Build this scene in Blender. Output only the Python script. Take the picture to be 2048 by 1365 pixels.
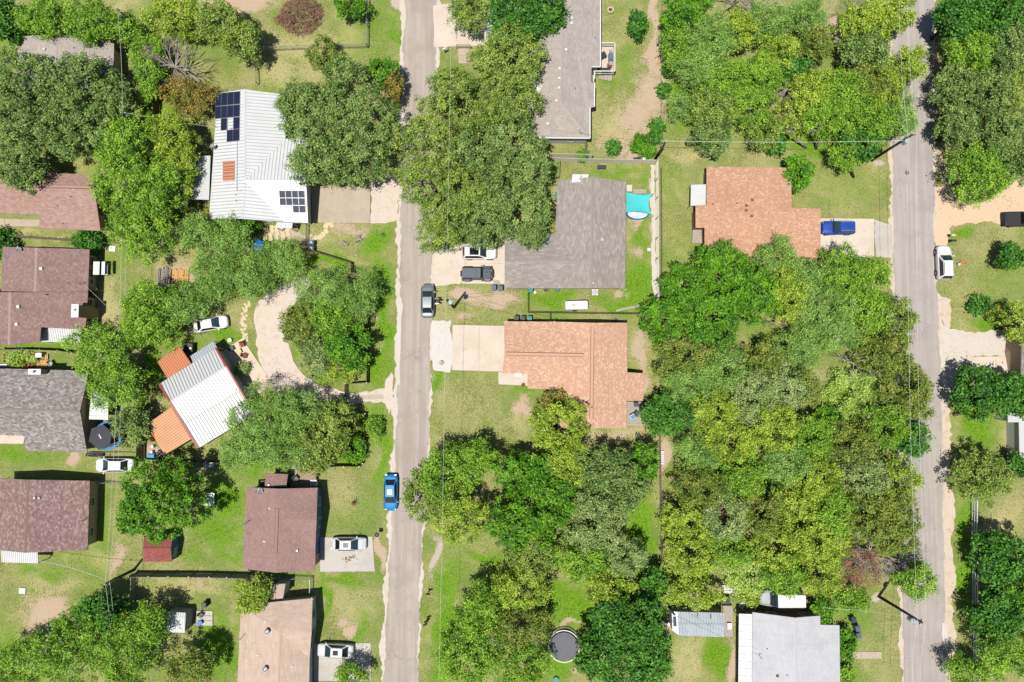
import bpy, math, random
import numpy as np
from mathutils import Vector, Matrix, Euler
R = math.radians
scene = bpy.context.scene
for o in list(bpy.data.objects):
    bpy.data.objects.remove(o)
# ------------------------------------------------------------------ camera
CAM_H = 91.0
FPX = 24.0 / 36.0 * 2048.0
cam_d = bpy.data.cameras.new('camera')
cam = bpy.data.objects.new('camera', cam_d)
scene.collection.objects.link(cam)
cam_d.sensor_width = 36.0
cam_d.lens = 24.0
cam_d.clip_start = 0.5
cam_d.clip_end = 3000.0
cam.location = (0, 0, CAM_H)
cam.rotation_euler = Euler((R(3.25), R(0.88), 0))
scene.camera = cam
# ------------------------------------------------------------------ daylight
SUN_EL = 75.0
SUN_DIR = Vector((0.6 * math.cos(R(SUN_EL)), 0.8 * math.cos(R(SUN_EL)), -math.sin(R(SUN_EL))))
w = bpy.data.worlds.new("World")
scene.world = w
w.use_nodes = True
wn = w.node_tree
sky = wn.nodes.new('ShaderNodeTexSky')
sky.sky_type = 'NISHITA'
sky.sun_disc = False
sky.sun_elevation = R(SUN_EL)
sky.sun_rotation = R(216.9)
sky.altitude = 200
bg = wn.nodes['Background']
bg.inputs['Strength'].default_value = 0.07
wn.links.new(sky.outputs[0], bg.inputs['Color'])
sun_d = bpy.data.lights.new('sun', 'SUN')
sun_d.energy = 5.0
sun_d.angle = R(0.5)
sun_d.color = (1.0, 0.95, 0.87)
sun = bpy.data.objects.new('sun', sun_d)
scene.collection.objects.link(sun)
sun.rotation_euler = SUN_DIR.to_track_quat('-Z', 'Y').to_euler()
sun.location = (-30, -40, 150)
scene.view_settings.view_transform = 'Standard'
scene.view_settings.look = 'None'
scene.view_settings.exposure = 0.62
scene.view_settings.gamma = 1.0
scene.view_settings.use_curve_mapping = False
scene.cycles.max_bounces = 8
scene.cycles.diffuse_bounces = 3
scene.cycles.transparent_max_bounces = 8

COL = scene.collection
CR = cam.rotation_euler.to_matrix()


def P(px, py, z=0.0):
    """a place in the world: where the sight line through a photo pixel meets height z"""
    d = CR @ Vector(((px - 1024.0) / FPX, -(py - 682.5) / FPX, -1.0))
    t = (z - CAM_H) / d.z
    return Vector((d.x * t, d.y * t, z))


CRi = np.array(CR.inverted())


def to_px(x, y):
    v = np.stack([x, y, np.full_like(x, -CAM_H)], -1) @ CRi.T
    return 1024.0 + v[..., 0] / -v[..., 2] * FPX, 682.5 - v[..., 1] / -v[..., 2] * FPX


GAIN = 2.05


def lin(c):
    c = c / 255.0
    return c / 12.92 if c <= 0.04045 else ((c + 0.055) / 1.055) ** 2.4


def C(r, g, b, k=1.0):
    return tuple(min(0.86, lin(c) * k / GAIN) for c in (r, g, b)) + (1.0,)


# ------------------------------------------------------------------ node helpers
class NT:
    def __init__(s, name):
        s.mat = bpy.data.materials.new(name)
        s.mat.use_nodes = True
        s.t = s.mat.node_tree
        s.b = s.t.nodes['Principled BSDF']
        s.b.inputs['Roughness'].default_value = 0.85
        s.b.inputs['Specular IOR Level'].default_value = 0.25

    def n(s, ty, **kw):
        x = s.t.nodes.new(ty)
        for k, v in kw.items():
            setattr(x, k, v)
        return x

    def set(s, inp, v):
        if isinstance(v, bpy.types.NodeSocket):
            s.t.links.new(v, inp)
        else:
            inp.default_value = v

    def coord(s, which='Object'):
        return s.n('ShaderNodeTexCoord').outputs[which]

    def pos(s):
        return s.n('ShaderNodeNewGeometry').outputs['Position']

    def mapping(s, v, scale=(1, 1, 1), rot=(0, 0, 0)):
        m = s.n('ShaderNodeMapping')
        s.set(m.inputs['Vector'], v)
        m.inputs['Scale'].default_value = scale
        m.inputs['Rotation'].default_value = rot
        return m.outputs[0]

    def noise(s, scale, detail=3, rough=0.55, v=None, dist=0.0):
        x = s.n('ShaderNodeTexNoise')
        x.inputs['Scale'].default_value = scale
        x.inputs['Detail'].default_value = detail
        x.inputs['Roughness'].default_value = rough
        x.inputs['Distortion'].default_value = dist
        s.set(x.inputs['Vector'], v if v is not None else s.pos())
        return x.outputs['Fac']

    def m(s, op, a, b=0.0, c=None, clamp=False):
        x = s.n('ShaderNodeMath', operation=op, use_clamp=clamp)
        s.set(x.inputs[0], a)
        s.set(x.inputs[1], b)
        if c is not None:
            s.set(x.inputs[2], c)
        return x.outputs[0]

    def ss(s, v, lo, hi):
        x = s.n('ShaderNodeMapRange', interpolation_type='SMOOTHSTEP')
        s.set(x.inputs[0], v)
        x.inputs[1].default_value = lo
        x.inputs[2].default_value = hi
        return x.outputs[0]

    def mix(s, f, a, b):
        x = s.n('ShaderNodeMix', data_type='RGBA')
        s.set(x.inputs[0], f)
        s.set(x.inputs[6], a)
        s.set(x.inputs[7], b)
        return x.outputs[2]

    def bump(s, h, strength=0.5, dist=0.05):
        x = s.n('ShaderNodeBump')
        x.inputs['Strength'].default_value = strength
        x.inputs['Distance'].default_value = dist
        s.set(x.inputs['Height'], h)
        s.t.links.new(x.outputs[0], s.b.inputs['Normal'])

    def col(s, c):
        s.set(s.b.inputs['Base Color'], c)
        return s.mat


def plain(name, c, rough=0.7, metal=0.0, spec=0.3, var=0.12, scale=3.0, dirt=None):
    """paint, metal, timber: base colour with mottling, a little grime and relief"""
    t = NT(name)
    t.b.inputs['Roughness'].default_value = rough
    t.b.inputs['Metallic'].default_value = metal
    t.b.inputs['Specular IOR Level'].default_value = spec
    v = t.coord()
    f = t.noise(scale, 4, 0.6, v)
    f2 = t.noise(scale * 9, 3, 0.6, v)
    d = dirt or tuple(x * 0.62 for x in c[:3]) + (1,)
    k = t.m('MULTIPLY', t.ss(f, 0.42, 0.75), var * 3.2, clamp=True)
    base = t.mix(k, c, d)
    base = t.mix(t.m('MULTIPLY', f2, var * 1.5), base, tuple(x * 0.75 for x in c[:3]) + (1,))
    t.bump(f2, 0.15, 0.01)
    return t.col(base)


def shingle(name, a, b, c, cell=0.5, fleck=0.5, streak=1.0):
    """asphalt shingles: courses along the eave (UV in metres), tabs of three tones, weathering"""
    a, b, c = [tuple(min(.8, x * 1.12) for x in q[:3]) + (1,) for q in (a, b, c)]
    t = NT(name)
    t.b.inputs['Roughness'].default_value = 0.95
    t.b.inputs['Specular IOR Level'].default_value = 0.15
    uv = t.coord('UV')
    br = t.n('ShaderNodeTexBrick', offset=0.5)
    t.set(br.inputs['Vector'], uv)
    br.inputs['Scale'].default_value = 1.0
    br.inputs['Brick Width'].default_value = cell
    br.inputs['Row Height'].default_value = 0.22
    br.inputs['Mortar Size'].default_value = 0.012
    br.inputs['Color1'].default_value = (0, 0, 0, 1)
    br.inputs['Color2'].default_value = (1, 1, 1, 1)
    br.inputs['Mortar'].default_value = (0.35, 0.35, 0.35, 1)
    sep = t.n('ShaderNodeSeparateColor')
    t.t.links.new(br.outputs['Color'], sep.inputs[0])
    f = t.m('ADD', t.m('MULTIPLY', sep.outputs[0], fleck), t.m('MULTIPLY', t.noise(5.5, 4, 0.75, t.mapping(uv, (1, 1.8, 1))), 1.0 - fleck))
    x = t.mix(t.ss(f, 0.15, 0.55), a, b)
    x = t.mix(t.ss(f, 0.52, 0.88), x, c)
    big = t.noise(0.35, 3, 0.6, uv)
    st = t.noise(1.0, 2, 0.5, t.mapping(uv, (2.0, 0.25, 1)))
    x = t.mix(t.m('MULTIPLY', t.ss(big, 0.45, 0.7), 0.22), x, tuple(v * 0.7 for v in a[:3]) + (1,))
    x = t.mix(t.m('MULTIPLY', t.ss(st, 0.5, 0.75), 0.16 * streak), x, tuple(v * 0.6 for v in a[:3]) + (1,))
    t.bump(t.m('ADD', br.outputs['Fac'], t.m('MULTIPLY', sep.outputs[0], -0.5)), 0.5, 0.02)
    return t.col(x)


def glassy(name, c, rough=0.06):
    t = NT(name)
    t.b.inputs['Roughness'].default_value = rough
    t.b.inputs['Specular IOR Level'].default_value = 0.8
    f = t.noise(1.5, 2, 0.5, t.coord())
    return t.col(t.mix(f, c, tuple(x * 1.6 for x in c[:3]) + (1,)))


def paint(name, c, rough=0.25, metal=0.0):
    t = NT(name)
    t.b.inputs['Roughness'].default_value = max(rough, .5)
    t.b.inputs['Metallic'].default_value = metal
    t.b.inputs['Specular IOR Level'].default_value = 0.22
    t.b.inputs['Coat Weight'].default_value = 0.04
    t.b.inputs['Coat Roughness'].default_value = 0.3
    f = t.noise(2.5, 4, 0.6, t.coord())
    return t.col(t.mix(t.m('MULTIPLY', t.ss(f, 0.45, 0.8), 0.25), c, tuple(min(1, x * 0.75 + 0.01) for x in c[:3]) + (1,)))


# ------------------------------------------------------------------ mesh helpers
def tag(o, label=None, cat=None, group=None, kind=None):
    if label: o['label'] = label
    if cat: o['category'] = cat
    if group: o['group'] = group
    if kind: o['kind'] = kind
    return o


def thing(name, label, cat, loc=(0, 0, 0), rz=0.0, group=None):
    o = bpy.data.objects.new(name, None)
    o.empty_display_size = 0.3
    COL.objects.link(o)
    o.location = loc
    o.rotation_euler = (0, 0, rz)
    return tag(o, label, cat, group)


def root_loc(o):
    v = Vector((0, 0, 0))
    while o is not None:
        v += o.location
        o = o.parent
    return v


class MB:
    def __init__(s):
        s.v = []; s.f = []; s.m = []; s.uv = {}

    def face(s, pts, m=0, uv=None):
        i = len(s.v)
        s.v += [tuple(p) for p in pts]
        if uv: s.uv[len(s.f)] = uv
        s.f.append(tuple(range(i, i + len(pts))))
        s.m.append(m)

    def raw(s, vs, fs, m=0):
        i = len(s.v)
        s.v += [tuple(p) for p in vs]
        for f in fs:
            s.f.append(tuple(k + i for k in f))
            s.m.append(m)
        return s

    def box(s, c, size, rz=0.0, m=0, taper=1.0):
        hx, hy, hz = size[0] / 2, size[1] / 2, size[2] / 2
        ca, sa = math.cos(rz), math.sin(rz)
        vs = []
        for z in (-hz, hz):
            k = 1.0 if z < 0 else taper
            for x, y in ((-hx, -hy), (hx, -hy), (hx, hy), (-hx, hy)):
                x *= k; y *= k
                vs.append((c[0] + x * ca - y * sa, c[1] + x * sa + y * ca, c[2] + z))
        return s.raw(vs, [(3, 2, 1, 0), (4, 5, 6, 7), (0, 1, 5, 4), (1, 2, 6, 5), (2, 3, 7, 6), (3, 0, 4, 7)], m)

    def prism(s, poly, z0, z1, m=0):
        a = sum(poly[i][0] * poly[(i + 1) % len(poly)][1] - poly[(i + 1) % len(poly)][0] * poly[i][1] for i in range(len(poly)))
        if a < 0: poly = poly[::-1]
        n = len(poly)
        vs = [(p[0], p[1], z0) for p in poly] + [(p[0], p[1], z1) for p in poly]
        fs = [tuple(range(n))[::-1], tuple(range(n, 2 * n))] + [(i, (i + 1) % n, n + (i + 1) % n, n + i) for i in range(n)]
        return s.raw(vs, fs, m)

    def bar(s, p, q, w, h, m=0):
        """a rectangular bar from p to q, w wide and h deep"""
        p = Vector(p); q = Vector(q)
        d = (q - p).normalized()
        u = d.cross(Vector((0, 0, 1)))
        if u.length < 1e-4: u = Vector((1, 0, 0))
        u.normalize()
        n = u.cross(d)
        vs = []
        for o in (p, q):
            for a, b in ((-1, -1), (1, -1), (1, 1), (-1, 1)):
                vs.append(o + u * (a * w / 2) + n * (b * h / 2))
        return s.raw(vs, [(0, 1, 2, 3), (7, 6, 5, 4), (0, 4, 5, 1), (1, 5, 6, 2), (2, 6, 7, 3), (3, 7, 4, 0)], m)

    def tube(s, pts, r, n=6, m=0, cap=True):
        pts = [Vector(p) for p in pts]
        rs = r if isinstance(r, (list, tuple)) else [r] * len(pts)
        i0 = len(s.v)
        vs = []
        for i, p in enumerate(pts):
            d = (pts[min(i + 1, len(pts) - 1)] - pts[max(i - 1, 0)]).normalized()
            u = d.cross(Vector((0.13, 0.31, 0.94)))
            if u.length < 1e-3: u = d.cross(Vector((1, 0, 0)))
            u.normalize()
            w2 = d.cross(u)
            for k in range(n):
                a = 2 * math.pi * k / n
                vs.append(p + (u * math.cos(a) + w2 * math.sin(a)) * rs[i])
        fs = []
        for i in range(len(pts) - 1):
            for k in range(n):
                fs.append((i * n + k, i * n + (k + 1) % n, (i + 1) * n + (k + 1) % n, (i + 1) * n + k))
        if cap:
            fs.append(tuple(range(n))[::-1])
            fs.append(tuple(range((len(pts) - 1) * n, len(pts) * n)))
        return s.raw(vs, fs, m)

    def cyl(s, c, r, z0, z1, n=12, r2=None, m=0):
        return s.tube([(c[0], c[1], z0), (c[0], c[1], z1)], [r, r if r2 is None else r2], n, m)

    def ring(s, c, r, w, z0, z1, n=32, m=0):
        vs = []
        for rr, z in ((r - w / 2, z0), (r + w / 2, z0), (r + w / 2, z1), (r - w / 2, z1)):
            vs += [(c[0] + rr * math.cos(2 * math.pi * k / n), c[1] + rr * math.sin(2 * math.pi * k / n), z) for k in range(n)]
        fs = []
        for j in range(4):
            for k in range(n):
                fs.append((j * n + k, j * n + (k + 1) % n, ((j + 1) % 4) * n + (k + 1) % n, ((j + 1) % 4) * n + k))
        return s.raw(vs, fs, m)

    def build(s, name, mats, parent=None, local=False, smooth=False, **tags):
        me = bpy.data.meshes.new(name)
        if not isinstance(mats, (list, tuple)): mats = [mats]
        off = Vector((0, 0, 0))
        loc = Vector((0, 0, 0))
        if parent is not None:
            if not local: off = root_loc(parent)
        elif not local:
            a = np.array(s.v)
            loc = Vector((a[:, 0].mean(), a[:, 1].mean(), a[:, 2].min()))
            off = loc
        me.from_pydata([(x - off.x, y - off.y, z - off.z) for x, y, z in s.v], [], s.f)
        for m_ in mats: me.materials.append(m_)
        me.polygons.foreach_set('material_index', s.m)
        if smooth: me.polygons.foreach_set('use_smooth', [True] * len(s.f))
        if s.uv:
            ul = me.uv_layers.new(name='UVMap')
            for i, uv in s.uv.items():
                for k, li in enumerate(me.polygons[i].loop_indices):
                    ul.data[li].uv = uv[k]
        me.update()
        o = bpy.data.objects.new(name, me)
        COL.objects.link(o)
        o.location = loc
        if parent is not None: o.parent = parent
        return tag(o, **tags)


def hsh(i):
    x = math.sin(i * 127.1 + 11.7) * 43758.5453
    return x - math.floor(x)


def ragged(pts, step=0.5, amp=0.12, seed=1, closed=True):
    """walk an outline in small steps with an uneven edge"""
    out = []
    n = len(pts)
    k = 0
    for i in range(n if closed else n - 1):
        a, b = Vector(pts[i]).to_2d(), Vector(pts[(i + 1) % n]).to_2d()
        L = (b - a).length
        q = max(1, int(L / step))
        nrm = Vector((-(b - a).y, (b - a).x)) / max(L, 1e-6)
        for j in range(q):
            k += 1
            w_ = (hsh(k * 1.7 + seed) - 0.5) + 0.8 * math.sin(k * 0.37 + seed * 2.1) * 0.6
            out.append(a + (b - a) * (j / q) + nrm * amp * w_)
    if not closed: out.append(Vector(pts[-1]).to_2d())
    return [(p.x, p.y) for p in out]


def sheet(name, px, z, mat, seed=1, amp=0.12, step=0.5, thick=0.0, parent=None, **tags):
    poly = [P(x, y, 0) for x, y in px]
    poly = ragged(poly, step, amp, seed) if amp > 0 else [(p.x, p.y) for p in poly]
    b = MB()
    a = sum(poly[i][0] * poly[(i + 1) % len(poly)][1] - poly[(i + 1) % len(poly)][0] * poly[i][1] for i in range(len(poly)))
    if a < 0: poly = poly[::-1]
    if thick: b.prism(poly, z - thick, z)
    else: b.face([(x, y, z) for x, y in poly])
    return b.build(name, mat, parent, **tags)
# ------------------------------------------------------------------ ground
def m_ground():
    t = NT('ground_soil_and_turf')
    at = t.n('ShaderNodeAttribute', attribute_name='paint')
    sep = t.n('ShaderNodeSeparateColor')
    t.t.links.new(at.outputs['Color'], sep.inputs[0])
    lush, dirt, dry = sep.outputs[0], sep.outputs[1], sep.outputs[2]
    pale = at.outputs['Alpha']
    v = t.pos()
    n0 = t.noise(0.22, 4, 0.6, v)
    n1 = t.noise(0.9, 5, 0.65, v, 0.4)
    n2 = t.noise(4.5, 5, 0.7, v, 0.3)
    n3 = t.noise(17.0, 4, 0.75, v)
    fib = t.noise(5.0, 4, 0.7, t.mapping(v, (1.0, 3.0, 1.0), (0, 0, 0.7)))
    n4 = t.noise(9.0, 4, 0.7, v, 0.2)
    def th(ch, k=0.75, lo=0.38, hi=0.62):
        j = t.m('ADD', t.m('MULTIPLY', t.m('SUBTRACT', n1, 0.5), k * 1.1), t.m('MULTIPLY', t.m('SUBTRACT', n2, 0.5), k * 1.3))
        j = t.m('ADD', j, t.m('MULTIPLY', t.m('SUBTRACT', n4, 0.5), k * 1.3))
        return t.ss(t.m('ADD', ch, j), lo - .08, hi + .08)
    olive = t.mix(n3, C(104, 128, 48), C(156, 168, 90))
    straw = t.mix(n3, C(184, 178, 116), C(220, 212, 158))
    g = t.mix(t.ss(t.m('ADD', t.m('ADD', t.m('MULTIPLY', n0, 0.35), t.m('MULTIPLY', n2, 0.5)), t.m('MULTIPLY', n4, 0.45)), 0.52, 0.76), olive, straw)
    g = t.mix(t.m('MULTIPLY', t.ss(t.noise(0.13, 3, 0.6, v), 0.45, 0.65), 0.55), g, t.mix(n4, C(96, 140, 48), C(140, 172, 74)))
    g = t.mix(th(dry, 1.0, 0.32, 0.68), g, t.mix(t.ss(fib, 0.35, 0.65), C(190, 182, 118), C(226, 216, 164)))
    vivid = t.mix(t.ss(n2, 0.35, 0.65), C(96, 146, 30), C(146, 194, 54))
    vivid = t.mix(t.m('MULTIPLY', t.ss(n3, 0.5, 0.75), 0.5), vivid, C(66, 112, 26))
    vivid = t.mix(t.m('MULTIPLY', t.ss(t.m('ADD', t.m('MULTIPLY', n1, .5), t.m('MULTIPLY', n4, .5)), 0.5, 0.66), 0.6), vivid, C(168, 182, 92))
    g = t.mix(th(lush, 0.95, 0.3, 0.66), g, vivid)
    soil = t.mix(n3, C(206, 178, 148), C(238, 216, 190))
    soil = t.mix(t.ss(n2, 0.6, 0.72), soil, C(174, 160, 104))
    g = t.mix(th(dirt, 0.9, 0.36, 0.6), g, soil)
    grav = t.mix(t.ss(n3, 0.35, 0.7), C(206, 190, 172), C(244, 232, 218))
    g = t.mix(th(pale, 0.6, 0.38, 0.58), g, grav)
    # bare flecks and stones
    fl = t.m('MULTIPLY', t.ss(n3, 0.66, 0.76), t.ss(n1, 0.4, 0.65))
    g = t.mix(t.m('MULTIPLY', fl, 0.55), g, C(226, 208, 170))
    t.bump(t.m('ADD', t.m('MULTIPLY', n2, 1.0), n3), 0.9, 0.12)
    t.b.inputs['Roughness'].default_value = 1.0
    t.b.inputs['Specular IOR Level'].default_value = 0.05
    return t.col(g)


PAINT = """
L 1235 345 75 14 .7;L 1292 400 12 60 .9;L 1285 480 22 60 .8;L 1275 575 40 55 1.1;L 1105 597 50 20 1;L 1200 592 50 14 .8;L 1235 610 40 14 1
L 1275 540 34 50 .7;L 1106 350 8 30 1.2
L 755 480 30 40 .9;L 760 560 26 60 .8;L 768 650 16 80 1.1;L 755 735 35 40 1;L 745 850 35 60 .9;L 768 900 16 80 .9;L 640 523 60 9 1.4;L 765 930 14 40 .9
L 450 1000 50 50 1;L 440 1060 60 60 .8;L 520 940 40 12 .9;L 450 1110 50 20 .7;L 440 1290 45 70 1;L 440 1200 70 30 .3;L 380 1110 30 30 .6
L 1150 1220 60 40 1.2;L 1110 1330 50 40 .8;L 1285 1060 26 70 1.2;L 1270 1140 28 40 1;L 1120 1180 30 30 1
L 895 1170 30 60 .9;L 890 1260 24 90 1.1;L 880 1330 20 60 .8;L 965 1115 40 18 1;L 870 760 14 25 1;L 1050 785 30 9 1
L 1435 1320 30 50 1.1;L 1450 1265 14 20 1;L 1700 1220 40 40 .6;L 1720 1260 30 50 .4;L 1715 1345 40 20 .5
L 1960 850 50 45 1;L 1930 1120 12 130 1.3;L 1985 570 60 40 .4;L 1925 470 25 12 .8;L 1980 650 50 12 1;L 1925 770 20 60 .5;L 2030 860 10 60 1.2
L 300 200 20 90 1.1;L 340 180 20 60 .9;L 312 735 18 40 1.1;L 500 905 50 14 1.2;L 450 668 45 16 1;L 30 915 110 22 .7;L 260 940 30 40 .7;L 210 1050 20 100 .6
L 1365 175 34 26 1;L 1600 275 70 20 1.1;L 1680 300 40 12 .8;L 1360 250 20 20 .6;L 640 760 40 24 .7;L 585 600 20 25 1.1;L 600 690 30 30 .6
L 30 690 80 8 .8;L 110 690 40 8 1;L 300 1110 30 30 .4;L 80 1145 60 18 .7;L 340 1150 60 12 .5;L 690 1165 60 10 .9;L 650 1200 12 70 .9;L 720 1260 20 50 .7
L 500 470 60 20 .9;L 480 440 40 30 .6;L 720 40 20 60 .5;L 755 30 18 90 .6;L 720 600 30 60 .5;L 690 870 25 50 1;L 700 910 30 25 1.2
L 720 1160 60 14 .5;L 1690 360 70 30 .2;L 1360 480 30 30 .25;L 1360 390 20 40 .35;L 1255 130 24 60 .6;L 1220 160 18 30 .6;L 1240 30 30 30 .35;L 1205 200 16 60 .2
L 1590 640 120 40 .3;L 1690 800 45 50 1.1;L 1560 900 200 140 .35;L 1640 300 60 10 1;L 1530 270 20 30 1.2;L 890 120 14 20 .4;L 10 1290 60 60 .6;L 1545 1185 30 14 1.2
L 1130 590 30 12 .9;L 560 870 60 60 .6;L 720 1000 50 10 .3;L 790 70 14 50 .8
T 620 95 110 30 .9;T 560 150 55 40 .8;T 640 140 50 30 .8;T 700 70 40 30 .8;T 790 120 14 80 .5;T 250 10 50 22 .7;T 215 600 25 60 1.1;T 235 470 14 40 .7;T 60 470 90 6 .9
T 960 820 70 50 .35;T 1040 850 30 30 .7;T 885 820 18 60 .4;T 1345 430 18 90 .35;T 1690 370 80 50 .45;T 1700 560 60 60 .6;T 1240 70 30 50 .4;T 1230 250 50 50 .8
T 700 1210 50 60 .6;T 680 1010 50 40 .45;T 720 1030 30 30 .3;T 360 1160 60 25 .8;T 400 1180 60 18 .8;T 350 1290 60 30 .5;T 1375 1320 30 50 1.2;T 1400 1290 30 14 .8;T 1730 1310 40 50 .6
T 2000 1060 45 60 1;T 1985 925 40 20 .9;T 2010 870 20 40 .8;T 1930 590 50 30 .4;T 1990 500 50 30 .4;T 120 1170 80 18 .7;T 200 1120 50 30 .8;T 90 1290 60 60 .8;T 1975 1230 20 60 .8
T 1420 300 80 30 .6;T 1380 310 60 14 .9;T 1470 1100 40 50 .8;T 1225 870 80 20 .9;T 1280 690 20 70 .7;T 885 590 20 30 .7;T 640 480 60 20 .8;T 690 520 50 14 .7;T 1210 1020 30 30 .6
T 420 470 20 20 .7;T 490 640 20 40 .5;T 1740 820 40 60 .9;T 20 1120 40 8 .5;T 930 1100 50 60 .4
D 475 8 60 26 1.3;D 1312 40 9 90 1.2;D 1310 120 14 60 1;D 1300 190 40 50 .9;D 1280 240 45 60 .8;D 1240 290 60 22 .75;D 1330 150 22 20 .9;D 1275 310 40 8 .9
D 945 592 40 14 1.2;D 1005 600 40 14 .9;D 960 612 40 10 .5;D 700 462 30 16 .9;D 1048 818 20 20 1;D 95 1222 46 38 1.1;D 70 1190 20 20 .4;D 143 922 13 12 1.3;D 232 1118 16 30 .9
D 762 1105 8 34 1.3;D 690 1245 18 10 .9;D 703 1262 8 14 1;D 1283 700 14 60 .9;D 1282 780 10 30 .9;D 1230 872 70 14 .6;D 1326 905 10 50 1;D 1670 60 18 45 .9;D 1620 70 30 24 .8
D 1700 130 14 20 .6;D 390 625 20 20 .5;D 355 560 40 40 .9;D 250 700 20 20 .4;D 1330 1250 8 30 .7;D 1463 1330 8 50 1;D 590 470 30 12 1;D 640 700 20 30 .7;D 930 640 30 8 .7
D 1245 585 18 10 .7;D 1275 440 10 26 .8;D 1270 510 12 20 .7;D 1000 590 30 10 .9;D 1170 595 14 10 .5;D 1905 330 14 120 1;D 1880 200 10 200 .8;D 410 1160 30 14 .5;D 690 430 4 4 1;D 1720 780 20 30 .6
D 1260 1005 12 12 .7;D 1140 1250 30 5 .9;D 1150 1345 14 10 .8;D 340 470 30 20 .5;D 380 660 30 10 .6;D 320 820 10 60 .5;D 300 900 20 14 1;D 560 690 10 40 .5;D 1690 1190 14 16 .8
G 1757 1193 11 9 1.3;G 1752 322 14 9 1.2;G 870 1110 10 40 .9;G 866 1100 6 60 .6;G 712 500 3 3 1;G 1268 320 30 5 .7;G 655 470 6 6 .5;G 790 8 9 12 1.3;G 780 690 6 10 .3;G 1180 860 40 5 .5
G 1308 440 3 150 .9;G 1640 60 8 20 .6;G 558 470 40 10 .9;G 600 468 30 7 1;G 755 640 3 90 .7;G 768 800 4 50 .6;G 752 870 4 50 .5
"""


def ground():
    def axis(half, step):
        a = list(np.arange(-half, half + 1e-6, step))
        ext = []; x = half; s = step
        while x < 1500:
            s *= 1.35; x += s; ext.append(x)
        return np.array([-e for e in ext[::-1]] + a + ext)
    xs, ys = axis(74, 0.32), axis(52, 0.32)
    X, Y = np.meshgrid(xs, ys)
    px, py = to_px(X, Y)
    wx = px + 7 * np.sin(py * 0.055 + 1.3 * np.sin(px * 0.031)) + 4 * np.sin(px * 0.13 + py * 0.09)
    wy = py + 7 * np.sin(px * 0.05 + 1.1 * np.sin(py * 0.037)) + 4 * np.sin(px * 0.11 - py * 0.12)
    ch = {k: np.zeros_like(X) for k in 'LDTG'}
    for e in PAINT.replace('\n', ';').split(';'):
        if not e.strip(): continue
        k, a, b, rx, ry, s = e.split()
        a, b, rx, ry, s = map(float, (a, b, rx, ry, s))
        d = np.sqrt(((wx - a) / rx) ** 2 + ((wy - b) / ry) ** 2)
        ch[k] = np.maximum(ch[k], s * (.92 if k == 'L' else 1.0) * np.clip(1.12 - 0.68 * d, 0, 1))
    # beyond the plots painted above: plain mixed turf with its own patches
    ch['L'] = np.maximum(ch['L'], 0.22 + 0.2 * np.sin(px * 0.017 + 2 * np.sin(py * 0.013)) * np.sin(py * 0.021))
    ny, nx = X.shape
    Z = 0.03 * np.sin(X * 0.7) * np.sin(Y * 0.6) - 0.03
    co = np.stack([X, Y, Z], -1).reshape(-1, 3)
    idx = np.arange(ny * nx).reshape(ny, nx)
    q = np.stack([idx[:-1, :-1], idx[:-1, 1:], idx[1:, 1:], idx[1:, :-1]], -1).reshape(-1, 4)
    me = bpy.data.meshes.new('ground')
    me.vertices.add(len(co)); me.vertices.foreach_set('co', co.ravel())
    me.loops.add(q.size); me.loops.foreach_set('vertex_index', q.ravel().astype(np.int32))
    me.polygons.add(len(q)); me.polygons.foreach_set('loop_start', np.arange(0, q.size, 4, dtype=np.int32))
    me.update(calc_edges=True)
    at = me.attributes.new('paint', 'FLOAT_COLOR', 'POINT')
    at.data.foreach_set('color', np.stack([ch['L'], ch['D'], ch['T'], ch['G']], -1).astype(np.float32).ravel())
    me.materials.append(m_ground())
    o = bpy.data.objects.new('ground', me)
    COL.objects.link(o)
    tag(o, 'mixed turf and bare soil of the yards', kind='structure')


ground()


def m_road(name, a, b, c):
    t = NT(name)
    v = t.pos()
    n0 = t.noise(0.25, 4, 0.6, v)
    n1 = t.noise(1.6, 5, 0.7, v, 0.5)
    st = t.noise(1.0, 3, 0.6, t.mapping(v, (1.6, 0.05, 1)))
    n3 = t.noise(30, 3, 0.8, v)
    x = t.mix(t.ss(st, 0.35, 0.65), a, b)
    x = t.mix(t.m('MULTIPLY', t.ss(n0, 0.45, 0.65), 0.6), x, c)
    x = t.mix(t.m('MULTIPLY', t.ss(n1, 0.52, 0.7), 0.3), x, b)
    x = t.mix(t.m('MULTIPLY', n3, 0.35), x, tuple(k * 0.7 for k in a[:3]) + (1,))
    vo = t.n('ShaderNodeTexVoronoi', feature='DISTANCE_TO_EDGE')
    vo.inputs['Scale'].default_value = 0.2
    d = t.n('ShaderNodeVectorMath', operation='ADD')
    t.set(d.inputs[0], v)
    nn = t.n('ShaderNodeTexNoise'); nn.inputs['Scale'].default_value = 0.8; nn.inputs['Detail'].default_value = 5
    t.set(nn.inputs['Vector'], v)
    sc = t.n('ShaderNodeVectorMath', operation='SCALE'); t.t.links.new(nn.outputs['Color'], sc.inputs[0]); sc.inputs['Scale'].default_value = 2.2
    t.t.links.new(sc.outputs[0], d.inputs[1])
    t.t.links.new(d.outputs[0], vo.inputs['Vector'])
    crack = t.m('MULTIPLY', t.m('SUBTRACT', 1.0, t.ss(vo.outputs['Distance'], 0.0, 0.006)), t.ss(t.noise(0.12, 2, 0.5, v), 0.5, 0.6))
    x = t.mix(t.m('MULTIPLY', crack, 0.75), x, C(110, 100, 92))
    spot = t.ss(t.noise(2.3, 2, 0.4, v), 0.68, 0.74)
    x = t.mix(t.m('MULTIPLY', spot, 0.35), x, C(120, 108, 100))
    t.bump(n3, 0.4, 0.02)
    t.b.inputs['Specular IOR Level'].default_value = 0.2
    return t.col(x)


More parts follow.
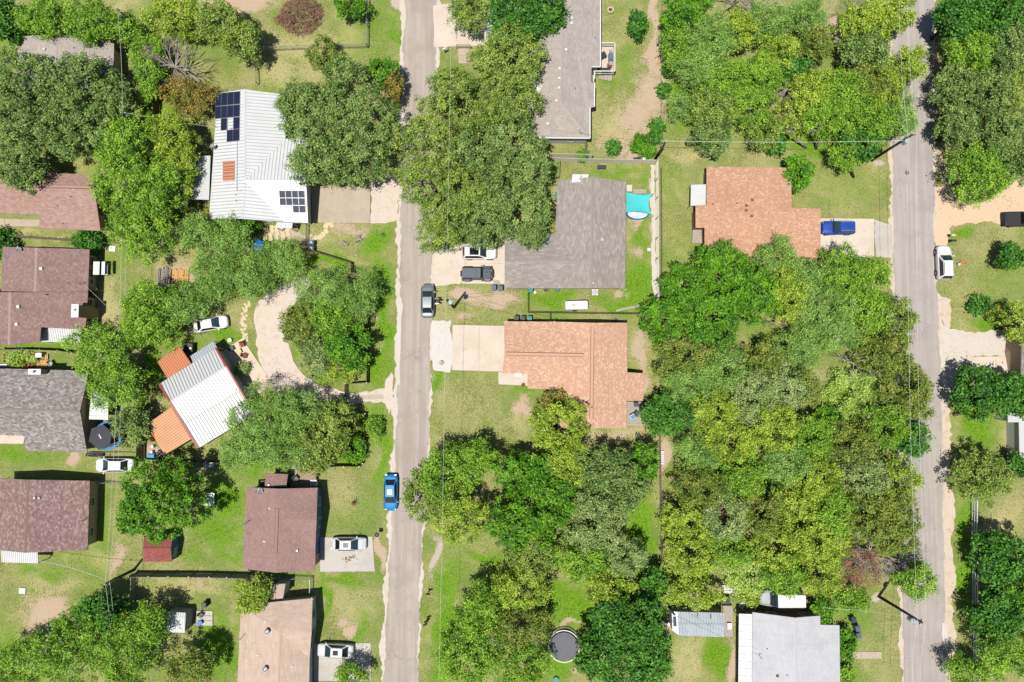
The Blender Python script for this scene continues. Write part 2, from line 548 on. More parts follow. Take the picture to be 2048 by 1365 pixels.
def m_gravel(name, a, b, c):
    t = NT(name)
    v = t.pos()
    n1 = t.noise(1.1, 5, 0.65, v, 0.4)
    n2 = t.noise(14, 4, 0.75, v)
    x = t.mix(n2, a, b)
    x = t.mix(t.m('MULTIPLY', t.ss(n1, 0.48, 0.68), 0.6), x, c)
    sp = t.m('MULTIPLY', t.ss(t.noise(7, 2, 0.5, v), 0.68, 0.73), t.ss(n1, 0.35, 0.6))
    x = t.mix(t.m('MULTIPLY', sp, 0.6), x, C(150, 128, 92))
    t.bump(n2, 0.7, 0.03)
    t.b.inputs['Roughness'].default_value = 1
    return t.col(x)


def m_conc(name, a, b):
    t = NT(name)
    v = t.pos()
    n0 = t.noise(0.35, 4, 0.6, v)
    n1 = t.noise(2.0, 5, 0.65, v, 0.6)
    n2 = t.noise(30, 3, 0.7, v)
    x = t.mix(t.ss(n0, 0.4, 0.65), a, b)
    x = t.mix(t.m('MULTIPLY', t.ss(n1, 0.5, 0.72), 0.35), x, tuple(k * 0.75 for k in b[:3]) + (1,))
    x = t.mix(t.m('MULTIPLY', t.ss(t.noise(0.5, 3, 0.6, v, 1.0), 0.62, 0.72), 0.35), x, C(190, 160, 120))
    x = t.mix(t.m('MULTIPLY', n2, 0.2), x, tuple(k * 0.8 for k in a[:3]) + (1,))
    t.bump(n2, 0.2, 0.01)
    return t.col(x)


M_road = m_road('road_chip_seal', C(183, 172, 162), C(203, 193, 182), C(174, 163, 153))
M_road2 = m_road('road_chip_seal_grey', C(183, 175, 169), C(199, 191, 184), C(174, 166, 160))
M_should = m_gravel('caliche_shoulder', C(212, 202, 189), C(233, 224, 212), C(214, 196, 174))
M_sand = m_gravel('sandy_shoulder', C(214, 196, 174), C(232, 217, 199), C(198, 178, 146))
M_gravel = m_gravel('pinkish_gravel', C(218, 203, 187), C(236, 223, 210), C(212, 192, 172))
M_dirtdrive = m_gravel('orange_dirt', C(226, 194, 160), C(240, 212, 182), C(232, 208, 184))
M_conc = m_conc('concrete_pale', C(232, 219, 202), C(222, 207, 189))
M_conc2 = m_conc('concrete_beige', C(204, 189, 168), C(194, 178, 157))
M_conc3 = m_conc('concrete_grey', C(212, 206, 198), C(200, 193, 185))
M_whitegravel = m_gravel('white_gravel', C(216, 209, 202), C(240, 235, 229), C(222, 212, 202))
M_patch = m_conc('repair_patch', C(226, 219, 212), C(216, 208, 202))

RL_L = [(812, -60), (806, 0), (803, 90), (804, 200), (800, 330), (797, 440), (796, 560), (795, 650), (790, 800), (784, 960), (776, 1100), (768, 1250), (759, 1430)]
RL_R = [(876, -60), (874, 60), (873, 150), (872, 300), (868, 440), (862, 560), (861, 650), (860, 760), (857, 880), (850, 1000), (843, 1100), (838, 1200), (836, 1300), (832, 1430)]
RR_L = [(1822, -60), (1812, 0), (1795, 60), (1781, 100), (1782, 200), (1783, 340), (1784, 440), (1786, 560), (1790, 700), (1795, 850), (1797, 930), (1800, 1050), (1800, 1160), (1803, 1230), (1807, 1430)]
RR_R = [(1870, -60), (1868, 0), (1866, 100), (1866, 200), (1868, 350), (1869, 430), (1867, 470), (1871, 560), (1877, 650), (1881, 760), (1885, 900), (1886, 1000), (1888, 1100), (1890, 1230), (1893, 1430)]


def strip(name, left, right, z, mat, label, grow=(0, 0), amp=0.1, seed=1):
    L = [(x - grow[0], y) for x, y in left]
    Rr = [(x + grow[1], y) for x, y in right]
    a = ragged([P(x, y) for x, y in L], 0.45, amp, seed, False)
    b = ragged([P(x, y) for x, y in Rr], 0.45, amp, seed + 5, False)
    poly = a + b[::-1]
    m = MB()
    ar = sum(poly[i][0] * poly[(i + 1) % len(poly)][1] - poly[(i + 1) % len(poly)][0] * poly[i][1] for i in range(len(poly)))
    if ar < 0: poly = poly[::-1]
    m.face([(x, y, z) for x, y in poly])
    m.build(name, mat, label=label, kind='structure')


strip('road_shoulder', RL_L, RL_R, 0.010, M_should, 'pale caliche edge of the narrow residential street', (2.5, 3), 0.4, 3)
strip('road', RL_L, RL_R, 0.018, M_road, 'narrow worn chip seal street between the houses', (-4, 0), 0.26, 4)
strip('road_shoulder', RR_L, RR_R, 0.010, M_sand, 'sandy edge of the road beside the woods', (4, 4), 0.4, 7)
strip('road', RR_L, RR_R, 0.018, M_road2, 'grey chip seal road beside the woods', (-2, 0), 0.2, 8)
st = dict(kind='structure')
sheet('road_shoulder', [(1856, 575), (1898, 600), (1902, 760), (1899, 900), (1906, 1010), (1908, 1200), (1912, 1430), (1872, 1430), (1868, 1000), (1860, 700)], 0.005, M_sand, 11, 0.4, label='broad sandy verge along the road below the white vehicle', **st)
sheet('road_patch', [(796, 590), (803, 595), (806, 612), (802, 640), (801, 700), (799, 770), (795, 770), (795, 650)], 0.024, M_patch, 5, 0.08, label='pale repaired strip at the street edge', **st)
sheet('road_patch', [(1884, 1246), (1893, 1247), (1895, 1290), (1888, 1296), (1883, 1270)], 0.024, M_patch, 6, 0.06, label='pale patch at the edge of the grey road', **st)
# ---- drives
sheet('gravel_drive', [(508, 640), (515, 610), (540, 585), (570, 566), (600, 552), (622, 560), (612, 588), (584, 615), (570, 640), (566, 665), (576, 700), (596, 735), (624, 762), (655, 778), (694, 788), (740, 781), (768, 776), (782, 745), (786, 770), (787, 812), (776, 830), (770, 806), (740, 802), (694, 812), (650, 822), (600, 815), (560, 800), (535, 768), (524, 730), (514, 690)], 0.015, M_gravel, 21, 0.3, label='curving pinkish gravel drive round the island of trees', **st)
sheet('grass_strip', [(668, 795), (700, 789), (735, 789), (765, 789), (768, 797), (735, 799), (700, 800), (672, 803)], 0.018, bpy.data.materials['ground_soil_and_turf'], 22, 0.2, label='grass left between the two wheel tracks of the gravel drive', **st)
sheet('gravel_apron', [(741, 366), (770, 350), (798, 345), (797, 440), (778, 446), (741, 447)], 0.013, M_gravel, 23, 0.25, label='gravel apron between street and beige driveway', **st)
sheet('driveway_apron', [(866, 12), (912, 8), (914, 92), (868, 95)], 0.022, M_conc, 24, 0.12, label='pale worn apron at the top driveway', **st)
sheet('driveway_apron', [(864, 644), (902, 640), (906, 700), (900, 744), (884, 744), (862, 740)], 0.021, M_whitegravel, 25, 0.3, label='white gravel apron of the tan house driveway', **st)
sheet('driveway_apron', [(866, 500), (890, 497), (925, 490), (925, 568), (880, 572), (862, 570)], 0.022, M_conc, 26, 0.2, label='pale apron of the driveway with two parked vehicles', **st)
sheet('driveway_apron', [(1748, 440), (1784, 452), (1786, 517), (1752, 514)], 0.022, M_conc3, 27, 0.15, label='grey apron of the orange house driveway', **st)
sheet('dirt_drive', [(1868, 380), (1890, 370), (1905, 415), (1960, 410), (2048, 352), (2130, 350), (2130, 452), (2030, 450), (1960, 447), (1900, 450), (1893, 500), (1868, 505)], 0.0075, M_dirtdrive, 28, 0.35, label='orange dirt drive entering under the trees', **st)
sheet('gravel_drive', [(1879, 640), (1900, 658), (1950, 668), (2010, 655), (2040, 690), (2045, 712), (1950, 714), (1930, 735), (1905, 770), (1884, 800)], 0.015, M_should, 29, 0.3, label='pale gravel parking area beside the grey road', **st)


def slabs(label, quads, mat, z=0.06):
    t = thing('driveway', label, 'driveway', P(*quads[0][0]))
    for q in quads:
        poly = [P(*p) for p in q]
        c = sum((Vector((p.x, p.y)) for p in poly), Vector((0, 0))) / len(poly)
        pp = []
        for p in poly:
            d = Vector((p.x, p.y)) - c
            pp.append(tuple(c + d * (1 - 0.02 / max(d.length, .1))))
        MB().prism(pp, 0.0, z + 0.006 * hsh(len(pp) + pp[0][0]), 0).build('slab', mat, t)
    return t


def grid(q, nx, ny):
    a, b, c, d = [Vector(p) for p in q]
    f = lambda u, v: tuple((a * (1 - u) + b * u) * (1 - v) + (d * (1 - u) + c * u) * v)
    return [[f(i / nx, j / ny), f((i + 1) / nx, j / ny), f((i + 1) / nx, (j + 1) / ny), f(i / nx, (j + 1) / ny)] for i in range(nx) for j in range(ny)]


slabs('two slab pale concrete driveway of the tan roofed house, cracked and stained', grid([(905, 650), (1012, 652), (1012, 744), (904, 741)], 2, 1), M_conc)
slabs('beige concrete driveway in front of the white metal roofed house', grid([(622, 372), (741, 374), (740, 447), (626, 446)], 1, 1), M_conc2)
slabs('pale concrete driveway under the white suv and the dark off-road vehicle', grid([(925, 488), (1018, 488), (1018, 568), (925, 568)], 1, 2), M_conc)
slabs('pale concrete driveway under the blue car by the orange roofed house', grid([(1640, 437), (1748, 438), (1748, 515), (1640, 516)], 2, 1), M_conc)
slabs('grey concrete driveway with the silver sedan, oil stained', grid([(640, 1075), (745, 1073), (750, 1143), (640, 1144)], 1, 1), M_conc3)
slabs('concrete driveway at the bottom edge beside the beige roofed house', grid([(628, 1287), (742, 1286), (742, 1362), (628, 1362)], 2, 1), M_conc3)
slabs('pale concrete driveway at the top beside the big oaks', grid([(914, 20), (1040, 18), (1040, 92), (914, 93)], 2, 1), M_conc)
slabs('concrete pad on the far side of the grey road by the dark oak', grid([(1943, 714), (2040, 712), (2040, 760), (1943, 762)], 2, 1), M_conc)
slabs('long concrete pad beside the white metal shop, strewn with odds and ends', grid([(440, 706), (485, 677), (546, 768), (500, 800)], 1, 2), m_conc('concrete_cream', C(232, 216, 192), C(226, 208, 184)))
slabs('short concrete walk ending in the lawn beside the white roofed trailer home', grid([(1680, 1304), (1763, 1303), (1763, 1317), (1680, 1318)], 2, 1), M_conc2)
slabs('front walk slab beside the tan house entrance', grid([(996, 744), (1058, 748), (1056, 772), (997, 769)], 1, 1), M_conc)
slabs('concrete walk from the top driveway to the grey house', grid([(916, 96), (939, 96), (941, 128), (917, 128)], 1, 2), M_conc2)
slabs('porch slab of the brown roofed house near the edge of the yards', grid([(-60, 436), (80, 440), (80, 454), (-60, 452)], 2, 1), M_conc2)
slabs('porch slab of the grey roofed house with the white awning', grid([(-60, 868), (50, 872), (48, 888), (-60, 887)], 2, 1), M_conc)
M_flag = plain('limestone', C(236, 218, 180), 0.9, 0, 0.2, 0.2, 4)


def stones(label, pts, r, seed):
    t = thing('stone_path', label, 'path', P(*pts[0]))
    rng = random.Random(seed)
    for p in pts:
        c = P(*p)
        k = rng.randint(6, 8); a0 = rng.random() * 6
        poly = [(c.x + r * rng.uniform(.75, 1.15) * math.cos(a0 + i * 6.283 / k), c.y + r * rng.uniform(.75, 1.15) * math.sin(a0 + i * 6.283 / k)) for i in range(k)]
        MB().prism(poly, 0.0, rng.uniform(.04, .07)).build('stone', M_flag, t)


stones('round stepping stones curving along the beige driveway corner', [(661, 447), (652, 453), (652, 463), (646, 470), (640, 475), (630, 476), (622, 475), (664, 450), (655, 447)], 0.42, 3)
rng0 = random.Random(5)
stones('curved path of small limestone pieces beside the gravel drive', [(497 - 10 * math.sin(i / 40 * 2.6) + rng0.uniform(-5, 5), 604 + i * 1.75 + rng0.uniform(-2, 2)) for i in range(44)], 0.2, 6)
stones('flagstones laid at the back door of the white metal roofed house', [(532 + (i % 5) * 11 + rng0.uniform(-2, 2), 456 + (i // 5) * 7 + rng0.uniform(-2, 2)) for i in range(20)], 0.36, 7)
# ------------------------------------------------------------------ buildings
S_grey = shingle('shingle_grey', C(166, 157, 149), C(180, 171, 163), C(196, 188, 180), 0.5, 0.4)
S_grey2 = shingle('shingle_weathered', C(150, 142, 135), C(163, 155, 148), C(184, 175, 167), 0.6, 0.55)
S_tan = shingle('shingle_tan', C(200, 156, 130), C(211, 169, 142), C(234, 205, 182), 0.28, 0.5)
S_orange = shingle('shingle_orange', C(191, 145, 116), C(203, 158, 130), C(226, 192, 166), 0.26, 0.5)
S_pink = shingle('shingle_dusty', C(162, 130, 119), C(178, 146, 134), C(194, 164, 151), 0.45, 0.5)
S_mauve = shingle('shingle_mauve', C(138, 112, 108), C(154, 127, 122), C(174, 149, 144), 0.3, 0.5)
S_char = shingle('shingle_charcoal', C(124, 117, 114), C(152, 145, 141), C(184, 178, 174), 0.36, 0.6)
S_brown = shingle('shingle_brown', C(126, 104, 101), C(148, 122, 118), C(180, 156, 151), 0.32, 0.6)
S_plum = shingle('shingle_plum', C(148, 119, 115), C(162, 131, 126), C(178, 149, 144), 0.3, 0.4)
S_beige = shingle('shingle_beige', C(190, 169, 152), C(203, 182, 165), C(217, 198, 182), 0.9, 0.4)
S_white = shingle('shingle_white', C(188, 189, 193), C(199, 200, 204), C(209, 210, 212), 0.6, 0.3)
S_red = shingle('shingle_red', C(140, 76, 72), C(160, 94, 88), C(178, 112, 104), 0.3, 0.4)
M_metal = plain('metal_roof_white', C(232, 235, 236), 0.42, 0.0, 0.5, 0.07, 0.6)
M_seam = plain('weathered_shaded_seam', C(208, 211, 213), .5)  # joint grime, darkened further to stand in for faint rib shading
M_metal2 = plain('metal_roof_bright', C(218, 220, 220), 0.4, 0.0, 0.5, 0.05, 0.5)
M_metalg = plain('galvanised_sheet', C(198, 208, 216), 0.42, 0.15, 0.5, 0.16, 0.8)
M_copper = plain('orange_metal', C(222, 158, 104), 0.45, 0.0, 0.4, 0.1, 0.6)
M_copper2 = plain('orange_metal_deep', C(216, 134, 84), 0.45, 0.0, 0.4, 0.1, 0.6)
M_capm = plain('pale_ridge_cap', C(186, 164, 158), .9)
M_rakered = plain('red_trim', C(176, 84, 76), 0.5)
M_trimw = plain('white_trim', C(232, 230, 226), 0.6, var=.08)
M_fascia = plain('fascia_pale', C(214, 204, 192), 0.7)
M_fasciad = plain('fascia_brown', C(130, 100, 88), 0.7)
W_beige = plain('siding_beige', C(214, 192, 162), 0.8)
W_tan = plain('siding_tan', C(196, 172, 142), 0.8)
W_blue = plain('siding_blue', C(84, 132, 172), 0.7)
W_grey = plain('siding_grey', C(190, 188, 182), 0.8)
W_white = plain('siding_white', C(224, 224, 222), 0.8)
W_brick = plain('brick_wall', C(168, 126, 106), 0.9, var=.25, scale=6)
M_glass = glassy('window_glass', (0.02, 0.028, 0.034, 1))
M_solar = plain('solar_cell', (0.010, 0.014, 0.034, 1), 0.45, 0, .12, .05)
M_alu = plain('aluminium', C(206, 210, 214), 0.35, 0.5, 0.5, .08)
M_dark = plain('dark_plastic', (0.02, 0.021, 0.023, 1), 0.5)
M_black = plain('black_rubber', (0.012, 0.012, 0.013, 1), 0.7)
M_white = plain('white_enamel', C(244, 244, 244), 0.4, var=.06)
M_wood = plain('weathered_timber', C(188, 166, 138), 0.9, var=.3, scale=5)
M_woodd = plain('dark_timber', C(112, 92, 74), 0.9, var=.3, scale=5)
M_woodg = plain('grey_timber', C(196, 186, 172), 0.9, var=.25, scale=5)
M_lumber = plain('fresh_lumber', C(232, 178, 112), 0.8, var=.2, scale=4)
M_blue = plain('blue_plastic', C(40, 128, 214), 0.45)
M_navy = plain('blue_tarp', C(30, 90, 170), 0.5)
M_teal = plain('teal_fabric', C(84, 216, 222), 0.8, var=.06)
M_red = plain('red_plastic', C(214, 66, 76), 0.45)
M_steel = plain('galvanised_steel', C(170, 174, 176), 0.45, 0.6, 0.5)
M_pole = plain('creosote_pole', (0.035, 0.028, 0.022, 1), 0.85, var=.3)
M_wire = plain('cable_glint_pale', C(238, 238, 232), 0.5)  # pale colour stands in for the glint on the cables
M_rust = plain('rust', C(150, 84, 56), 0.9)


def area2(p):
    return sum(p[i][0] * p[(i + 1) % len(p)][1] - p[(i + 1) % len(p)][0] * p[i][1] for i in range(len(p)))


def inset(poly, d):
    if area2(poly) < 0: poly = poly[::-1]
    out = []
    n = len(poly)
    for i in range(n):
        a, b, c = Vector(poly[i - 1][:2]), Vector(poly[i][:2]), Vector(poly[(i + 1) % n][:2])
        e1 = (b - a).normalized(); e2 = (c - b).normalized()
        n1 = Vector((-e1.y, e1.x)); n2 = Vector((-e2.y, e2.x))
        k = max(0.35, 1 + n1.dot(n2))
        out.append(b + (n1 + n2) * (d / k))
    return out


def inside(x, y, poly):
    c = False
    n = len(poly)
    for i in range(n):
        x1, y1 = poly[i][0], poly[i][1]
        x2, y2 = poly[(i + 1) % n][0], poly[(i + 1) % n][1]
        if (y1 > y) != (y2 > y) and x < (x2 - x1) * (y - y1) / (y2 - y1) + x1: c = not c
    return c


class House:
    def __init__(s, name, label, V, faces, roof, wall, outline, cat='house', fascia=None, overhang=0.45, seams=0.0, caps=(), cap_mat=None, windows=(), walls=True, thick=0.14, wallbase=0.0, seam_dir=None, seam_mat=None, roofname='roof', root=None):
        s.V = {k: P(*v) for k, v in V.items()}
        s.faces = [[s.V[k] for k in f] for f in faces]
        s.eave = [s.V[k] for k in outline]
        if root is None:
            c = sum(s.eave, Vector()) / len(s.eave)
            root = thing(name, label, cat, (c.x, c.y, 0))
        s.root = root
        b = MB()
        cnt = {}
        fk = []
        for f in faces:
            pts = [s.V[k] for k in f]
            if area2(pts) < 0:
                pts = pts[::-1]; f = f[::-1]
            fk.append((f, pts))
            for i in range(len(f)):
                e = frozenset((f[i], f[(i + 1) % len(f)]))
                cnt[e] = cnt.get(e, 0) + 1
        s.planes = []
        ribs = MB()
        for f, pts in fk:
            nrm = Vector((0, 0, 0))
            for i in range(len(pts)):
                nrm += pts[i].cross(pts[(i + 1) % len(pts)])
            nrm.normalize()
            u = Vector((-nrm.y, nrm.x, 0))
            if u.length < 0.02: u = Vector((1, 0, 0))
            u.normalize()
            v = nrm.cross(u)
            o0 = pts[0]
            s.planes.append((pts, nrm, sum(pts, Vector()) / len(pts)))
            b.face(pts, 0, [((p - o0).dot(u) + 3.3 * len(s.planes), (p - o0).dot(v)) for p in pts])
            b.face([p - Vector((0, 0, thick)) for p in pts[::-1]], 1)
            for i in range(len(pts)):
                if cnt[frozenset((f[i], f[(i + 1) % len(f)]))] == 1:
                    p, q = pts[i], pts[(i + 1) % len(pts)]
                    dz = Vector((0, 0, thick))
                    b.face([p - dz, q - dz, q, p], 1)
            if seams:
                if seam_dir:
                    a_ = P(*seam_dir[0]); b_ = P(*seam_dir[1])
                    v2 = (b_ - a_); v2 -= nrm * v2.dot(nrm); v2.normalize(); u2 = v2.cross(nrm)
                else: u2, v2 = u, v
                us = [(p - o0).dot(u2) for p in pts]; vs_ = [(p - o0).dot(v2) for p in pts]
                t = min(us) + seams * 0.5
                while t < max(us) - 0.05:
                    xs = []
                    for i in range(len(us)):
                        a1, a2 = us[i], us[(i + 1) % len(us)]
                        if (a1 <= t) != (a2 <= t):
                            k = (t - a1) / (a2 - a1)
                            xs.append(vs_[i] + k * (vs_[(i + 1) % len(us)] - vs_[i]))
                    xs.sort()
                    for i in range(0, len(xs) - 1, 2):
                        if xs[i + 1] - xs[i] > 0.2:
                            p = o0 + u2 * t + v2 * (xs[i] + .03) + nrm * 0.0
                            q = o0 + u2 * t + v2 * (xs[i + 1] - .03)
                            h = nrm * 0.055
                            a, c_ = u2 * 0.05, u2 * 0.018
                            ribs.raw([p - a, p + a, q + a, q - a, p - c_ + h, p + c_ + h, q + c_ + h, q - c_ + h],
                                     [(0, 4, 7, 3), (1, 2, 6, 5), (4, 5, 6, 7), (0, 1, 5, 4), (3, 7, 6, 2)])
                    t += seams
        s.roof = b.build(roofname, [roof, fascia or M_fascia], root)
        if ribs.f: ribs.build('seam', seam_mat or (M_seam if roof in (M_metal, M_metal2) else roof), s.roof, kind='stuff')
        if caps:
            for k1, k2 in caps:
                p, q = s.V[k1], s.V[k2]
                m = MB()
                d = (q - p).normalized(); sd = d.cross(Vector((0, 0, 1))).normalized() * 0.17
                up = Vector((0, 0, 0.05)); dn = Vector((0, 0, -0.02))
                m.raw([p - sd + dn, p + up, p + sd + dn, q - sd + dn, q + up, q + sd + dn], [(0, 1, 4, 3), (1, 2, 5, 4), (0, 2, 1), (3, 4, 5)])
                m.build('ridge_cap', cap_mat or roof, s.roof)
        if walls:
            poly = inset(s.eave, overhang)
            m = MB()
            s.edges = []
            n = len(poly)
            for i in range(n):
                p, q = poly[i], poly[(i + 1) % n]
                L = (q - p).length
                k = max(1, int(L / 0.6))
                prev = None
                for j in range(k + 1):
                    x = p + (q - p) * (j / k)
                    z = s.z(x.x, x.y, thick + 0.01)
                    if prev is not None:
                        m.face([(prev[0], prev[1], wallbase), (x.x, x.y, wallbase), (x.x, x.y, z), (prev[0], prev[1], prev[2])])
                    prev = (x.x, x.y, z)
                s.edges.append((p, q))
            s.wall = m.build('wall', wall, root)
            for wd in windows:
                s.window(*wd)

    def z(s, x, y, below=0.0):
        best = None
        for pts, nrm, c in s.planes:
            z = c.z - (nrm.x * (x - c.x) + nrm.y * (y - c.y)) / nrm.z
            if inside(x, y, pts):
                return z - below
            d = min((Vector((p.x, p.y)) - Vector((x, y))).length for p in pts)
            if best is None or d < best[0]: best = (d, z)
        return min(best[1], max(p.z for f in s.faces for p in f)) - below

    def on(s, px, py):
        z = 3.0
        for _ in range(4):
            p = P(px, py, z)
            z = s.z(p.x, p.y)
        return P(px, py, z)

    def near(s, px, py):
        q = P(px, py, 0)
        return min(range(len(s.edges)), key=lambda i: min((s.edges[i][0] + (s.edges[i][1] - s.edges[i][0]) * t - q.to_2d()).length for t in (.15, .3, .5, .7, .85)))

    def window(s, px, py, w=1.2, sill=0.9, head=2.1, kind='window', frame=None):
        """opening on the wall nearest the ground point under a photo pixel"""
        i = s.near(px, py)
        p, q = s.edges[i]
        g = P(px, py, 0).to_2d()
        d = (q - p).normalized()
        t = max(w / 2 + .2, min((q - p).length - w / 2 - .2, (g - p).dot(d)))
        c = p + d * t
        nrm = Vector((d.y, -d.x))
        a = math.atan2(d.y, d.x)
        m = MB()
        zc = (sill + head) / 2; hh = head - sill
        for sx in (-1, 1):
            e = c + d * (sx * (w / 2 - .04)) + nrm * .04
            m.box((e.x, e.y, zc), (.08, .1, hh), a)
        for zz in (sill + .04, head - .04) + ((zc,) if kind == 'window' else ()):
            e = c + nrm * .04
            m.box((e.x, e.y, zz), (w - .16, .09, .07), a)
        fr = m.build(kind, frame or M_trimw, s.root)
        e = c + nrm * .03
        m = MB(); m.box((e.x, e.y, zc), (w - .16, .04, hh - .1), a)
        m.build('pane' if kind == 'window' else 'door_leaf', M_glass if kind == 'window' else M_wood, fr)

    def part(s, name, mb, mat, parent=None, **k):
        return mb.build(name, mat, parent or s.root, **k)

    def vent(s, px, py, size=0.32, h=0.22, mat=None):
        p = s.on(px, py)
        m = MB(); m.box((p.x, p.y, p.z + h / 2), (size, size, h + .06), 0.1, taper=.8)
        m.build('roof_vent', mat or M_white, s.root)

    def pipe(s, px, py, h=0.4, r=0.06, mat=None):
        p = s.on(px, py)
        m = MB(); m.cyl(p, r, p.z - .1, p.z + h, 8); m.cyl(p, r * 1.8, p.z - .03, p.z + .05, 8)
        m.build('vent_pipe', mat or M_steel, s.root)

    def turbine(s, px, py):
        p = s.on(px, py)
        m = MB(); m.cyl(p, .16, p.z - .1, p.z + .2, 12)
        rings = [(.2, .2), (.3, .27), (.33, .38), (.28, .5), (.1, .56)]
        m.tube([(p.x, p.y, p.z + z) for r, z in rings], [r for r, z in rings], 14)
        m.build('roof_turbine', M_steel, s.root)

    def ridge_vent(s, a, b, w=0.34):
        p, q = s.on(*a), s.on(*b)
        up = Vector((0, 0, .09))
        m = MB(); m.bar(p + up, q + up, w, .1)
        o = m.build('ridge_vent', s.roof.data.materials[0], s.root)
        d = (q - p).normalized(); sd = d.cross(Vector((0, 0, 1))).normalized() * (w / 2 + .03)
        m = MB()
        for k in (-1, 1): m.bar(p + sd * k + up * .9, q + sd * k + up * .9, .05, .12)
        m.build('vent_slot', M_fasciad, o)

    def dish(s, px, py, r=.38, az=0.6):
        p = s.on(px, py)
        t = MB()
        t.tube([p, p + Vector((0, 0, .45))], .03, 6)
        d = Vector((math.cos(az) * .7, math.sin(az) * .7, .7)).normalized()
        u = d.cross(Vector((0, 0, 1))).normalized(); w_ = d.cross(u)
        c = p + Vector((0, 0, .55))
        vs = [c - d * .08]
        for k in range(14):
            a = k * 2 * math.pi / 14
            vs.append(c + (u * math.cos(a) + w_ * math.sin(a)) * r)
        t.raw(vs, [(0, 1 + k, 1 + (k + 1) % 14) for k in range(14)] + [(0, 1 + (k + 1) % 14, 1 + k) for k in range(14)])
        t.tube([c - w_ * r * .9, c + d * .35], .02, 5)
        t.box(c + d * .36, (.1, .1, .1))
        return t.build('satellite_dish', M_white, s.root)

    def mast(s, px, py, h=1.2):
        p = s.on(px, py)
        m = MB(); m.tube([p - Vector((0, 0, .2)), p + Vector((0, 0, h))], .035, 6)
        m.tube([p + Vector((-.25, 0, h)), p + Vector((.25, 0, h))], .025, 5)
        m.build('service_mast', M_steel, s.root)

    def solar(s, quad_px, size=None):
        pts = [s.on(*q) for q in quad_px]
        n = (pts[1] - pts[0]).cross(pts[3] - pts[0]).normalized()
        if n.z < 0: n = -n
        a = MB(); c = sum(pts, Vector()) / 4
        lo = [c + (p - c) * .985 + n * .10 for p in pts]; hi = [c + (p - c) * .985 + n * .14 for p in pts]
        a.raw(lo + hi, [(0, 1, 2, 3), (4, 5, 6, 7), (0, 1, 5, 4), (1, 2, 6, 5), (2, 3, 7, 6), (3, 0, 4, 7)])
        f = a.build('solar_panel', M_alu, s.root)
        b = MB()
        k = .955
        b.face([c + (p - c) * k + n * .146 for p in pts] if (pts[1] - pts[0]).cross(pts[3] - pts[0]).z > 0 else [c + (p - c) * k + n * .146 for p in pts[::-1]])
        b.build('cell_sheet', M_solar, f)


def leanto(h, name, corners, mat, seams=0.3, posts=True, seam_dir=None, fascia=None, thick=.06):
    """a low sheet roof on posts, part of its house"""
    V = {str(i): c for i, c in enumerate(corners)}
    k = [str(i) for i in range(len(corners))]
    x = House(name, '', V, [tuple(k)], mat, W_white, k, seams=seams, walls=False, thick=thick, seam_dir=seam_dir, seam_mat=mat, fascia=fascia or mat, roofname=name, root=h.root)
    if posts:
        c = sum(x.eave, Vector()) / len(x.eave)
        for p in x.eave:
            q = p + (c - p) * .06
            m = MB(); m.box((q.x, q.y, (q.z - thick) / 2), (.1, .1, q.z - thick - .02)); m.build('post', M_trimw, x.roof)
    return x


# --- left column of yards
h = House('house', 'pale grey shingle roofed house mostly hidden by oaks at the upper corner',
          dict(a=(35, 74, 2.6), b=(114, 67, 3.6), c=(228, 87, 2.6), d=(226, 196, 2.6), e=(112, 192, 3.6), f=(35, 196, 2.6)),
          [('a', 'b', 'e', 'f'), ('b', 'c', 'd', 'e')], S_grey, W_beige, 'abcdef', caps=[('b', 'e')], windows=[(236, 115, 1.0), (236, 160, 1.2)])
h.pipe(149, 97, .3, .05); h.vent(90, 100)
h = House('house', 'dusty pink shingle roofed house half under the oaks, with a porch on its lower side',
          dict(a=(-60, 336, 2.6), b=(193, 351, 2.6), r=(188, 374, 3.4), c=(201, 462, 2.6), d=(80, 457, 2.6), e=(78, 430, 2.85), f=(-60, 424, 2.85), l=(-60, 366, 3.4)),
          [('a', 'b', 'r', 'l'), ('l', 'r', 'c', 'd', 'e', 'f')], S_pink, W_tan, 'abcdef', caps=[('l', 'r')], windows=[(215, 430, 1.2), (30, 440, 1.5), (60, 440, 1.0)], overhang=.6)
h.ridge_vent((66, 373), (184, 375)); h.pipe(142, 394, .25); h.pipe(115, 412, .25); h.pipe(126, 448, .25)
h = House('house', 'mauve shingle roofed house with stepped roof and a tall tan chimney',
          dict(a=(5, 494, 2.7), b=(73, 496, 3.75), c=(179, 499, 2.65), d=(176, 584, 2.65), e=(70, 584, 3.75), f=(2, 583, 2.7)),
          [('a', 'b', 'e', 'f'), ('b', 'c', 'd', 'e')], S_mauve, W_beige, 'abcdef', caps=[('b', 'e')], cap_mat=M_capm, fascia=M_fasciad, windows=[(186, 525, 1.2), (186, 550, 1.3), (186, 566, .8)], overhang=.55)
h.vent(84, 538, .45); h.pipe(135, 567, .3); h.pipe(92, 590, .3)
h.dish(42, 500, .4, 1.0); h.mast(167, 569)
h2 = House('house', '', dict(r=(20, 585, 4.25), m=(70, 584.6, 3.74), c=(176, 584.6, 2.66), d=(171, 660, 2.66), e=(82, 655, 3.6), g=(80, 684, 3.62), h=(18, 690, 4.25), k=(-60, 690, 3.4), l=(-60, 584, 3.4)),
           [('r', 'm', 'c', 'd', 'e', 'g', 'h'), ('l', 'r', 'h', 'k')], S_mauve, W_beige, ['l', 'c', 'd', 'e', 'g', 'k'], caps=[('r', 'h')], cap_mat=M_capm, fascia=M_fasciad, windows=[(188, 600, 1.0), (186, 640, .9)], overhang=.55, root=h.root)
h2.vent(38, 614, .45); h2.vent(35, 649, .45); h2.pipe(87, 646, .3)
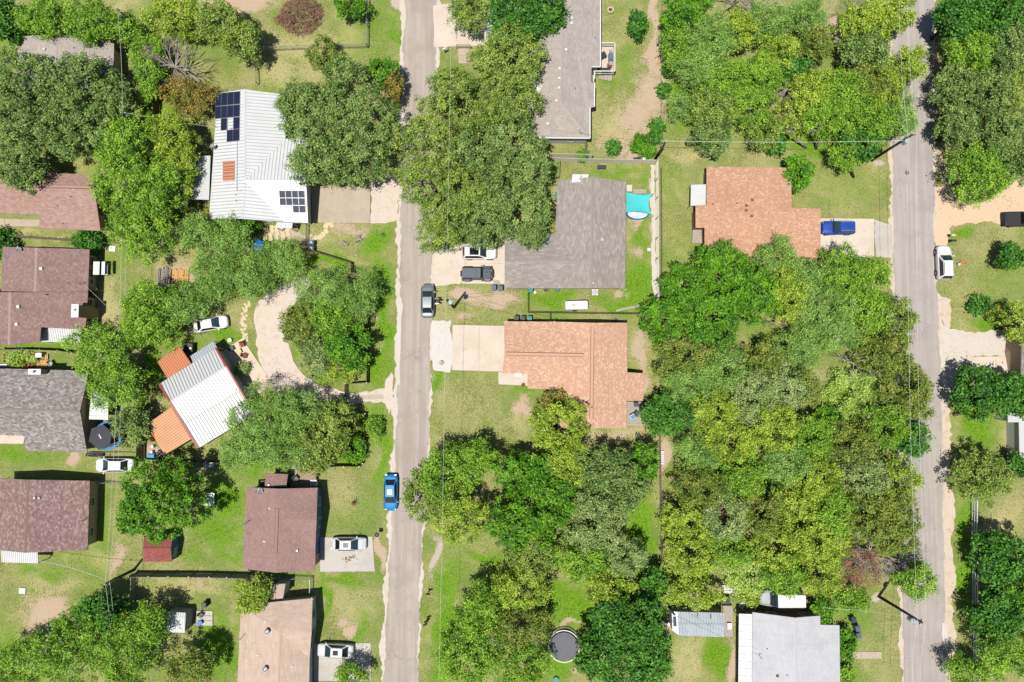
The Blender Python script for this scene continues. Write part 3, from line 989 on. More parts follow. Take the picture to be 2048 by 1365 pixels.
leanto(h2, 'patio_roof', [(91, 656, 2.5), (163, 658, 2.4), (161, 686, 2.2), (80, 684, 2.3)], M_metal2, .3)
p = P(149.5, 622, 4.6)
m = MB(); m.box((p.x, p.y, 2.25), (.8, 1.55, 4.5)); ch = m.build('chimney', W_tan, h2.root)
m = MB(); m.box((p.x, p.y, 4.54), (.95, 1.7, .08)); m.cyl((p.x + .05, p.y + .1), .12, 4.55, 4.95, 10); m.build('chimney_cap', M_white, ch)
h = House('house', 'charcoal shingle roofed house with a white awning and a caged trampoline behind it',
          dict(a=(-60, 736, 2.6), b=(178, 742, 2.6), r=(160, 823, 3.9), c=(174, 905, 2.6), d=(52, 902, 2.6), e=(47, 872, 3.05), f=(-60, 868, 3.05), l=(-60, 818, 3.9)),
          [('a', 'b', 'r', 'l'), ('l', 'r', 'c', 'd', 'e', 'f')], S_char, W_tan, 'abcdef', fascia=M_fasciad, caps=[('l', 'r')], overhang=.35, windows=[(190, 780, 1.2)])
h.pipe(42, 777, .2, .08, M_white); h.pipe(85, 858, .2, .08, M_white); h.pipe(100, 891, .2, .08, M_white)
p = P(69, 744, 4.0)
m = MB(); m.box((p.x, p.y, 2.0), (1.5, .6, 3.9)); ch = m.build('chimney', W_tan, h.root)
m = MB(); m.box((p.x, p.y, 3.99), (1.65, .72, .08)); m.cyl((p.x, p.y), .16, 4.0, 4.5, 10); m.build('chimney_cap', M_white, ch)
leanto(h, 'awning', [(182, 784, 2.4), (217, 785, 2.2), (216, 840, 2.2), (178, 839, 2.4)], M_metal2, 1.0)
h = House('house', 'brown shingle roofed house at the edge of the yards with a small white metal porch',
          dict(a=(-8, 957, 2.6), b=(56, 960, 3.7), c=(180, 962, 2.6), d=(175, 1101, 2.6), e=(50, 1106, 3.7), f=(-12, 1100, 2.6)),
          [('a', 'b', 'e', 'f'), ('b', 'c', 'd', 'e')], S_brown, W_beige, 'abcdef', fascia=M_fasciad, caps=[('b', 'e')], windows=[(190, 1000, 1.2), (190, 1060, 1.2)])
h.vent(71, 996, .25); h.vent(80, 996, .25); h.pipe(20, 1061, .25); h.mast(170, 1040)
leanto(h, 'porch_roof', [(2, 1101, 2.5), (75, 1105, 2.5), (76, 1127, 2.25), (3, 1125, 2.25)], M_metal, .25)

# --- white metal house with solar panels
h = House('house', 'white ribbed metal roofed house with solar panels and one orange roof panel',
          dict(nw=(435, 187, 2.8), rn=(489, 179, 4.2), ne=(571, 190, 2.8), rs=(484, 438, 4.2), sw=(418, 438, 2.8), x=(489, 361, 4.2), cr=(612, 361, 4.2), cs=(616, 446, 2.8), cn=(614, 277, 2.8), vn=(571, 278, 2.8), vs=(569, 444, 2.8)),
          [('nw', 'rn', 'x', 'rs', 'sw'), ('rn', 'ne', 'vn', 'x'), ('x', 'vn', 'cn', 'cr'), ('x', 'cr', 'cs', 'vs'), ('rs', 'x', 'vs')], M_metal, W_white,
          ['nw', 'ne', 'vn', 'cn', 'cs', 'vs', 'sw'], seams=.44, caps=[('rn', 'x'), ('x', 'rs'), ('x', 'cr')], fascia=M_trimw, overhang=.4, windows=[(596, 452, 1.0), (545, 450, 1.0)])
X0 = [432.5, 444.3, 456.6, 469, 481.8]
rows = [(184.5, 210.5), (211, 235.5), (236, 260), (260, 284)]
use = {0: (0, 1, 2, 3), 1: (0, 1, 2, 3), 2: (1, 3), 3: (2, 3)}
for r_, cols in use.items():
    y0, y1 = rows[r_]
    for c_ in cols:
        k0 = -0.5 * (y0 - 184) / 25; k1 = -0.5 * (y1 - 184) / 25
        yo = -1.2 * (c_ - 3) ; yn = -1.2 * (c_ - 2)
        h.solar([(X0[c_] + k0, y0 + yo), (X0[c_ + 1] + k0, y0 + yn), (X0[c_ + 1] + k1, y1 + yn), (X0[c_] + k1, y1 + yo)])
for r_, cols in {0: (0, 1, 2, 3), 1: (0, 1, 2, 3), 2: (2, 3)}.items():
    for c_ in cols:
        x0 = 558.5 + c_ * 12.7 + r_ * 1.0; y0 = 381.3 + r_ * 14.9
        h.solar([(x0, y0), (x0 + 12.7, y0 + .3), (x0 + 13.6, y0 + 15), (x0 + 1, y0 + 14.8)])
q = [h.on(446.2, 323), h.on(469.5, 321.5), h.on(469, 360.5), h.on(446, 362)]
m = MB(); up = Vector((0, 0, .07)); m.raw([p for p in q] + [p + up for p in q], [(4, 7, 6, 5), (0, 1, 5, 4), (1, 2, 6, 5), (2, 3, 7, 6), (3, 0, 4, 7)])
op = m.build('orange_panel', M_copper2, h.root)
m = MB()
for i in range(1, 10):
    m.bar(q[0] + (q[3] - q[0]) * (i / 10) + up * 1.2, q[1] + (q[2] - q[1]) * (i / 10) + up * 1.2, .05, .03)
m.build('panel_rib', M_rust, op)
p = h.on(431, 297); m = MB(); m.cyl(p, .17, p.z - .2, p.z + .9, 10); m.cyl(p, .26, p.z + .92, p.z + 1.02, 10); m.build('flue', M_steel, h.root)
h.pipe(473, 402, .25); h.pipe(472, 390, .2); h.pipe(463, 258, .2); h.mast(431, 255, .5)
m = MB(); m.bar(h.on(475, 283) + up, h.on(474, 382) + up, .05, .05); m.bar(h.on(474, 382) + up, h.on(484, 382) + up, .05, .05); m.build('conduit', M_steel, h.root)
leanto(h, 'side_porch_roof', [(383, 312, 2.6), (421, 312, 2.75), (418, 400, 2.75), (379, 399, 2.5)], M_metal2, .3)
leanto(h, 'door_awning', [(553, 445, 2.4), (585, 446, 2.4), (584, 457, 2.15), (553, 456, 2.15)], M_metal2, .35)

# --- tilted white metal shop
h = House('metal_workshop', 'white metal roofed workshop set askew, with red edge trim and orange porches',
          dict(a=(319, 768, 2.7), b=(431.5, 696.7, 2.7), r1=(340, 803, 3.55), r2=(452.6, 732.7, 3.55), s1=(367.3, 848.7, 3.0), s2=(480.7, 781, 3.0), t1=(396.3, 896.5, 2.75), t2=(509.7, 829, 2.75)),
          [('a', 'b', 'r2', 'r1'), ('r1', 'r2', 's2', 's1'), ('s1', 's2', 't2', 't1')], M_metal2, W_white, ['a', 'b', 't2', 't1'], cat='workshop', seams=.42, seam_mat=plain('grey_shaded_seam', C(160, 164, 167), .5), caps=[('r1', 'r2'), ('s1', 's2')], fascia=M_trimw, overhang=.25, windows=[(505, 800, 1.0)])  # grey seams carry the ribs' shadow in their colour
for pts in (('a', 'r1', 's1', 't1'), ('b', 'r2', 's2', 't2')):
    m = MB()
    for i in range(3): m.bar(h.V[pts[i]] + Vector((0, 0, .02)), h.V[pts[i + 1]] + Vector((0, 0, .02)), .24, .16)
    m.build('rake_trim', M_rakered, h.root)
leanto(h, 'porch_roof', [(314.6, 724, 2.45), (358.5, 692.3, 2.45), (382, 727, 2.6), (335.5, 758, 2.6)], M_copper2, .3, seam_dir=((358, 692, 2.5), (382, 727, 2.5)))
leanto(h, 'porch_roof', [(292.6, 850, 2.4), (343, 814.5, 2.4), (382, 878.5, 2.4), (329.5, 910.3, 2.4)], M_copper, .32, seam_dir=((292, 850, 2.4), (343, 814, 2.4)))
leanto(h, 'side_roof', [(380.5, 712.5, 2.3), (427, 682.6, 2.3), (434, 696, 2.5), (386, 725.5, 2.5)], M_metalg, .3)
h.vent(471, 781, .3, .1, M_steel)

# --- plum roof house with blue walls
h = House('house', 'plum shingle roofed house with blue walls facing the silver sedan driveway',
          dict(nw=(493, 975, 2.8), rn=(557, 978, 4.0), ne=(635.5, 976, 2.8), sw=(486, 1138, 2.8), rs=(552, 1146, 4.0), se=(630, 1141, 2.8), x=(560, 1040, 3.97), cr=(633, 1040, 3.9), vs=(630.5, 1097, 2.8), vn=(634.5, 983, 2.8)),
          [('nw', 'rn', 'x', 'rs', 'sw'), ('rn', 'ne', 'vn', 'x'), ('x', 'vn', 'cr'), ('x', 'cr', 'vs'), ('x', 'vs', 'se', 'rs')], S_plum, W_blue,
          ['nw', 'rn', 'ne', 'vn', 'cr', 'vs', 'se', 'rs', 'sw'], fascia=M_trimw, overhang=.3, windows=[(640, 1000, 1.1), (640, 1030, 1.1), (640, 1058, 1.1), (638, 1125, 1.0, 0, 2.1, 'door')])
h.ridge_vent((555, 1017), (551.5, 1107)); h.pipe(540, 1017, .25, .07, M_white); h.pipe(529, 1083, .25, .07, M_white); h.vent(595, 1101, .3, .2); h.dish(521, 981, .5, 1.3); h.mast(496, 1045)
hx = House('annex', '', dict(a=(532, 947, 2.3), b=(576, 949, 2.3), c=(572, 974, 2.75), d=(529, 973, 2.75)), [('a', 'b', 'c', 'd')], S_plum, W_blue, 'abcd', fascia=M_trimw, overhang=.25, roofname='rear_roof', root=h.root)
hx.vent(538.5, 970, .28, .2)


def deck(label, quad, z, mat, n, along=0, rail=(), name='deck', cat='deck', railmat=None):
    t = thing(name, label, cat, P(*quad[0]))
    a, b, c, d = [P(x, y, z) for x, y in quad]
    if along: a, b, c, d = b, c, d, a
    for i in range(n):
        u0, u1 = (i + .04) / n, (i + .96) / n
        q = [a + (d - a) * u0, b + (c - b) * u0, b + (c - b) * u1, a + (d - a) * u1]
        m = MB(); m.prism([(p.x, p.y) for p in q], z - .05, z + .004 * hsh(i)); m.build('plank', mat, t)
    m = MB()
    cc = (a + b + c + d) / 4
    for p in (a, b, c, d):
        q = p + (cc - p) * .05
        m.box((q.x, q.y, (z - .06) / 2), (.12, .12, z - .06))
    m.build('deck_post', mat, t)
    for (x0, y0), (x1, y1) in rail:
        p, q = P(x0, y0, z), P(x1, y1, z)
        m = MB()
        m.bar(p + Vector((0, 0, .95)), q + Vector((0, 0, .95)), .14, .06)
        m.bar(p + Vector((0, 0, .2)), q + Vector((0, 0, .2)), .06, .06)
        k = max(2, int((q - p).length / .25))
        for i in range(k + 1):
            e = p + (q - p) * (i / k)
            m.box((e.x, e.y, z + .47), (.05, .05, .94))
        m.build('railing', railmat or mat, t)
    return t


deck('brown plank deck behind the blue walled house, with a purple round thing by it', [(580, 940), (633, 938), (633, 974), (580, 974)], .5, M_wood, 14, 1, [((633, 938), (633, 958))])

# --- beige roofed house at the bottom
h = House('house', 'beige shingle roofed house at the bottom edge with two roof turbines',
          dict(nw=(482, 1212, 2.7), n=(531, 1206, 2.7), ne=(625, 1197, 2.7), r=(560, 1266, 3.9), rs=(552, 1440, 3.9), se=(617, 1440, 2.7), sw=(471, 1440, 2.7), cr=(623, 1266, 3.6), vs=(619, 1317, 2.7)),
          [('nw', 'n', 'ne', 'r'), ('nw', 'r', 'rs', 'sw'), ('r', 'ne', 'cr'), ('r', 'cr', 'vs'), ('r', 'vs', 'se', 'rs')], S_beige, W_white, ['nw', 'ne', 'cr', 'vs', 'se', 'sw'], fascia=M_trimw, overhang=.4,
          caps=[('r', 'ne'), ('r', 'rs')], windows=[(629, 1220, 1.2), (628, 1250, 1.4), (627, 1280, 1.4)])
h.turbine(536.5, 1261); h.turbine(533, 1336); h.pipe(532, 1243, .2); h.pipe(496, 1282, .2); h.pipe(516, 1310, .2); h.pipe(585, 1333, .2); h.mast(487, 1272)
hx = House('annex', '', dict(a=(544, 1169, 2.5), b=(571, 1168, 2.5), c=(566, 1197, 2.9), d=(541, 1200, 2.9)), [('a', 'b', 'c', 'd')], S_beige, W_white, 'abcd', fascia=M_trimw, overhang=.15, roofname='rear_roof', root=h.root)

# --- centre houses
h = House('house', 'long light grey shingle roofed house at the top with many small white vents',
          dict(rt=(1128, -60, 4.0), e0=(1201, -60, 2.75), e1=(1201, 134, 2.75), e2=(1183, 134, 3.02), e3=(1183, 165, 3.02), e4=(1189, 166, 2.93), e5=(1189, 214, 2.93), e6=(1180, 216, 3.08), e7=(1180, 277, 2.9), r=(1121, 203, 4.0), w0=(1062, 276, 2.9), w1=(1046, 140, 2.8), w2=(1072, 80, 2.8), w3=(1085, -60, 2.8)),
          [('rt', 'e0', 'e1', 'e2', 'e3', 'e4', 'e5', 'e6', 'e7', 'r'), ('r', 'e7', 'w0'), ('rt', 'r', 'w0', 'w1', 'w2', 'w3')], S_grey, W_white, ['w3', 'e0', 'e1', 'e2', 'e3', 'e4', 'e5', 'e6', 'e7', 'w0', 'w1', 'w2'], fascia=M_trimw, overhang=.3,
          caps=[('rt', 'r'), ('r', 'e7'), ('r', 'w0')], windows=[(1140, 282, 1.2)])
for q in ((1136, 27), (1143, 38), (1143, 48), (1132, 101), (1119, 139), (1118.5, 158), (1118, 177), (1112.5, 203), (1095, 249)): h.vent(*q, .34, .22)
h.pipe(1150, 177, .25); h.pipe(1191, 76, .25); h.dish(1160, 266, .3, -.4)
m = MB()
for a_, b_ in (('e0', 'e1'), ('e1', 'e2'), ('e4', 'e5'), ('e6', 'e7'), ('e7', 'w0')):
    m.bar(h.V[a_] + Vector((0, 0, -.03)), h.V[b_] + Vector((0, 0, -.03)), .13, .14)
m.build('gutter', M_white, h.root)
hx = House('wing', '', dict(a=(1128, 98, 3.95), b=(1070, 104, 3.7), c=(1062, 62, 2.9), d=(1108, 52, 3.5), e=(1066, 140, 2.9), f=(1110, 150, 3.75)), [('a', 'b', 'c', 'd'), ('a', 'f', 'e', 'b')], S_grey, W_white, 'abc', walls=False, fascia=M_trimw, roofname='wing_roof', root=h.root, caps=[('a', 'b')])
t = deck('white railed timber deck behind the long grey house, with furniture on it', [(1199, 94), (1227, 94), (1227, 149), (1199, 149)], .7, M_conc, 12, 1, [((1199, 93), (1228, 93)), ((1228, 93), (1228, 149)), ((1186, 149), (1228, 149)), ((1188, 150), (1188, 164))], railmat=M_trimw)
m = MB()
for i in range(4): m.box(tuple(P(1186, 153 + i * 3.4, .6 - .15 * i)), (.5, .22, .06))
m.build('step', M_trimw, t)

h = House('house', 'grey shingle roofed house with two cars in its driveway and a teal shade sail',
          dict(nw=(1115, 362, 2.7), rn=(1184, 354, 3.9), ne=(1252, 364, 2.7), se=(1250.5, 577, 2.7), rs=(1183, 577, 3.9), v1=(1111, 577, 2.7), x=(1153, 522, 3.42), v2=(1111, 468, 2.7), cr=(1009.5, 522, 3.42), a=(1009, 468, 2.7), b=(1009, 577, 2.7)),
          [('nw', 'rn', 'rs', 'v1', 'x', 'v2'), ('rn', 'ne', 'se', 'rs'), ('cr', 'x', 'v2', 'a'), ('cr', 'b', 'v1', 'x')], S_grey2, W_brick,
          ['nw', 'rn', 'ne', 'se', 'b', 'cr', 'a', 'v2'], fascia=M_trimw, overhang=.3, caps=[('rn', 'rs'), ('cr', 'x')], windows=[(1220, 582, 1.2), (1140, 582, 1.2), (1060, 582, 1.0)])
h.vent(1204, 480, .5, .2, M_alu); h.pipe(1207, 495, .2); h.pipe(1034, 525, .2); h.pipe(1077, 513, .25); h.vent(1186, 567, .2, .3, M_white)
m = MB()
q = [P(1145, 349, 3.3), P(1177, 349, 3.3), P(1177, 362, 3.55), P(1143, 366, 3.5)]
m.raw([p - Vector((0, 0, .5)) for p in q] + q, [(4, 7, 6, 5), (0, 1, 5, 4), (1, 2, 6, 5), (2, 3, 7, 6), (3, 0, 4, 7)])
cb = m.build('cooler_box', M_white, h.root)
m = MB(); p = P(1162, 354, 3.4); m.cyl(p, .16, 3.3, 3.5, 10); m.build('cooler_knob', M_alu, cb)

h = House('house', 'tan shingle roofed house with long ridge vents and a stained two slab driveway',
          dict(a=(1008, 643, 2.65), b=(1120, 644, 2.68), rn=(1186, 646, 3.9), ne=(1254.5, 646, 2.65), e1=(1254.5, 745, 2.65), e2=(1286, 747, 2.1), e3=(1285.5, 802, 2.1), e4=(1253.5, 802, 2.65), se=(1253, 857, 2.65), rs=(1183, 857, 3.9), sw=(1120, 857, 2.7), v=(1120, 779, 2.68), g=(1055, 778, 2.65), g2=(1055, 748, 3.05), c=(1004, 747, 3.05), cr=(1009, 708, 3.6), x=(1169, 710, 3.6)),
          [('a', 'b', 'x', 'cr'), ('cr', 'x', 'v', 'g', 'g2', 'c'), ('b', 'rn', 'rs', 'sw', 'v', 'x'), ('rn', 'ne', 'e1', 'e2', 'e3', 'e4', 'se', 'rs')], S_tan, W_tan,
          ['a', 'b', 'rn', 'ne', 'e1', 'e2', 'e3', 'e4', 'se', 'rs', 'sw', 'v', 'g', 'g2', 'c', 'cr'], fascia=M_fascia, overhang=.3, windows=[(1025, 755, 1.0)])
h.ridge_vent((1013, 708), (1167, 711)); h.ridge_vent((1185, 656), (1182.5, 838))
h.pipe(1196, 722, .15); h.pipe(1225, 846, .15); h.pipe(1183, 815, .5, .08, M_rust); h.pipe(1109, 644, .4)
deck('small grey plank patio deck at the corner of the tan roofed house', [(1254, 804), (1286, 804), (1286, 852), (1254, 852)], .3, M_woodg, 12, 0)

h = House('house', 'orange shingle roofed house with flecked tabs and a white canopy beside the grey road',
          dict(a=(1413, 333, 2.6), b=(1583, 336, 2.6), c=(1583, 416, 3.3), d=(1641, 418, 3.3), rr=(1641.5, 424, 3.37), e=(1641, 516, 2.55), f=(1409, 512, 2.55), g=(1409, 456, 3.05), g2=(1391, 456, 3.05), rl=(1391, 424, 3.37), k=(1391, 411, 3.27), l=(1413, 410, 3.27)),
          [('a', 'b', 'c', 'd', 'rr', 'rl', 'k', 'l'), ('rl', 'rr', 'e', 'f', 'g', 'g2')], S_orange, W_brick, ['a', 'b', 'c', 'd', 'e', 'f', 'g', 'g2', 'k', 'l'], fascia=M_fasciad, overhang=.3)
for q in ((1504.5, 400.5), (1493, 411.5), (1492.5, 421), (1503.5, 432)): h.vent(*q, .36, .12, M_fasciad)
h.pipe(1426, 409, .2, .06, M_rust); h.pipe(1474, 407, .2, .06, M_rust); h.mast(1431, 336, .4)
leanto(h, 'canopy', [(1382, 370, 2.3), (1413, 369, 2.5), (1413, 412, 2.5), (1381, 412, 2.3)], M_metal2, 0)
deck('weathered grey timber landing and steps beside the orange roofed house', [(1386, 457), (1408, 457), (1407, 487), (1384, 486)], .45, M_woodg, 10, 0)

# --- bottom right: trailer home and clad trailer
h = House('mobile_home', 'white roofed mobile home with white side porch at the bottom by the road',
          dict(nw=(1505, 1225, 2.75), r=(1590, 1236, 3.35), n2=(1640, 1232, 2.98), n3=(1641, 1250, 2.98), ne=(1679, 1251, 2.7), se=(1681, 1440, 2.7), rs=(1594, 1440, 3.35), sw=(1504, 1440, 2.75)),
          [('nw', 'r', 'rs', 'sw'), ('r', 'n2', 'n3', 'ne', 'se', 'rs')], S_white, W_brick, ['nw', 'r', 'n2', 'n3', 'ne', 'se', 'sw'], cat='mobile home', fascia=M_trimw, overhang=.3, windows=[(1535, 1215, 1.4), (1600, 1218, 1.4)], caps=[('r', 'rs')])
h.mast(1518, 1311, .9); h.pipe(1534, 1298, .2); h.vent(1555, 1352, .35, .1, M_rust); h.pipe(1574, 1351, .2)
leanto(h, 'side_porch_roof', [(1478, 1228, 2.4), (1504, 1229, 2.6), (1503, 1440, 2.6), (1476, 1440, 2.4)], M_metal2, .9)
h = House('trailer_shed', 'bluish metal clad trailer with rusty roof streaks and a timber deck at one end',
          dict(a=(1356.5, 1224, 2.5), b=(1447.5, 1226, 2.5), rr=(1448.5, 1251, 2.9), c=(1449, 1275, 2.5), d=(1358, 1271.5, 2.5), rl=(1357.5, 1249, 2.9)),
          [('a', 'b', 'rr', 'rl'), ('rl', 'rr', 'c', 'd')], M_metalg, W_grey, ['a', 'b', 'rr', 'c', 'd', 'rl'], cat='shed', seams=.35, caps=[('rl', 'rr')], fascia=M_steel, overhang=.1, windows=[(1370, 1218, .8)])
b2 = House('bay', '', dict(a=(1357, 1224.5, 2.45), b=(1357.5, 1271, 2.45), c=(1344.5, 1261, 2.2), d=(1343.5, 1223, 2.2)), [('a', 'b', 'c', 'd')], M_metalg, W_grey, 'abcd', fascia=M_steel, overhang=.05, roofname='bay_roof', root=h.root)
for q in ((1395, 1234), (1421, 1236)):
    p = h.on(*q); m = MB(); m.box((p.x, p.y, p.z + .02), (.12, .8, .03)); m.build('rust_streak', M_rust, h.root)
m = MB()
q = [P(1346, 1235, 2.35), P(1352, 1234, 2.4), P(1353, 1252, 2.4), P(1347, 1253, 2.35)]
m.raw(q + [x + Vector((0, 0, .1)) for x in q], [(4, 7, 6, 5), (0, 1, 5, 4), (1, 2, 6, 5), (2, 3, 7, 6), (3, 0, 4, 7)]); m.build('skylight', M_glass, h.root)
deck('grey timber deck at the end of the bluish trailer', [(1446, 1212), (1464, 1212), (1466, 1274), (1450, 1274)], .6, M_woodg, 6, 1)

# --- sheds and far side buildings
h = House('garden_shed', 'small blue garden shed with red shingle roof and two white framed windows',
          dict(a=(288, 1072, 1.9), b=(345, 1069, 1.9), r2=(341, 1098, 2.7), c=(343.5, 1124, 1.9), d=(287, 1124, 1.9), r1=(286, 1099, 2.7)),
          [('a', 'b', 'r2', 'r1'), ('r1', 'r2', 'c', 'd')], S_red, W_blue, ['a', 'b', 'r2', 'c', 'd', 'r1'], cat='shed', fascia=M_trimw, overhang=.12, windows=[(360, 1090, .7, .8, 1.6), (360, 1104, .7, .8, 1.6)], caps=[('r1', 'r2')])
h = House('garden_shed', 'small white metal shed with a dark rear wall beside a concrete patio slab',
          dict(a=(333.6, 1224, 2.1), b=(371.6, 1226, 2.1), r2=(370.8, 1238, 2.35), c=(369.5, 1266, 2.05), d=(330, 1264.7, 2.05), r1=(332.5, 1236, 2.35)),
          [('a', 'b', 'r2', 'r1'), ('r1', 'r2', 'c', 'd')], M_metal, W_grey, ['a', 'b', 'r2', 'c', 'd', 'r1'], cat='shed', seams=.3, seam_mat=M_metal, fascia=M_trimw, overhang=.08, windows=[(385, 1235, .9, .9, 1.6)])
h = House('house', 'white roofed building cut by the frame beyond the dark oak and its lawn',
          dict(a=(2016, 820, 2.5), b=(2130, 818, 2.5), c=(2130, 955, 2.5), d=(2040, 952, 2.5), e=(2038, 845, 2.5), f=(2016, 845, 2.5)), [('a', 'b', 'c', 'd', 'e', 'f')], M_metal2, W_white, 'abcdef', fascia=M_trimw, overhang=.15)
h = House('house', 'dark grey roofed house edge cut by the frame beside the far concrete pad',
          dict(a=(2042, 640, 2.7), b=(2160, 640, 2.7), r2=(2160, 700, 3.8), c=(2160, 765, 2.7), d=(2042, 765, 2.7), r1=(2044, 702, 3.8)), [('a', 'b', 'r2', 'r1'), ('r1', 'r2', 'c', 'd')], S_char, W_beige, ['a', 'b', 'r2', 'c', 'd', 'r1'], fascia=M_trimw)
h = House('carport', 'small white ribbed metal carport roof poking out from under the top oaks',
          dict(a=(969, 46, 2.4), b=(1036, 42, 2.4), c=(1036, 78, 2.25), d=(969, 79, 2.25)), [('a', 'b', 'c', 'd')], M_metal2, W_white, 'abcd', cat='carport', walls=False, seams=.5, thick=.06, fascia=M_trimw)
for p in h.eave:
    m = MB(); m.box((p.x * .99, p.y * .995, 1.1), (.1, .1, 2.2)); m.build('post', M_trimw, h.root)
# ------------------------------------------------------------------ trees
def m_leaf(name, dark, light, warm=None):
    t = NT('leaf_' + name)
    at = t.n('ShaderNodeAttribute', attribute_name='tint')
    f = at.outputs['Fac']
    c = t.mix(t.ss(f, 0.0, 1.0), dark, light)
    if warm: c = t.mix(t.m('MULTIPLY', t.ss(f, 0.8, 1.0), 0.7), c, warm)
    t.b.inputs['Roughness'].default_value = 0.55
    t.b.inputs['Specular IOR Level'].default_value = 0.3
    t.col(c)
    tr = t.n('ShaderNodeBsdfTranslucent')
    x = t.n('ShaderNodeMix', data_type='RGBA', blend_type='MULTIPLY')
    x.inputs[0].default_value = 1
    t.set(x.inputs[6], c)
    x.inputs[7].default_value = (1.1, 1.25, 0.55, 1)
    t.t.links.new(x.outputs[2], tr.inputs['Color'])
    ms = t.n('ShaderNodeMixShader')
    ms.inputs[0].default_value = 0.2
    t.t.links.new(t.b.outputs[0], ms.inputs[1])
    t.t.links.new(tr.outputs[0], ms.inputs[2])
    t.t.links.new(ms.outputs[0], t.t.nodes['Material Output'].inputs['Surface'])
    return t.mat


K = 1.68
# species: (material, puffs per m2, leaves per puff, puff spread m, stretch, leaf length, leaf width, upward bias)
SP = {
    'oak': (m_leaf('oak', C(66, 98, 40, K), C(146, 170, 92, K)), 2.3, 17, .26, 1.0, .30, .20, .55),
    'oakl': (m_leaf('olive_oak', C(80, 110, 38, K), C(158, 178, 80, K)), 2.3, 17, .25, 1.2, .28, .18, .55),
    'dark': (m_leaf('dark_broadleaf', C(36, 82, 22, K), C(90, 146, 46, K)), 2.0, 16, .30, 1.0, .40, .28, .6),
    'elm': (m_leaf('elm', C(72, 116, 24, K), C(150, 188, 58, K)), 2.0, 18, .24, 2.0, .32, .16, .6),
    'viv': (m_leaf('vivid', C(44, 96, 12, K), C(112, 164, 32, K)), 2.1, 17, .25, 1.2, .34, .22, .6),
    'yel': (m_leaf('yellow_green', C(94, 126, 26, K), C(176, 196, 70, K)), 2.2, 17, .24, 1.3, .28, .18, .6),
    'mes': (m_leaf('feathery', C(82, 122, 44, K), C(156, 190, 92, K)), 2.0, 20, .27, 1.8, .34, .10, .6),
    'grey': (m_leaf('silvery', C(96, 126, 60, K), C(172, 188, 118, K)), 2.2, 17, .24, 1.1, .26, .16, .5),
    'cedar': (m_leaf('cedar', C(70, 98, 30, K), C(146, 164, 66, K), C(166, 150, 76, K)), 2.3, 17, .24, 1.1, .28, .18, .5),
    'rust': (m_leaf('rusty', C(92, 98, 36, K), C(160, 154, 72, K), C(196, 122, 70, K)), 2.2, 16, .24, 1.1, .26, .18, .5),
    'brown': (m_leaf('dead_brown', C(112, 76, 60, K), C(188, 142, 116, K)), 1.7, 12, .26, 1.8, .34, .07, .3),
    'flower': (m_leaf('flowering', C(60, 104, 30, K), C(120, 160, 50, K), C(240, 170, 60, K)), 2.6, 16, .2, 1.0, .24, .18, .5),
    'pale': (m_leaf('pale_brush', C(132, 172, 62, K), C(192, 210, 112, K)), 2.0, 16, .26, 1.4, .30, .14, .6),
}
M_bark = plain('bark', C(150, 132, 112), 0.95, var=.35, scale=5)
M_barkd = plain('bark_dark', C(96, 82, 66), 0.95, var=.35, scale=5)
M_twig = plain('dead_twig', C(196, 184, 172), 0.9, var=.3, scale=6)
M_twigr = plain('dead_twig_reddish', C(172, 128, 108), 0.9, var=.35, scale=6)


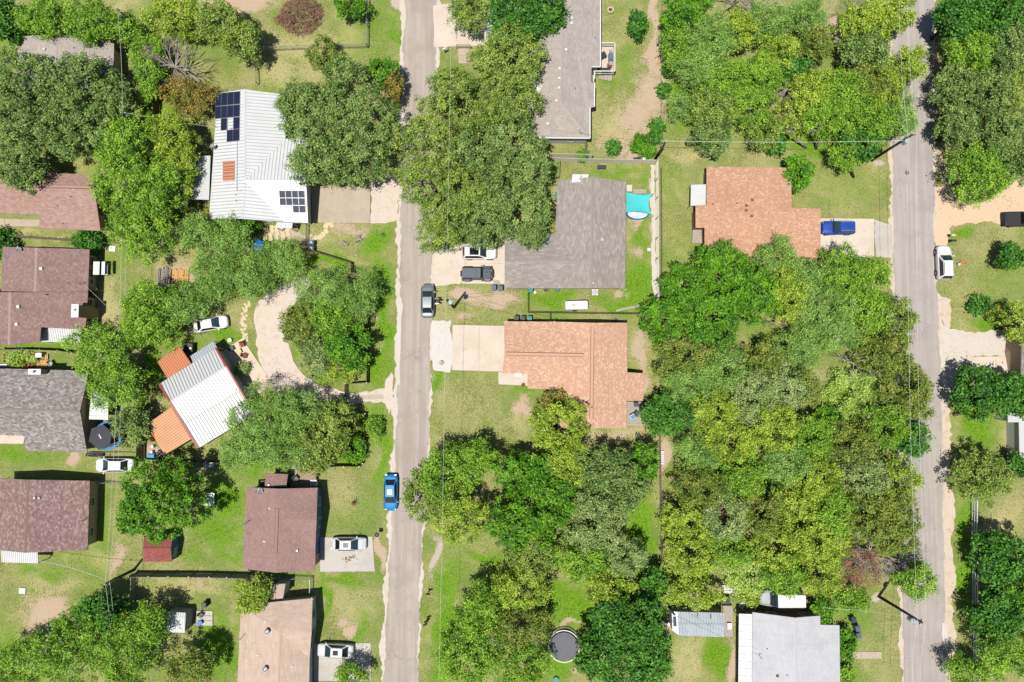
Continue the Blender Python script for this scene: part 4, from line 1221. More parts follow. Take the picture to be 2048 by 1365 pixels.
def crown_mesh(name, lobes, sp, seed, dens=1.0):
    mat, pd, kn, sig, stretch, LL, WW, upb = SP[sp]
    rng = np.random.default_rng(seed)
    LO = np.array(lobes)
    cs, ds, bs = [], [], []
    for i, (x, y, z, rx, ry, rz) in enumerate(lobes):
        lt = rng.normal() * .16
        a = 4 * math.pi * (((rx * ry) ** 1.6 + (rx * rz) ** 1.6 + (ry * rz) ** 1.6) / 3) ** (1 / 1.6)
        for frac, rad in ((0.86, 1.0), (0.24, 0.66)):
            n = max(5, int(a * pd * dens * frac * 0.38))
            d = rng.normal(size=(n, 3)); d /= np.linalg.norm(d, axis=1)[:, None] + 1e-9
            d = d[d[:, 2] > -0.42]
            n = len(d)
            ph = rng.random(3) * 6
            bump = 1 + 0.17 * np.sin(d[:, 0] * 5 + ph[0]) * np.sin(d[:, 1] * 5 + ph[1]) + 0.08 * np.sin(d[:, 2] * 7 + ph[2] + d[:, 0] * 6)
            r = rad * bump * (1 + rng.normal(size=n) * 0.07)
            p = np.array([x, y, z]) + d * np.array([rx, ry, rz]) * r[:, None]
            keep = np.ones(n, bool)
            for j in range(len(lobes)):
                if j == i: continue
                q = (p - LO[j, :3]) / LO[j, 3:]
                keep &= (q * q).sum(1) > 0.5
            cs.append(p[keep]); ds.append(d[keep]); bs.append(np.clip(rng.random(keep.sum()) + lt, 0, 1))
    c = np.concatenate(cs); d = np.concatenate(ds); bt = np.concatenate(bs)
    M = len(c)
    kn = int(kn * 3.3); sig = sig * 1.2; LL *= .76; WW *= .84
    c = np.repeat(c, kn, 0); d = np.repeat(d, kn, 0); bt = np.repeat(bt, kn)
    N = len(c)
    off = rng.normal(size=(N, 3)) * sig * 0.8
    along = rng.normal(size=(N, 1)) * sig * (stretch - 1)
    brd = np.repeat(rng.normal(size=(M, 3)) * .5, kn, 0) + d * np.array([1, 1, .45])
    brd /= np.linalg.norm(brd, axis=1)[:, None] + 1e-9
    off[:, 2] *= 0.75
    p = c + off + brd * along
    n = d * 0.55 + np.array([0, 0, upb * .8]) + rng.normal(size=(N, 3)) * 0.6
    n /= np.linalg.norm(n, axis=1)[:, None] + 1e-9
    a = (brd * (stretch - 0.7)) + rng.normal(size=(N, 3)) * 0.6
    t1 = a - n * (a * n).sum(1)[:, None]
    t1 /= np.linalg.norm(t1, axis=1)[:, None] + 1e-9
    t2 = np.cross(n, t1)
    s = rng.uniform(0.65, 1.3, size=(N, 1))
    h1 = t1 * LL * 0.5 * s; h2 = t2 * WW * 0.5 * s
    V = np.stack([p - h1 + h2, p + h1, p - h1 - h2], 1)
    V[:, :, 2] = np.maximum(V[:, :, 2], 0.05)
    o = np.array([LO[:, 0].mean(), LO[:, 1].mean(), 0])
    V = (V - o).reshape(-1, 3)
    me = bpy.data.meshes.new(name)
    me.vertices.add(3 * N); me.vertices.foreach_set('co', V.ravel().astype(np.float32))
    me.loops.add(3 * N); me.loops.foreach_set('vertex_index', np.arange(3 * N, dtype=np.int32))
    me.polygons.add(N); me.polygons.foreach_set('loop_start', np.arange(0, 3 * N, 3, dtype=np.int32))
    me.update(calc_edges=True)
    at = me.attributes.new('tint', 'FLOAT', 'FACE')
    g = np.clip(0.5 + (bt - .5) * 0.6 + rng.normal(size=N) * 0.28, 0, 1)
    at.data.foreach_set('value', g.astype(np.float32))
    me.materials.append(mat)
    return me, Vector(o), N


LEAVES = [0]


def limb(m, a, b, r0, r1, rng, wob=.08):
    a = Vector(a); b = Vector(b)
    L = (b - a).length
    pts = [a]
    for i in range(1, 4):
        t = i / 4
        pts.append(a + (b - a) * t + Vector((rng.uniform(-1, 1), rng.uniform(-1, 1), rng.uniform(-.3, .6))) * L * wob)
    pts.append(b)
    m.tube(pts, [r0 + (r1 - r0) * i / 4 for i in range(5)], 6)


def fan(m, p, d, L, r, depth, rng, spread=.55):
    q = p + d * L
    mid = p + d * L * .5 + Vector((rng.uniform(-1, 1), rng.uniform(-1, 1), rng.uniform(-1, 1))) * L * .07
    m.tube([p, mid, q], [r, r * .8, r * .6], 4 if r > .03 else 3, cap=False)
    if depth <= 0: return
    for i in range(rng.choice((2, 3, 3))):
        e = (d + Vector((rng.uniform(-1, 1), rng.uniform(-1, 1), rng.uniform(-.7, .8))) * spread).normalized()
        st = p + (q - p) * rng.uniform(.55, 1.0)
        fan(m, st, e, L * rng.uniform(.55, .85), r * .6, depth - 1, rng, spread)


def tree(px, py, rx, ry, h, sp, label, lobes=None, name=None, cat='tree', group=None, dens=1.0, twigs=0):
    seed = int(px * 31 + py * 17) % 100003
    rng = random.Random(seed)
    zc = h * 0.62
    bush = h < 3.2
    if bush: zc = h * 0.5
    k = (1 - zc / CAM_H) / 15.0
    c = P(px, py, zc)
    out = []
    if lobes is None:
        Rx, Ry = rx * k, ry * k
        Rm = math.sqrt(Rx * Ry)
        rz = max(0.3, min(h - zc, h * .42))
        out.append((c.x, c.y, zc + rz * .05, Rx * .58, Ry * .58, rz * .75))
        n = 5 if Rm < 1.5 else 8 if Rm < 3 else 10 if Rm < 4.5 else 12
        a0 = rng.random() * 6
        for i in range(n):
            a = a0 + i * 6.283 / n + rng.uniform(-.3, .3)
            q = rng.uniform(.5, .74); s = rng.uniform(.24, .4)
            z = zc + rng.uniform(-.45, .3) * rz
            out.append((c.x + Rx * q * math.cos(a), c.y + Ry * q * math.sin(a), z, Rx * s, Ry * s, max(.3, min(rz * rng.uniform(.45, .65), Rm * .6))))
        if Rm > 2.4:
            for i in range(int(3 + Rm * 1.6)):
                a = rng.random() * 6.283; q = math.sqrt(rng.uniform(.02, .5)); s = rng.uniform(.17, .28)
                out.append((c.x + Rx * q * math.cos(a), c.y + Ry * q * math.sin(a), zc + rz * rng.uniform(.35, .85) * math.sqrt(1 - q * q), Rx * s, Ry * s, max(.3, min(rz * .42, Rm * s * 1.1))))
    else:
        for (x, y, r1, r2) in lobes:
            zz = h * rng.uniform(.58, .7)
            q = P(x, y, zz)
            kk = (1 - zz / CAM_H) / 15.0
            rz = min(h * .36, max(r1, r2) * kk * .8)
            out.append((q.x, q.y, zz, r1 * kk * .8, r2 * kk * .8, rz))
            for i in range(10):
                a = rng.random() * 6.283; w_ = rng.uniform(.2, .76); s = rng.uniform(.22, .36)
                out.append((q.x + r1 * kk * w_ * math.cos(a), q.y + r2 * kk * w_ * math.sin(a), zz + rng.uniform(-.2, .75) * rz, r1 * kk * s, r2 * kk * s, rz * .45))
    me, o, n = crown_mesh('crown', out, sp, seed, dens)
    LEAVES[0] += n
    nm = name or ('shrub' if bush else {'oak': 'oak_tree', 'oakl': 'oak_tree', 'elm': 'elm_tree', 'cedar': 'cedar_tree', 'mes': 'mesquite_tree', 'brown': 'dead_tree'}.get(sp, 'tree'))
    if bush and cat == 'tree': cat = 'shrub'
    t = thing(nm, label, cat, (o.x, o.y, 0), 0, group)
    ob = bpy.data.objects.new('crown', me); COL.objects.link(ob); ob.parent = t
    m = MB()
    r0 = .05 + h * .022
    top = Vector((o.x, o.y, zc * .75))
    if bush:
        for i in range(4):
            q = out[i % len(out)]
            m.tube([(o.x + .1 * math.cos(i * 1.7), o.y + .1 * math.sin(i * 1.7), 0), (q[0], q[1], q[2])], [.035, .015], 5)
    else:
        b = Vector((o.x + rng.uniform(-.3, .3), o.y + rng.uniform(-.3, .3), 0))
        fork = b + (top - b) * .45
        m.tube([b + Vector((0, 0, -.05)), b + Vector((0, 0, .25)), fork], [r0 * 1.5, r0 * 1.1, r0 * .85], 8)
        for q in out[1:9]:
            limb(m, fork, (q[0], q[1], q[2]), r0 * .6, r0 * .15, rng)
    m.build('stem' if bush else 'trunk', M_barkd if sp in ('oak', 'oakl', 'dark') else M_bark, t, smooth=True)
    if twigs:
        for i in range(twigs):
            m = MB()
            q = out[rng.randrange(len(out))]
            p = Vector((q[0], q[1], q[2] + q[5] * .55))
            fan(m, p, Vector((rng.uniform(-1, 1), rng.uniform(-1, 1), .45)).normalized(), .8, .035, 2, rng, .8)
            m.build('dead_branch', M_twig, t)
    return t


def snag(px, py, r, h, label, mat=None, up=.7, n=9, depth=3, name='dead_tree', cat='tree', base=None, dirs=None, thick=1.0):
    rng = random.Random(int(px * 7 + py))
    c = P(*(base or (px, py)), 0)
    t = thing(name, label, cat, c)
    m = MB()
    L = r / 15.0
    tp = Vector((c.x, c.y, h * .4))
    m.tube([(c.x, c.y, -.05), tp], [.13 * thick, .09 * thick], 7)
    m.build('trunk', mat or M_twig, t)
    m = MB()
    for i in range(n):
        a = rng.random() * 6.283 if dirs is None else rng.uniform(*dirs)
        d = Vector((math.cos(a), math.sin(a), rng.uniform(.1, up))).normalized()
        fan(m, tp, d, L * rng.uniform(.38, .55), .055 * thick, depth, rng, .5)
    m.build('crown', mat or M_twig, t)
    return t


def debris(px, py, rx, ry, h, label, mat, n, name, cat):
    rng = random.Random(int(px + py * 3))
    c = P(px, py)
    t = MB()
    for i in range(n):
        a = rng.random() * 6.283; q = math.sqrt(rng.random())
        x = c.x + rx / 15 * q * math.cos(a); y = c.y + ry / 15 * q * math.sin(a)
        z = rng.uniform(.03, h * (1.05 - q * q))
        b = rng.random() * 6.283; L = rng.uniform(.3, .9)
        d = Vector((math.cos(b), math.sin(b), rng.uniform(-.25, .25))) * L
        p = Vector((x, y, z + .1))
        t.tube([p - d * .5, p + d * .1 + Vector((0, 0, .05)), p + d * .5], [.035, .028, .014], 3, cap=False)
    return t.build(name, mat, label=label, cat=cat)


TREES = """
20,45,34,48,6,dark|dark broadleaf tree in the corner of the yards above the grey roofed house
95,42,66,42,7,elm|bright elm covering the upper end of the corner grey roof
190,48,66,44,7,elm|bright elm between the corner grey roof and the utility pole
258,62,38,32,5.5,elm|small elm crown right around the upper utility pole
350,36,70,46,6.5,yel|yellowish tree above the bare grey dead tree
440,46,60,46,6.5,oakl|olive tree between the bare soil and the dead tree
490,88,46,44,6,oakl|olive tree hanging over the corner of the wire fence
297,118,34,52,5,elm|lanky elm between the wires and the bare dead tree
382,196,58,42,4.5,rust|rust tinged small tree directly below the bare dead tree
300,165,24,36,4,elm|small green tree beside the dark plank fence stretch
55,160,72,62,8,oak,3|large grey green oak over the corner grey roof, next the frame edge
158,158,74,54,8,oak,2|large grey green oak over the lower right part of the corner grey roof
48,255,70,72,8.5,oak,2|large grey green oak midway down the frame edge
150,250,76,70,8.5,oak|broad grey green oak in the middle of the big oak group
42,345,62,40,7,oak|grey green oak overhanging the dusty pink roof from above
222,215,42,60,7,oak|grey green oak next to the wires beyond the corner house
250,292,62,58,8,elm|tall green elm below the wires between the oak group and the white porch
345,275,56,52,6.5,yel|yellow green tree beside the white side porch roof, upper one
368,340,34,52,6,yel|yellow green tree shading the white side porch roof
245,375,58,66,8,elm|bright spray leaved elm touching the dusty pink roof
322,385,58,72,8,elm|large elm between the dusty pink house and the white metal house
288,462,64,68,7.5,elm|olive green elm above the pile of logs
398,470,44,40,5.5,mes|feathery tree just below the white metal house corner
460,478,52,44,5.5,mes|feathery tree nearest the blue parasol
436,548,60,58,6,mes|feathery tree beside the orange planks
505,548,60,58,6,mes|feathery tree at the top end of the curving gravel drive
565,520,52,44,5,mes|feathery tree under the dark rail fence by the bins
490,450,30,20,3.5,viv|small vivid green tree beside the flagstones
312,612,72,50,6.5,elm|bright elm below the log pile
376,606,46,44,6,mes|feathery tree just above the half hidden white car
212,702,76,58,7,elm|large spray leaved elm beside the mauve roof white patio cover
300,650,62,50,7,elm|bright elm above the first orange porch roof
238,772,62,54,6.5,elm|bright elm hanging over the white awning
262,850,40,46,4.5,oak|small grey leaved tree beside the caged trampoline
175,482,30,22,2.6,dark|dark round shrub on the fence between pink and mauve houses
2,488,24,34,2.8,dark|dark shrub at the frame edge beside the mauve house
325,1004,98,84,8.5,viv|big round deep green tree beside the red roofed garden shed
650,580,64,48,6,mes|feathery dark tree at the top of the island in the gravel drive
722,598,40,50,5.5,mes|feathery tree at the street side of the drive island
600,645,46,52,5,cedar|olive tree on the inner curve of the gravel drive island
668,640,52,48,5.5,elm|mid green tree at the centre of the drive island
702,690,54,50,6,viv|lively green tree at the lower street side of the drive island
628,716,34,46,3.6,grey|greyish shrubby tree at the tip of the drive island
690,735,42,30,4,yel|yellow green low tree at the gate end of the drive island
538,848,84,78,7.5,mes,2|big feathery mesquite covering the corner of the white workshop
596,818,56,44,6.5,mes|feathery tree throwing its shadow on the gravel drive
480,905,46,40,6,mes|feathery tree at the lower tip of the white workshop roof
570,905,60,36,6,mes|feathery tree above the annex of the blue walled house
648,868,60,66,6.5,oakl|olive oak beside the corner fence by the street
680,824,34,30,5,oakl|small olive oak right behind the gate
630,918,44,32,5.5,oakl|olive oak over the brown plank deck
748,855,15,22,2.2,elm|narrow shrub outside the corner fence near the street
706,898,26,30,2.8,viv|green shrub inside the corner fence near the street
510,1188,40,38,5,yel|spiky yellow green tree between the plum roof and the beige roof
150,1290,76,80,7,elm,2|large spray leaved elm at the bottom beside the bare soil rectangle
55,1325,70,46,6,elm|spray leaved elm in the bottom corner
258,1300,50,84,7,elm|spray leaved elm under the lower wires
384,1332,56,46,6,cedar|dark olive tree below the small white shed
210,1225,54,34,6,dark|dark tree top directly below the leaning utility pole
305,1245,34,46,6,elm|green elm beside the lower wire fence
704,1352,36,24,4,elm|tree at the bottom driveway below the white sedan
936,24,48,48,6.5,oakl|olive oak at the top overhanging the pale driveway
1052,34,82,46,7.5,dark|dark oak at the top beside the long grey roof
1016,124,72,76,8,oakl|olive oak between pale driveway and long grey roof
900,170,46,36,7,oakl|oak reaching over the street at the concrete walk
765,142,34,28,5.5,viv|vivid green tree behind the big round oak near the street
788,172,16,34,5,rust|thin rusty tree at the street edge behind the big round oak
643,112,34,34,4.5,cedar|olive small tree on the wire fence below the brush pile
700,14,34,26,4.5,viv|vivid bush tree near the fence corner at the top
1118,850,64,56,6.5,yel|yellow green tree touching the tan roof corner
1110,802,26,24,5,rust|small rusty tipped tree beside the tan roof front wing
1132,922,48,48,6.5,yel|brightest yellow green tree below the tan roofed house
896,948,58,62,7,elm|spray leaved elm nearest the street below the tan house lawn
846,990,42,56,6,oakl|thin olive tree leaning over the street
952,918,46,40,6.5,elm|dark topped elm at the edge of the tan house lawn
925,1035,60,50,7,yel|yellowish spray leaved tree under the long wire
1052,945,60,48,7.5,viv|vivid green tree next below the tan house lawn
1040,1042,76,62,8,viv|largest vivid green tree in the lower grove
1112,1000,40,52,7.5,viv|vivid green tree beside the silvery tree
1212,936,68,46,7,oak|dark grey green oak below the tan roofed house
1288,925,32,40,5.5,viv|green tree on the long fence line below the round dark tree
1250,985,50,40,6.5,oak|dark oak between the silvery tree and the long fence
1192,1046,70,60,7.5,grey|silvery grey green tree in the lower grove
1158,1120,56,48,7,elm|fresh green elm just below the silvery tree
1248,1110,48,42,6.5,grey|pale silvery tree at the grass strip by the long fence
1215,1170,56,40,6.5,yel|yellow green tree above the big dark oak
1060,1112,60,42,7,oakl|olive tree under the vivid green trees
1050,1178,64,48,7,yel|yellowish tree at the top of the grove by the trampoline
962,1228,58,66,7,elm|round green tree by the street verge above the bottom
1036,1245,66,50,7,cedar,4|olive tree with grey dead twigs near the open trampoline
938,1310,66,58,7,elm,1|round green tree at the bottom under the long wire
1040,1325,68,52,7,elm,1|round green tree at the bottom beside the open trampoline
1250,1238,74,58,8,dark|big dark oak to the right of the open trampoline, upper part
1215,1312,66,60,7.5,dark|big dark oak touching the rim of the open trampoline
1300,1312,48,60,7,dark|dark oak beside the bluish trailer yard
1328,825,50,45,6,dark|perfectly round dark green tree at the tan house deck
1440,545,70,60,7,viv|deep green glossy tree below the orange house yard
1370,572,48,46,6.5,viv|deep green glossy tree touching the tall timber fence
1330,645,54,48,6.5,viv|deep green glossy tree nearest the tan roofed house
1420,640,66,58,7,viv|deep green glossy tree beside the small grass clearing
1502,592,56,56,7,viv|deep green tree between the glossy group and the yellow one
1552,522,44,48,5.5,mes|feathery tree reaching up over the orange roof
1570,595,44,60,6.5,yel|yellow green tree standing above the small grass clearing
1616,560,46,46,6,mes|feathery tree below the orange house driveway
1690,545,58,58,7,elm|green elm shading the orange house driveway
1752,545,34,28,5,elm|end of the row elm near the road below the driveway
1650,620,62,56,6.5,mes|feathery tree in the wood two rows below the orange driveway
1725,625,54,52,6.5,elm|bright elm in the wood two rows below the orange driveway
1788,640,38,48,6.5,oakl|olive oak at the road edge below the first clear verge
1365,715,62,58,6.5,cedar|olive spray tree at the corner of the wood nearest the tan house
1440,735,58,50,6.5,mes|feathery tree in the wood below the small grass clearing
1375,775,50,40,6,mes|feathery tree just above the perfectly round dark tree
1530,715,40,36,5.5,cedar|dark olive tree at the lower end of the small grass clearing
1600,695,56,48,6.5,mes|feathery tree in the middle of the wood beside the clearing
1668,672,50,36,6.5,mes,1|feathery tree with a few grey twigs in the road half of the wood
1765,710,54,50,6.5,cedar,2|cedar with rusty tips at the road side of the wood
1500,795,60,58,7,grey|pale greyish tree in the middle of the wood
1570,780,50,46,6.5,grey|pale greyish tree right of the middle of the wood
1425,825,56,48,6.5,yel|yellow green tree to the right of the perfectly round dark tree
1612,775,36,36,6,cedar|olive tree beside the pale brush clearing
1692,792,58,62,2.6,pale|pale low brush filling the clearing inside the wood
1655,845,34,34,4,viv|vivid low tree at the lower end of the brush clearing
1738,770,36,40,3.6,pale|straw coloured low brush beside the road side cedars
1800,770,52,70,6.5,cedar,1|large dark cedar leaning over the road
1830,800,34,44,6,cedar|outermost dark cedar over the road surface
1765,855,50,46,6.5,elm|green tree below the large dark cedar
1820,880,36,36,6,dark|dark green tree over the road just above the cross patch
1460,880,58,50,6.5,yel|yellow green tree in the lower half of the wood
1550,855,58,52,7,yel|bright yellow green tree at the heart of the wood
1625,870,48,44,6.5,elm|mid green tree below the vivid low tree
1700,885,54,48,6.5,cedar,1|olive cedar halfway between brush clearing and cross patch
1395,905,46,44,5.5,mes|thin tree by the white pallet on the long fence
1400,970,60,52,6.5,cedar|olive cedar beside the long fence below the pallet
1480,955,56,48,6.5,elm,1|mid green tree in the lower half of the wood
1570,925,54,48,6.5,mes|bluish green feathery tree in the lower wood
1640,950,52,46,6.5,yel|yellow green tree to the right of the bluish feathery one
1725,950,50,46,6.5,grey|pale grey green tree near the cross patch of the road
1790,960,46,44,6,yel|yellow green tree at the verge beside the cross patch
1375,1045,58,54,6.5,yel|dense yellow green tree along the lower long fence
1450,1030,54,50,6.5,grey,1|greyish tree one row in from the lower long fence
1520,1020,50,46,6.5,cedar|olive tree in the middle of the lower wood
1590,1010,54,46,6.5,yel|yellowish tree in the middle of the lower wood
1660,1025,54,48,6.5,elm|green tree left of the dense dark cedars by the road
1735,1030,60,56,7,cedar|dense dark cedar by the road above the dead brown tree
1795,1030,44,52,6.5,cedar|dense dark cedar right at the lower road edge
1380,1110,54,48,6.5,yel,1|yellow green tree above the bluish trailer
1455,1095,48,40,5,elm|green tree beside the straw coloured brush
1490,1140,50,50,3.4,pale|straw coloured brush above the white camper van
1560,1090,60,50,6.5,yel|spray leaved yellowish tree above the white camper van
1635,1080,58,52,6.5,yel|spray leaved yellowish tree beside the dead brown tree
1560,1150,50,36,5.5,elm|green tree hanging just above the white camper van
1640,1150,46,46,6,yel|yellow green tree behind the mobile home
1790,1080,44,34,6,cedar|cedar above the shaded bare trunk at the road
1828,1158,42,42,5.5,elm|isolated small tree reaching over the road near the lower pole
1380,1185,62,34,5.5,yel,2|yellow green tree overhanging the bluish trailer
1310,1166,28,36,4.5,dark|small dark tree on the long fence by the short pole
1500,1185,22,30,3,yel|small yellow green shrub in front of the white camper van
1702,1195,36,24,3.2,elm|low green shrubbery beneath the dead brown tree
1646,1222,24,22,3.4,viv|vivid small tree at the mobile home corner
1690,1285,18,34,2.6,viv|green shrub along the mobile home wall above the walk
1690,1350,16,18,2.2,elm|green shrub along the mobile home wall below the walk
1370,30,52,46,7,viv|vivid green tree at the top of the dirt track
1352,95,34,50,6,elm|green tree on the dirt track side of the upper wood
1420,90,62,58,7,mes|big feathery tree in the upper wood near the dirt track
1395,135,56,46,7,mes|feathery tree on the lower dirt track side of the upper wood
1478,60,34,42,6,yel|yellowish tree beside the grey dead branches at the top
1535,40,44,46,6,mes|feathery tree between two dead trees at the top
1610,35,46,40,6,mes|dull feathery tree at the top of the upper wood
1560,110,46,44,6,yel|yellow green tree in the middle of the upper wood
1625,95,40,40,6,cedar|dark cedar in the middle of the upper wood
1740,48,66,50,7,yel|yellow green tree over the road at the top
1790,30,36,44,6.5,yel|outermost yellow green tree over the road at the top
1725,100,52,44,6.5,oak|bluish green oak at the road edge near the top
1455,165,58,50,7,elm|broad green elm in the left half of the upper wood
1520,150,46,44,6.5,elm|green elm at the centre of the upper wood
1430,220,56,46,6.5,oakl|olive oak above the small grey snag
1500,215,56,48,6.5,elm,1|green elm above the green gap near the orange house
1585,140,30,30,5.5,dark|dark tree in the gap of the upper wood
1620,180,52,46,6.5,yel|yellow green tree right of centre in the upper wood
1680,190,52,50,6.5,elm|green elm standing left of the road side trees
1735,165,48,46,6.5,cedar|olive cedar beside the tree that crosses the road
1810,135,40,44,6.5,yel|tree that reaches furthest across the upper road
1770,185,38,40,6.5,yel|yellow tree at the road edge below the one that crosses it
1420,275,46,42,5,oak|round dark oak at the lower corner of the upper wood
1530,265,34,40,5.5,oakl|olive tree beside the green gap above the orange house
1650,235,56,40,6.5,elm|bright tree over the two pale trunks
1590,230,34,36,5.5,yel|yellow green tree beside the grey dead stems
1740,245,60,52,7,elm|green tree beside the upper road pole
1800,235,40,50,6.5,mes|feathery tree over the road above the pole crossarm
1720,285,44,34,5.5,dark|dark leaved tree beneath the transformer
1550,288,20,24,3,dark|small dark shrub on the grass above the orange house
1690,312,36,32,5,elm|leaning tree with a visible trunk in the orange house front yard
1597,348,32,40,4.5,viv|round vivid green tree against the orange roof corner
1358,212,36,34,3.4,mes|feathery bush on the grass beside the dirt track
1275,50,17,25,3,dark|dark oval shrub on the lawn behind the long grey house
1280,290,15,18,2.2,viv|bright shrub by the corner of the timber fence
1297,302,12,10,1.6,viv|low bright shrub next to the brightest one at the fence corner
1337,143,7,8,1.2,dark|tiny dark shrub on the dirt track edge, upper of two
1327,182,8,9,1.2,dark|tiny dark shrub on the dirt track edge, lower of two
1314,252,8,9,1.5,dark|small dark shrub close to the double pole shadow
1309,276,9,7,1.2,dark|low dark shrub just above the pole at the fence corner
1227,297,6,8,1,dark|lone tiny shrub on the bare ground behind the long grey house
1165,313,6,7,1,viv|tiny green shrub at the end of the long grey house fence
1905,40,46,48,7.4,dark|dark tree at the top edge of the forest across the road
1978,36,48,48,7.4,dark|second dark tree from the road along the top of the far forest
2050,40,46,50,7.4,dark|dark tree in the top corner of the far forest
1930,110,50,48,7.4,elm|lighter green tree of the far forest, second row beside the road
2010,108,52,50,7.9,oak|grey green tree of the far forest, second row near the frame edge
1905,180,40,50,6.9,oak|grey green tree of the far forest, third row beside the road
1965,190,54,52,7.9,oak|grey green tree of the far forest, third row middle
2035,190,44,54,7.4,oakl|olive tree of the far forest, third row at the frame edge
1915,255,40,44,6.9,oak|grey green tree of the far forest, fourth row beside the road
1985,270,54,50,7.4,oak|grey green tree of the far forest, fourth row middle
2045,280,40,50,6.9,oak|grey green tree of the far forest, fourth row at the frame edge
1955,348,66,62,7,elm|bright tree at the mouth of the orange dirt drive
2038,335,28,34,7,oak|dark tree at the frame edge above the orange dirt drive
2024,512,32,26,3.8,dark|dark spiky tree on the lawn across from the white parked vehicle
1960,610,18,16,1.6,dark|round dark shrub on the far lawn, flecked white
1992,628,20,15,1.8,flower|shrub with orange blooms on the far lawn
2036,645,30,46,5,yel|yellow green tree at the frame edge beside the pale parking area
1968,785,64,50,6.5,dark|dark oak on the far side of the road casting shade on the pad
2030,788,40,46,6,dark|dark oak tree at the frame edge beyond the concrete pad
1965,952,60,58,6,oakl|spiky olive tree below the lit far lawn
2035,930,16,22,4,dark|dark tree slice at the frame edge beside the white building
2008,1118,56,60,6.5,dark|dark oak beyond the white rail fence, upper one
2040,1190,30,60,6.5,viv|green tree at the frame edge beyond the white rail fence
1985,1225,50,50,6,dark|dark oak close to the white rail fence, middle one
2010,1305,54,56,6.5,elm|lighter elm beyond the lower end of the white rail fence
1930,1345,40,30,5,elm|tree across the lower end of the white rail fence
418,432,14,10,1.6,flower|orange flowering shrub at the foot of the white side porch
386,410,12,9,1.4,flower|small yellow flowering bush under the side porch edge
"""
for line in TREES.strip().split('\n'):
    a, label = line.split('|')
    f = a.split(',')
    x, y, rx, ry, h_ = map(float, f[:5])
    tree(x, y, rx, ry, h_, f[5], label, twigs=int(f[6]) if len(f) > 6 else 0)
tree(685, 250, 0, 0, 8.5, 'oak', 'huge round grey green oak over the beige driveway beside the street', lobes=[(645, 255, 88, 92), (745, 248, 66, 84), (690, 150, 46, 46), (640, 335, 72, 42), (725, 335, 62, 44), (695, 250, 70, 80), (600, 210, 46, 50)], twigs=3)
tree(930, 220, 0, 0, 8.5, 'oakl', 'upper half of the giant oak canopy crossing the street', lobes=[(945, 210, 80, 74), (880, 240, 60, 60), (1030, 200, 60, 50), (860, 300, 74, 62)], twigs=2)
tree(1040, 300, 0, 0, 8.5, 'oak', 'giant oak crown spreading over the long grey house corner', lobes=[(1020, 285, 74, 66), (1060, 350, 46, 60), (970, 300, 70, 60)], twigs=1)
tree(880, 390, 0, 0, 8, 'oakl', 'giant oak crown hanging low over the street below the utility wire', lobes=[(850, 370, 66, 60), (890, 430, 64, 50), (875, 475, 48, 34), (930, 390, 60, 60)])
tree(1020, 420, 0, 0, 8, 'oak', 'giant oak crown shading the white suv and the grey roofed house', lobes=[(1000, 390, 66, 60), (1050, 430, 58, 60), (975, 460, 60, 42), (1060, 470, 40, 30)], twigs=1)
snag(368, 150, 62, 6, 'bare grey dead tree with branches fanning out beside the rusty small tree', n=30, depth=3, up=1.1, thick=1.35)
snag(1462, 18, 50, 7, 'bare grey dead tree at the top of the upper wood', n=18, thick=1.25)
snag(1505, 38, 42, 6.8, 'smaller bare grey dead tree below the one at the very top', n=16, thick=1.25)
snag(1690, 45, 44, 6.5, 'pale leafless tree beside the bare soil gap at the top', n=16, thick=1.25)
snag(1560, 195, 46, 7, 'grey dead stems in the middle of the upper wood', n=18, thick=1.25)
snag(1580, 262, 40, 6.5, 'grey dead tree with a pale leaning trunk above the orange house', n=18, thick=1.25)
snag(1670, 262, 40, 6.5, 'bare grey twigs beside the two pale trunks', n=16, thick=1.25)
snag(1800, 1105, 34, 4, 'bare dark limbed tree in the shade at the lower road edge', n=9)
snag(1690, 728, 38, 6, 'small grey snag beside the pale brush clearing', n=9)
snag(1545, 645, 22, 3, 'thin grey snag at the grass clearing in the wood', n=7)
snag(1722, 1095, 48, 6, 'grey leafless top of a dead tree above the brown one', n=20, thick=1.2)
tree(1722, 1135, 48, 42, 4.5, 'brown', 'dead brown leaved tree near the lower road pole', dens=.9, twigs=14)
snag(1480, 1165, 20, 3, 'small tangle of grey branches above the white timber frame', n=7)
debris(603, 34, 46, 40, 1.6, 'heap of reddish brown cut brush on the field at the top', M_twigr, 900, 'brush_heap', 'brush pile')
debris(570, 40, 22, 12, .7, 'low spill of grey brown cut branches beside the big brush heap', M_twigr, 130, 'brush_heap', 'brush pile')
# two pale leaning trunks and the visible trunk of the leaning yard tree
for pts, lab, r in (([(1612, 296, 0), (1597, 281, 1.6), (1578, 262, 3.0)], 'pale fallen trunk lying at a slant on the grass of the upper wood', .13), ([(1632, 298, 0), (1635, 275, 2.2), (1638, 255, 4)], 'pale upright trunk standing at the lower edge of the upper wood', .15), ([(1707, 355, 0), (1702, 335, 1.8), (1692, 315, 3.2)], 'bare dark trunk of the leaning tree in the orange house yard', .13)):
    m = MB(); m.tube([P(*p) for p in pts], [r * 1.3, r, r * .7], 8)
    if 'fallen' in lab:
        m.build('fallen_log', M_twig, smooth=True, label=lab, cat='log')
    else:
        own = [o for o in COL.objects if o.get('label', '').startswith('bright tree over the two' if 'upright' in lab else 'leaning tree with a visible')][0]
        m.build('trunk', M_twig if 'pale' in lab else M_barkd, own, smooth=True)
print('leaves', LEAVES[0])
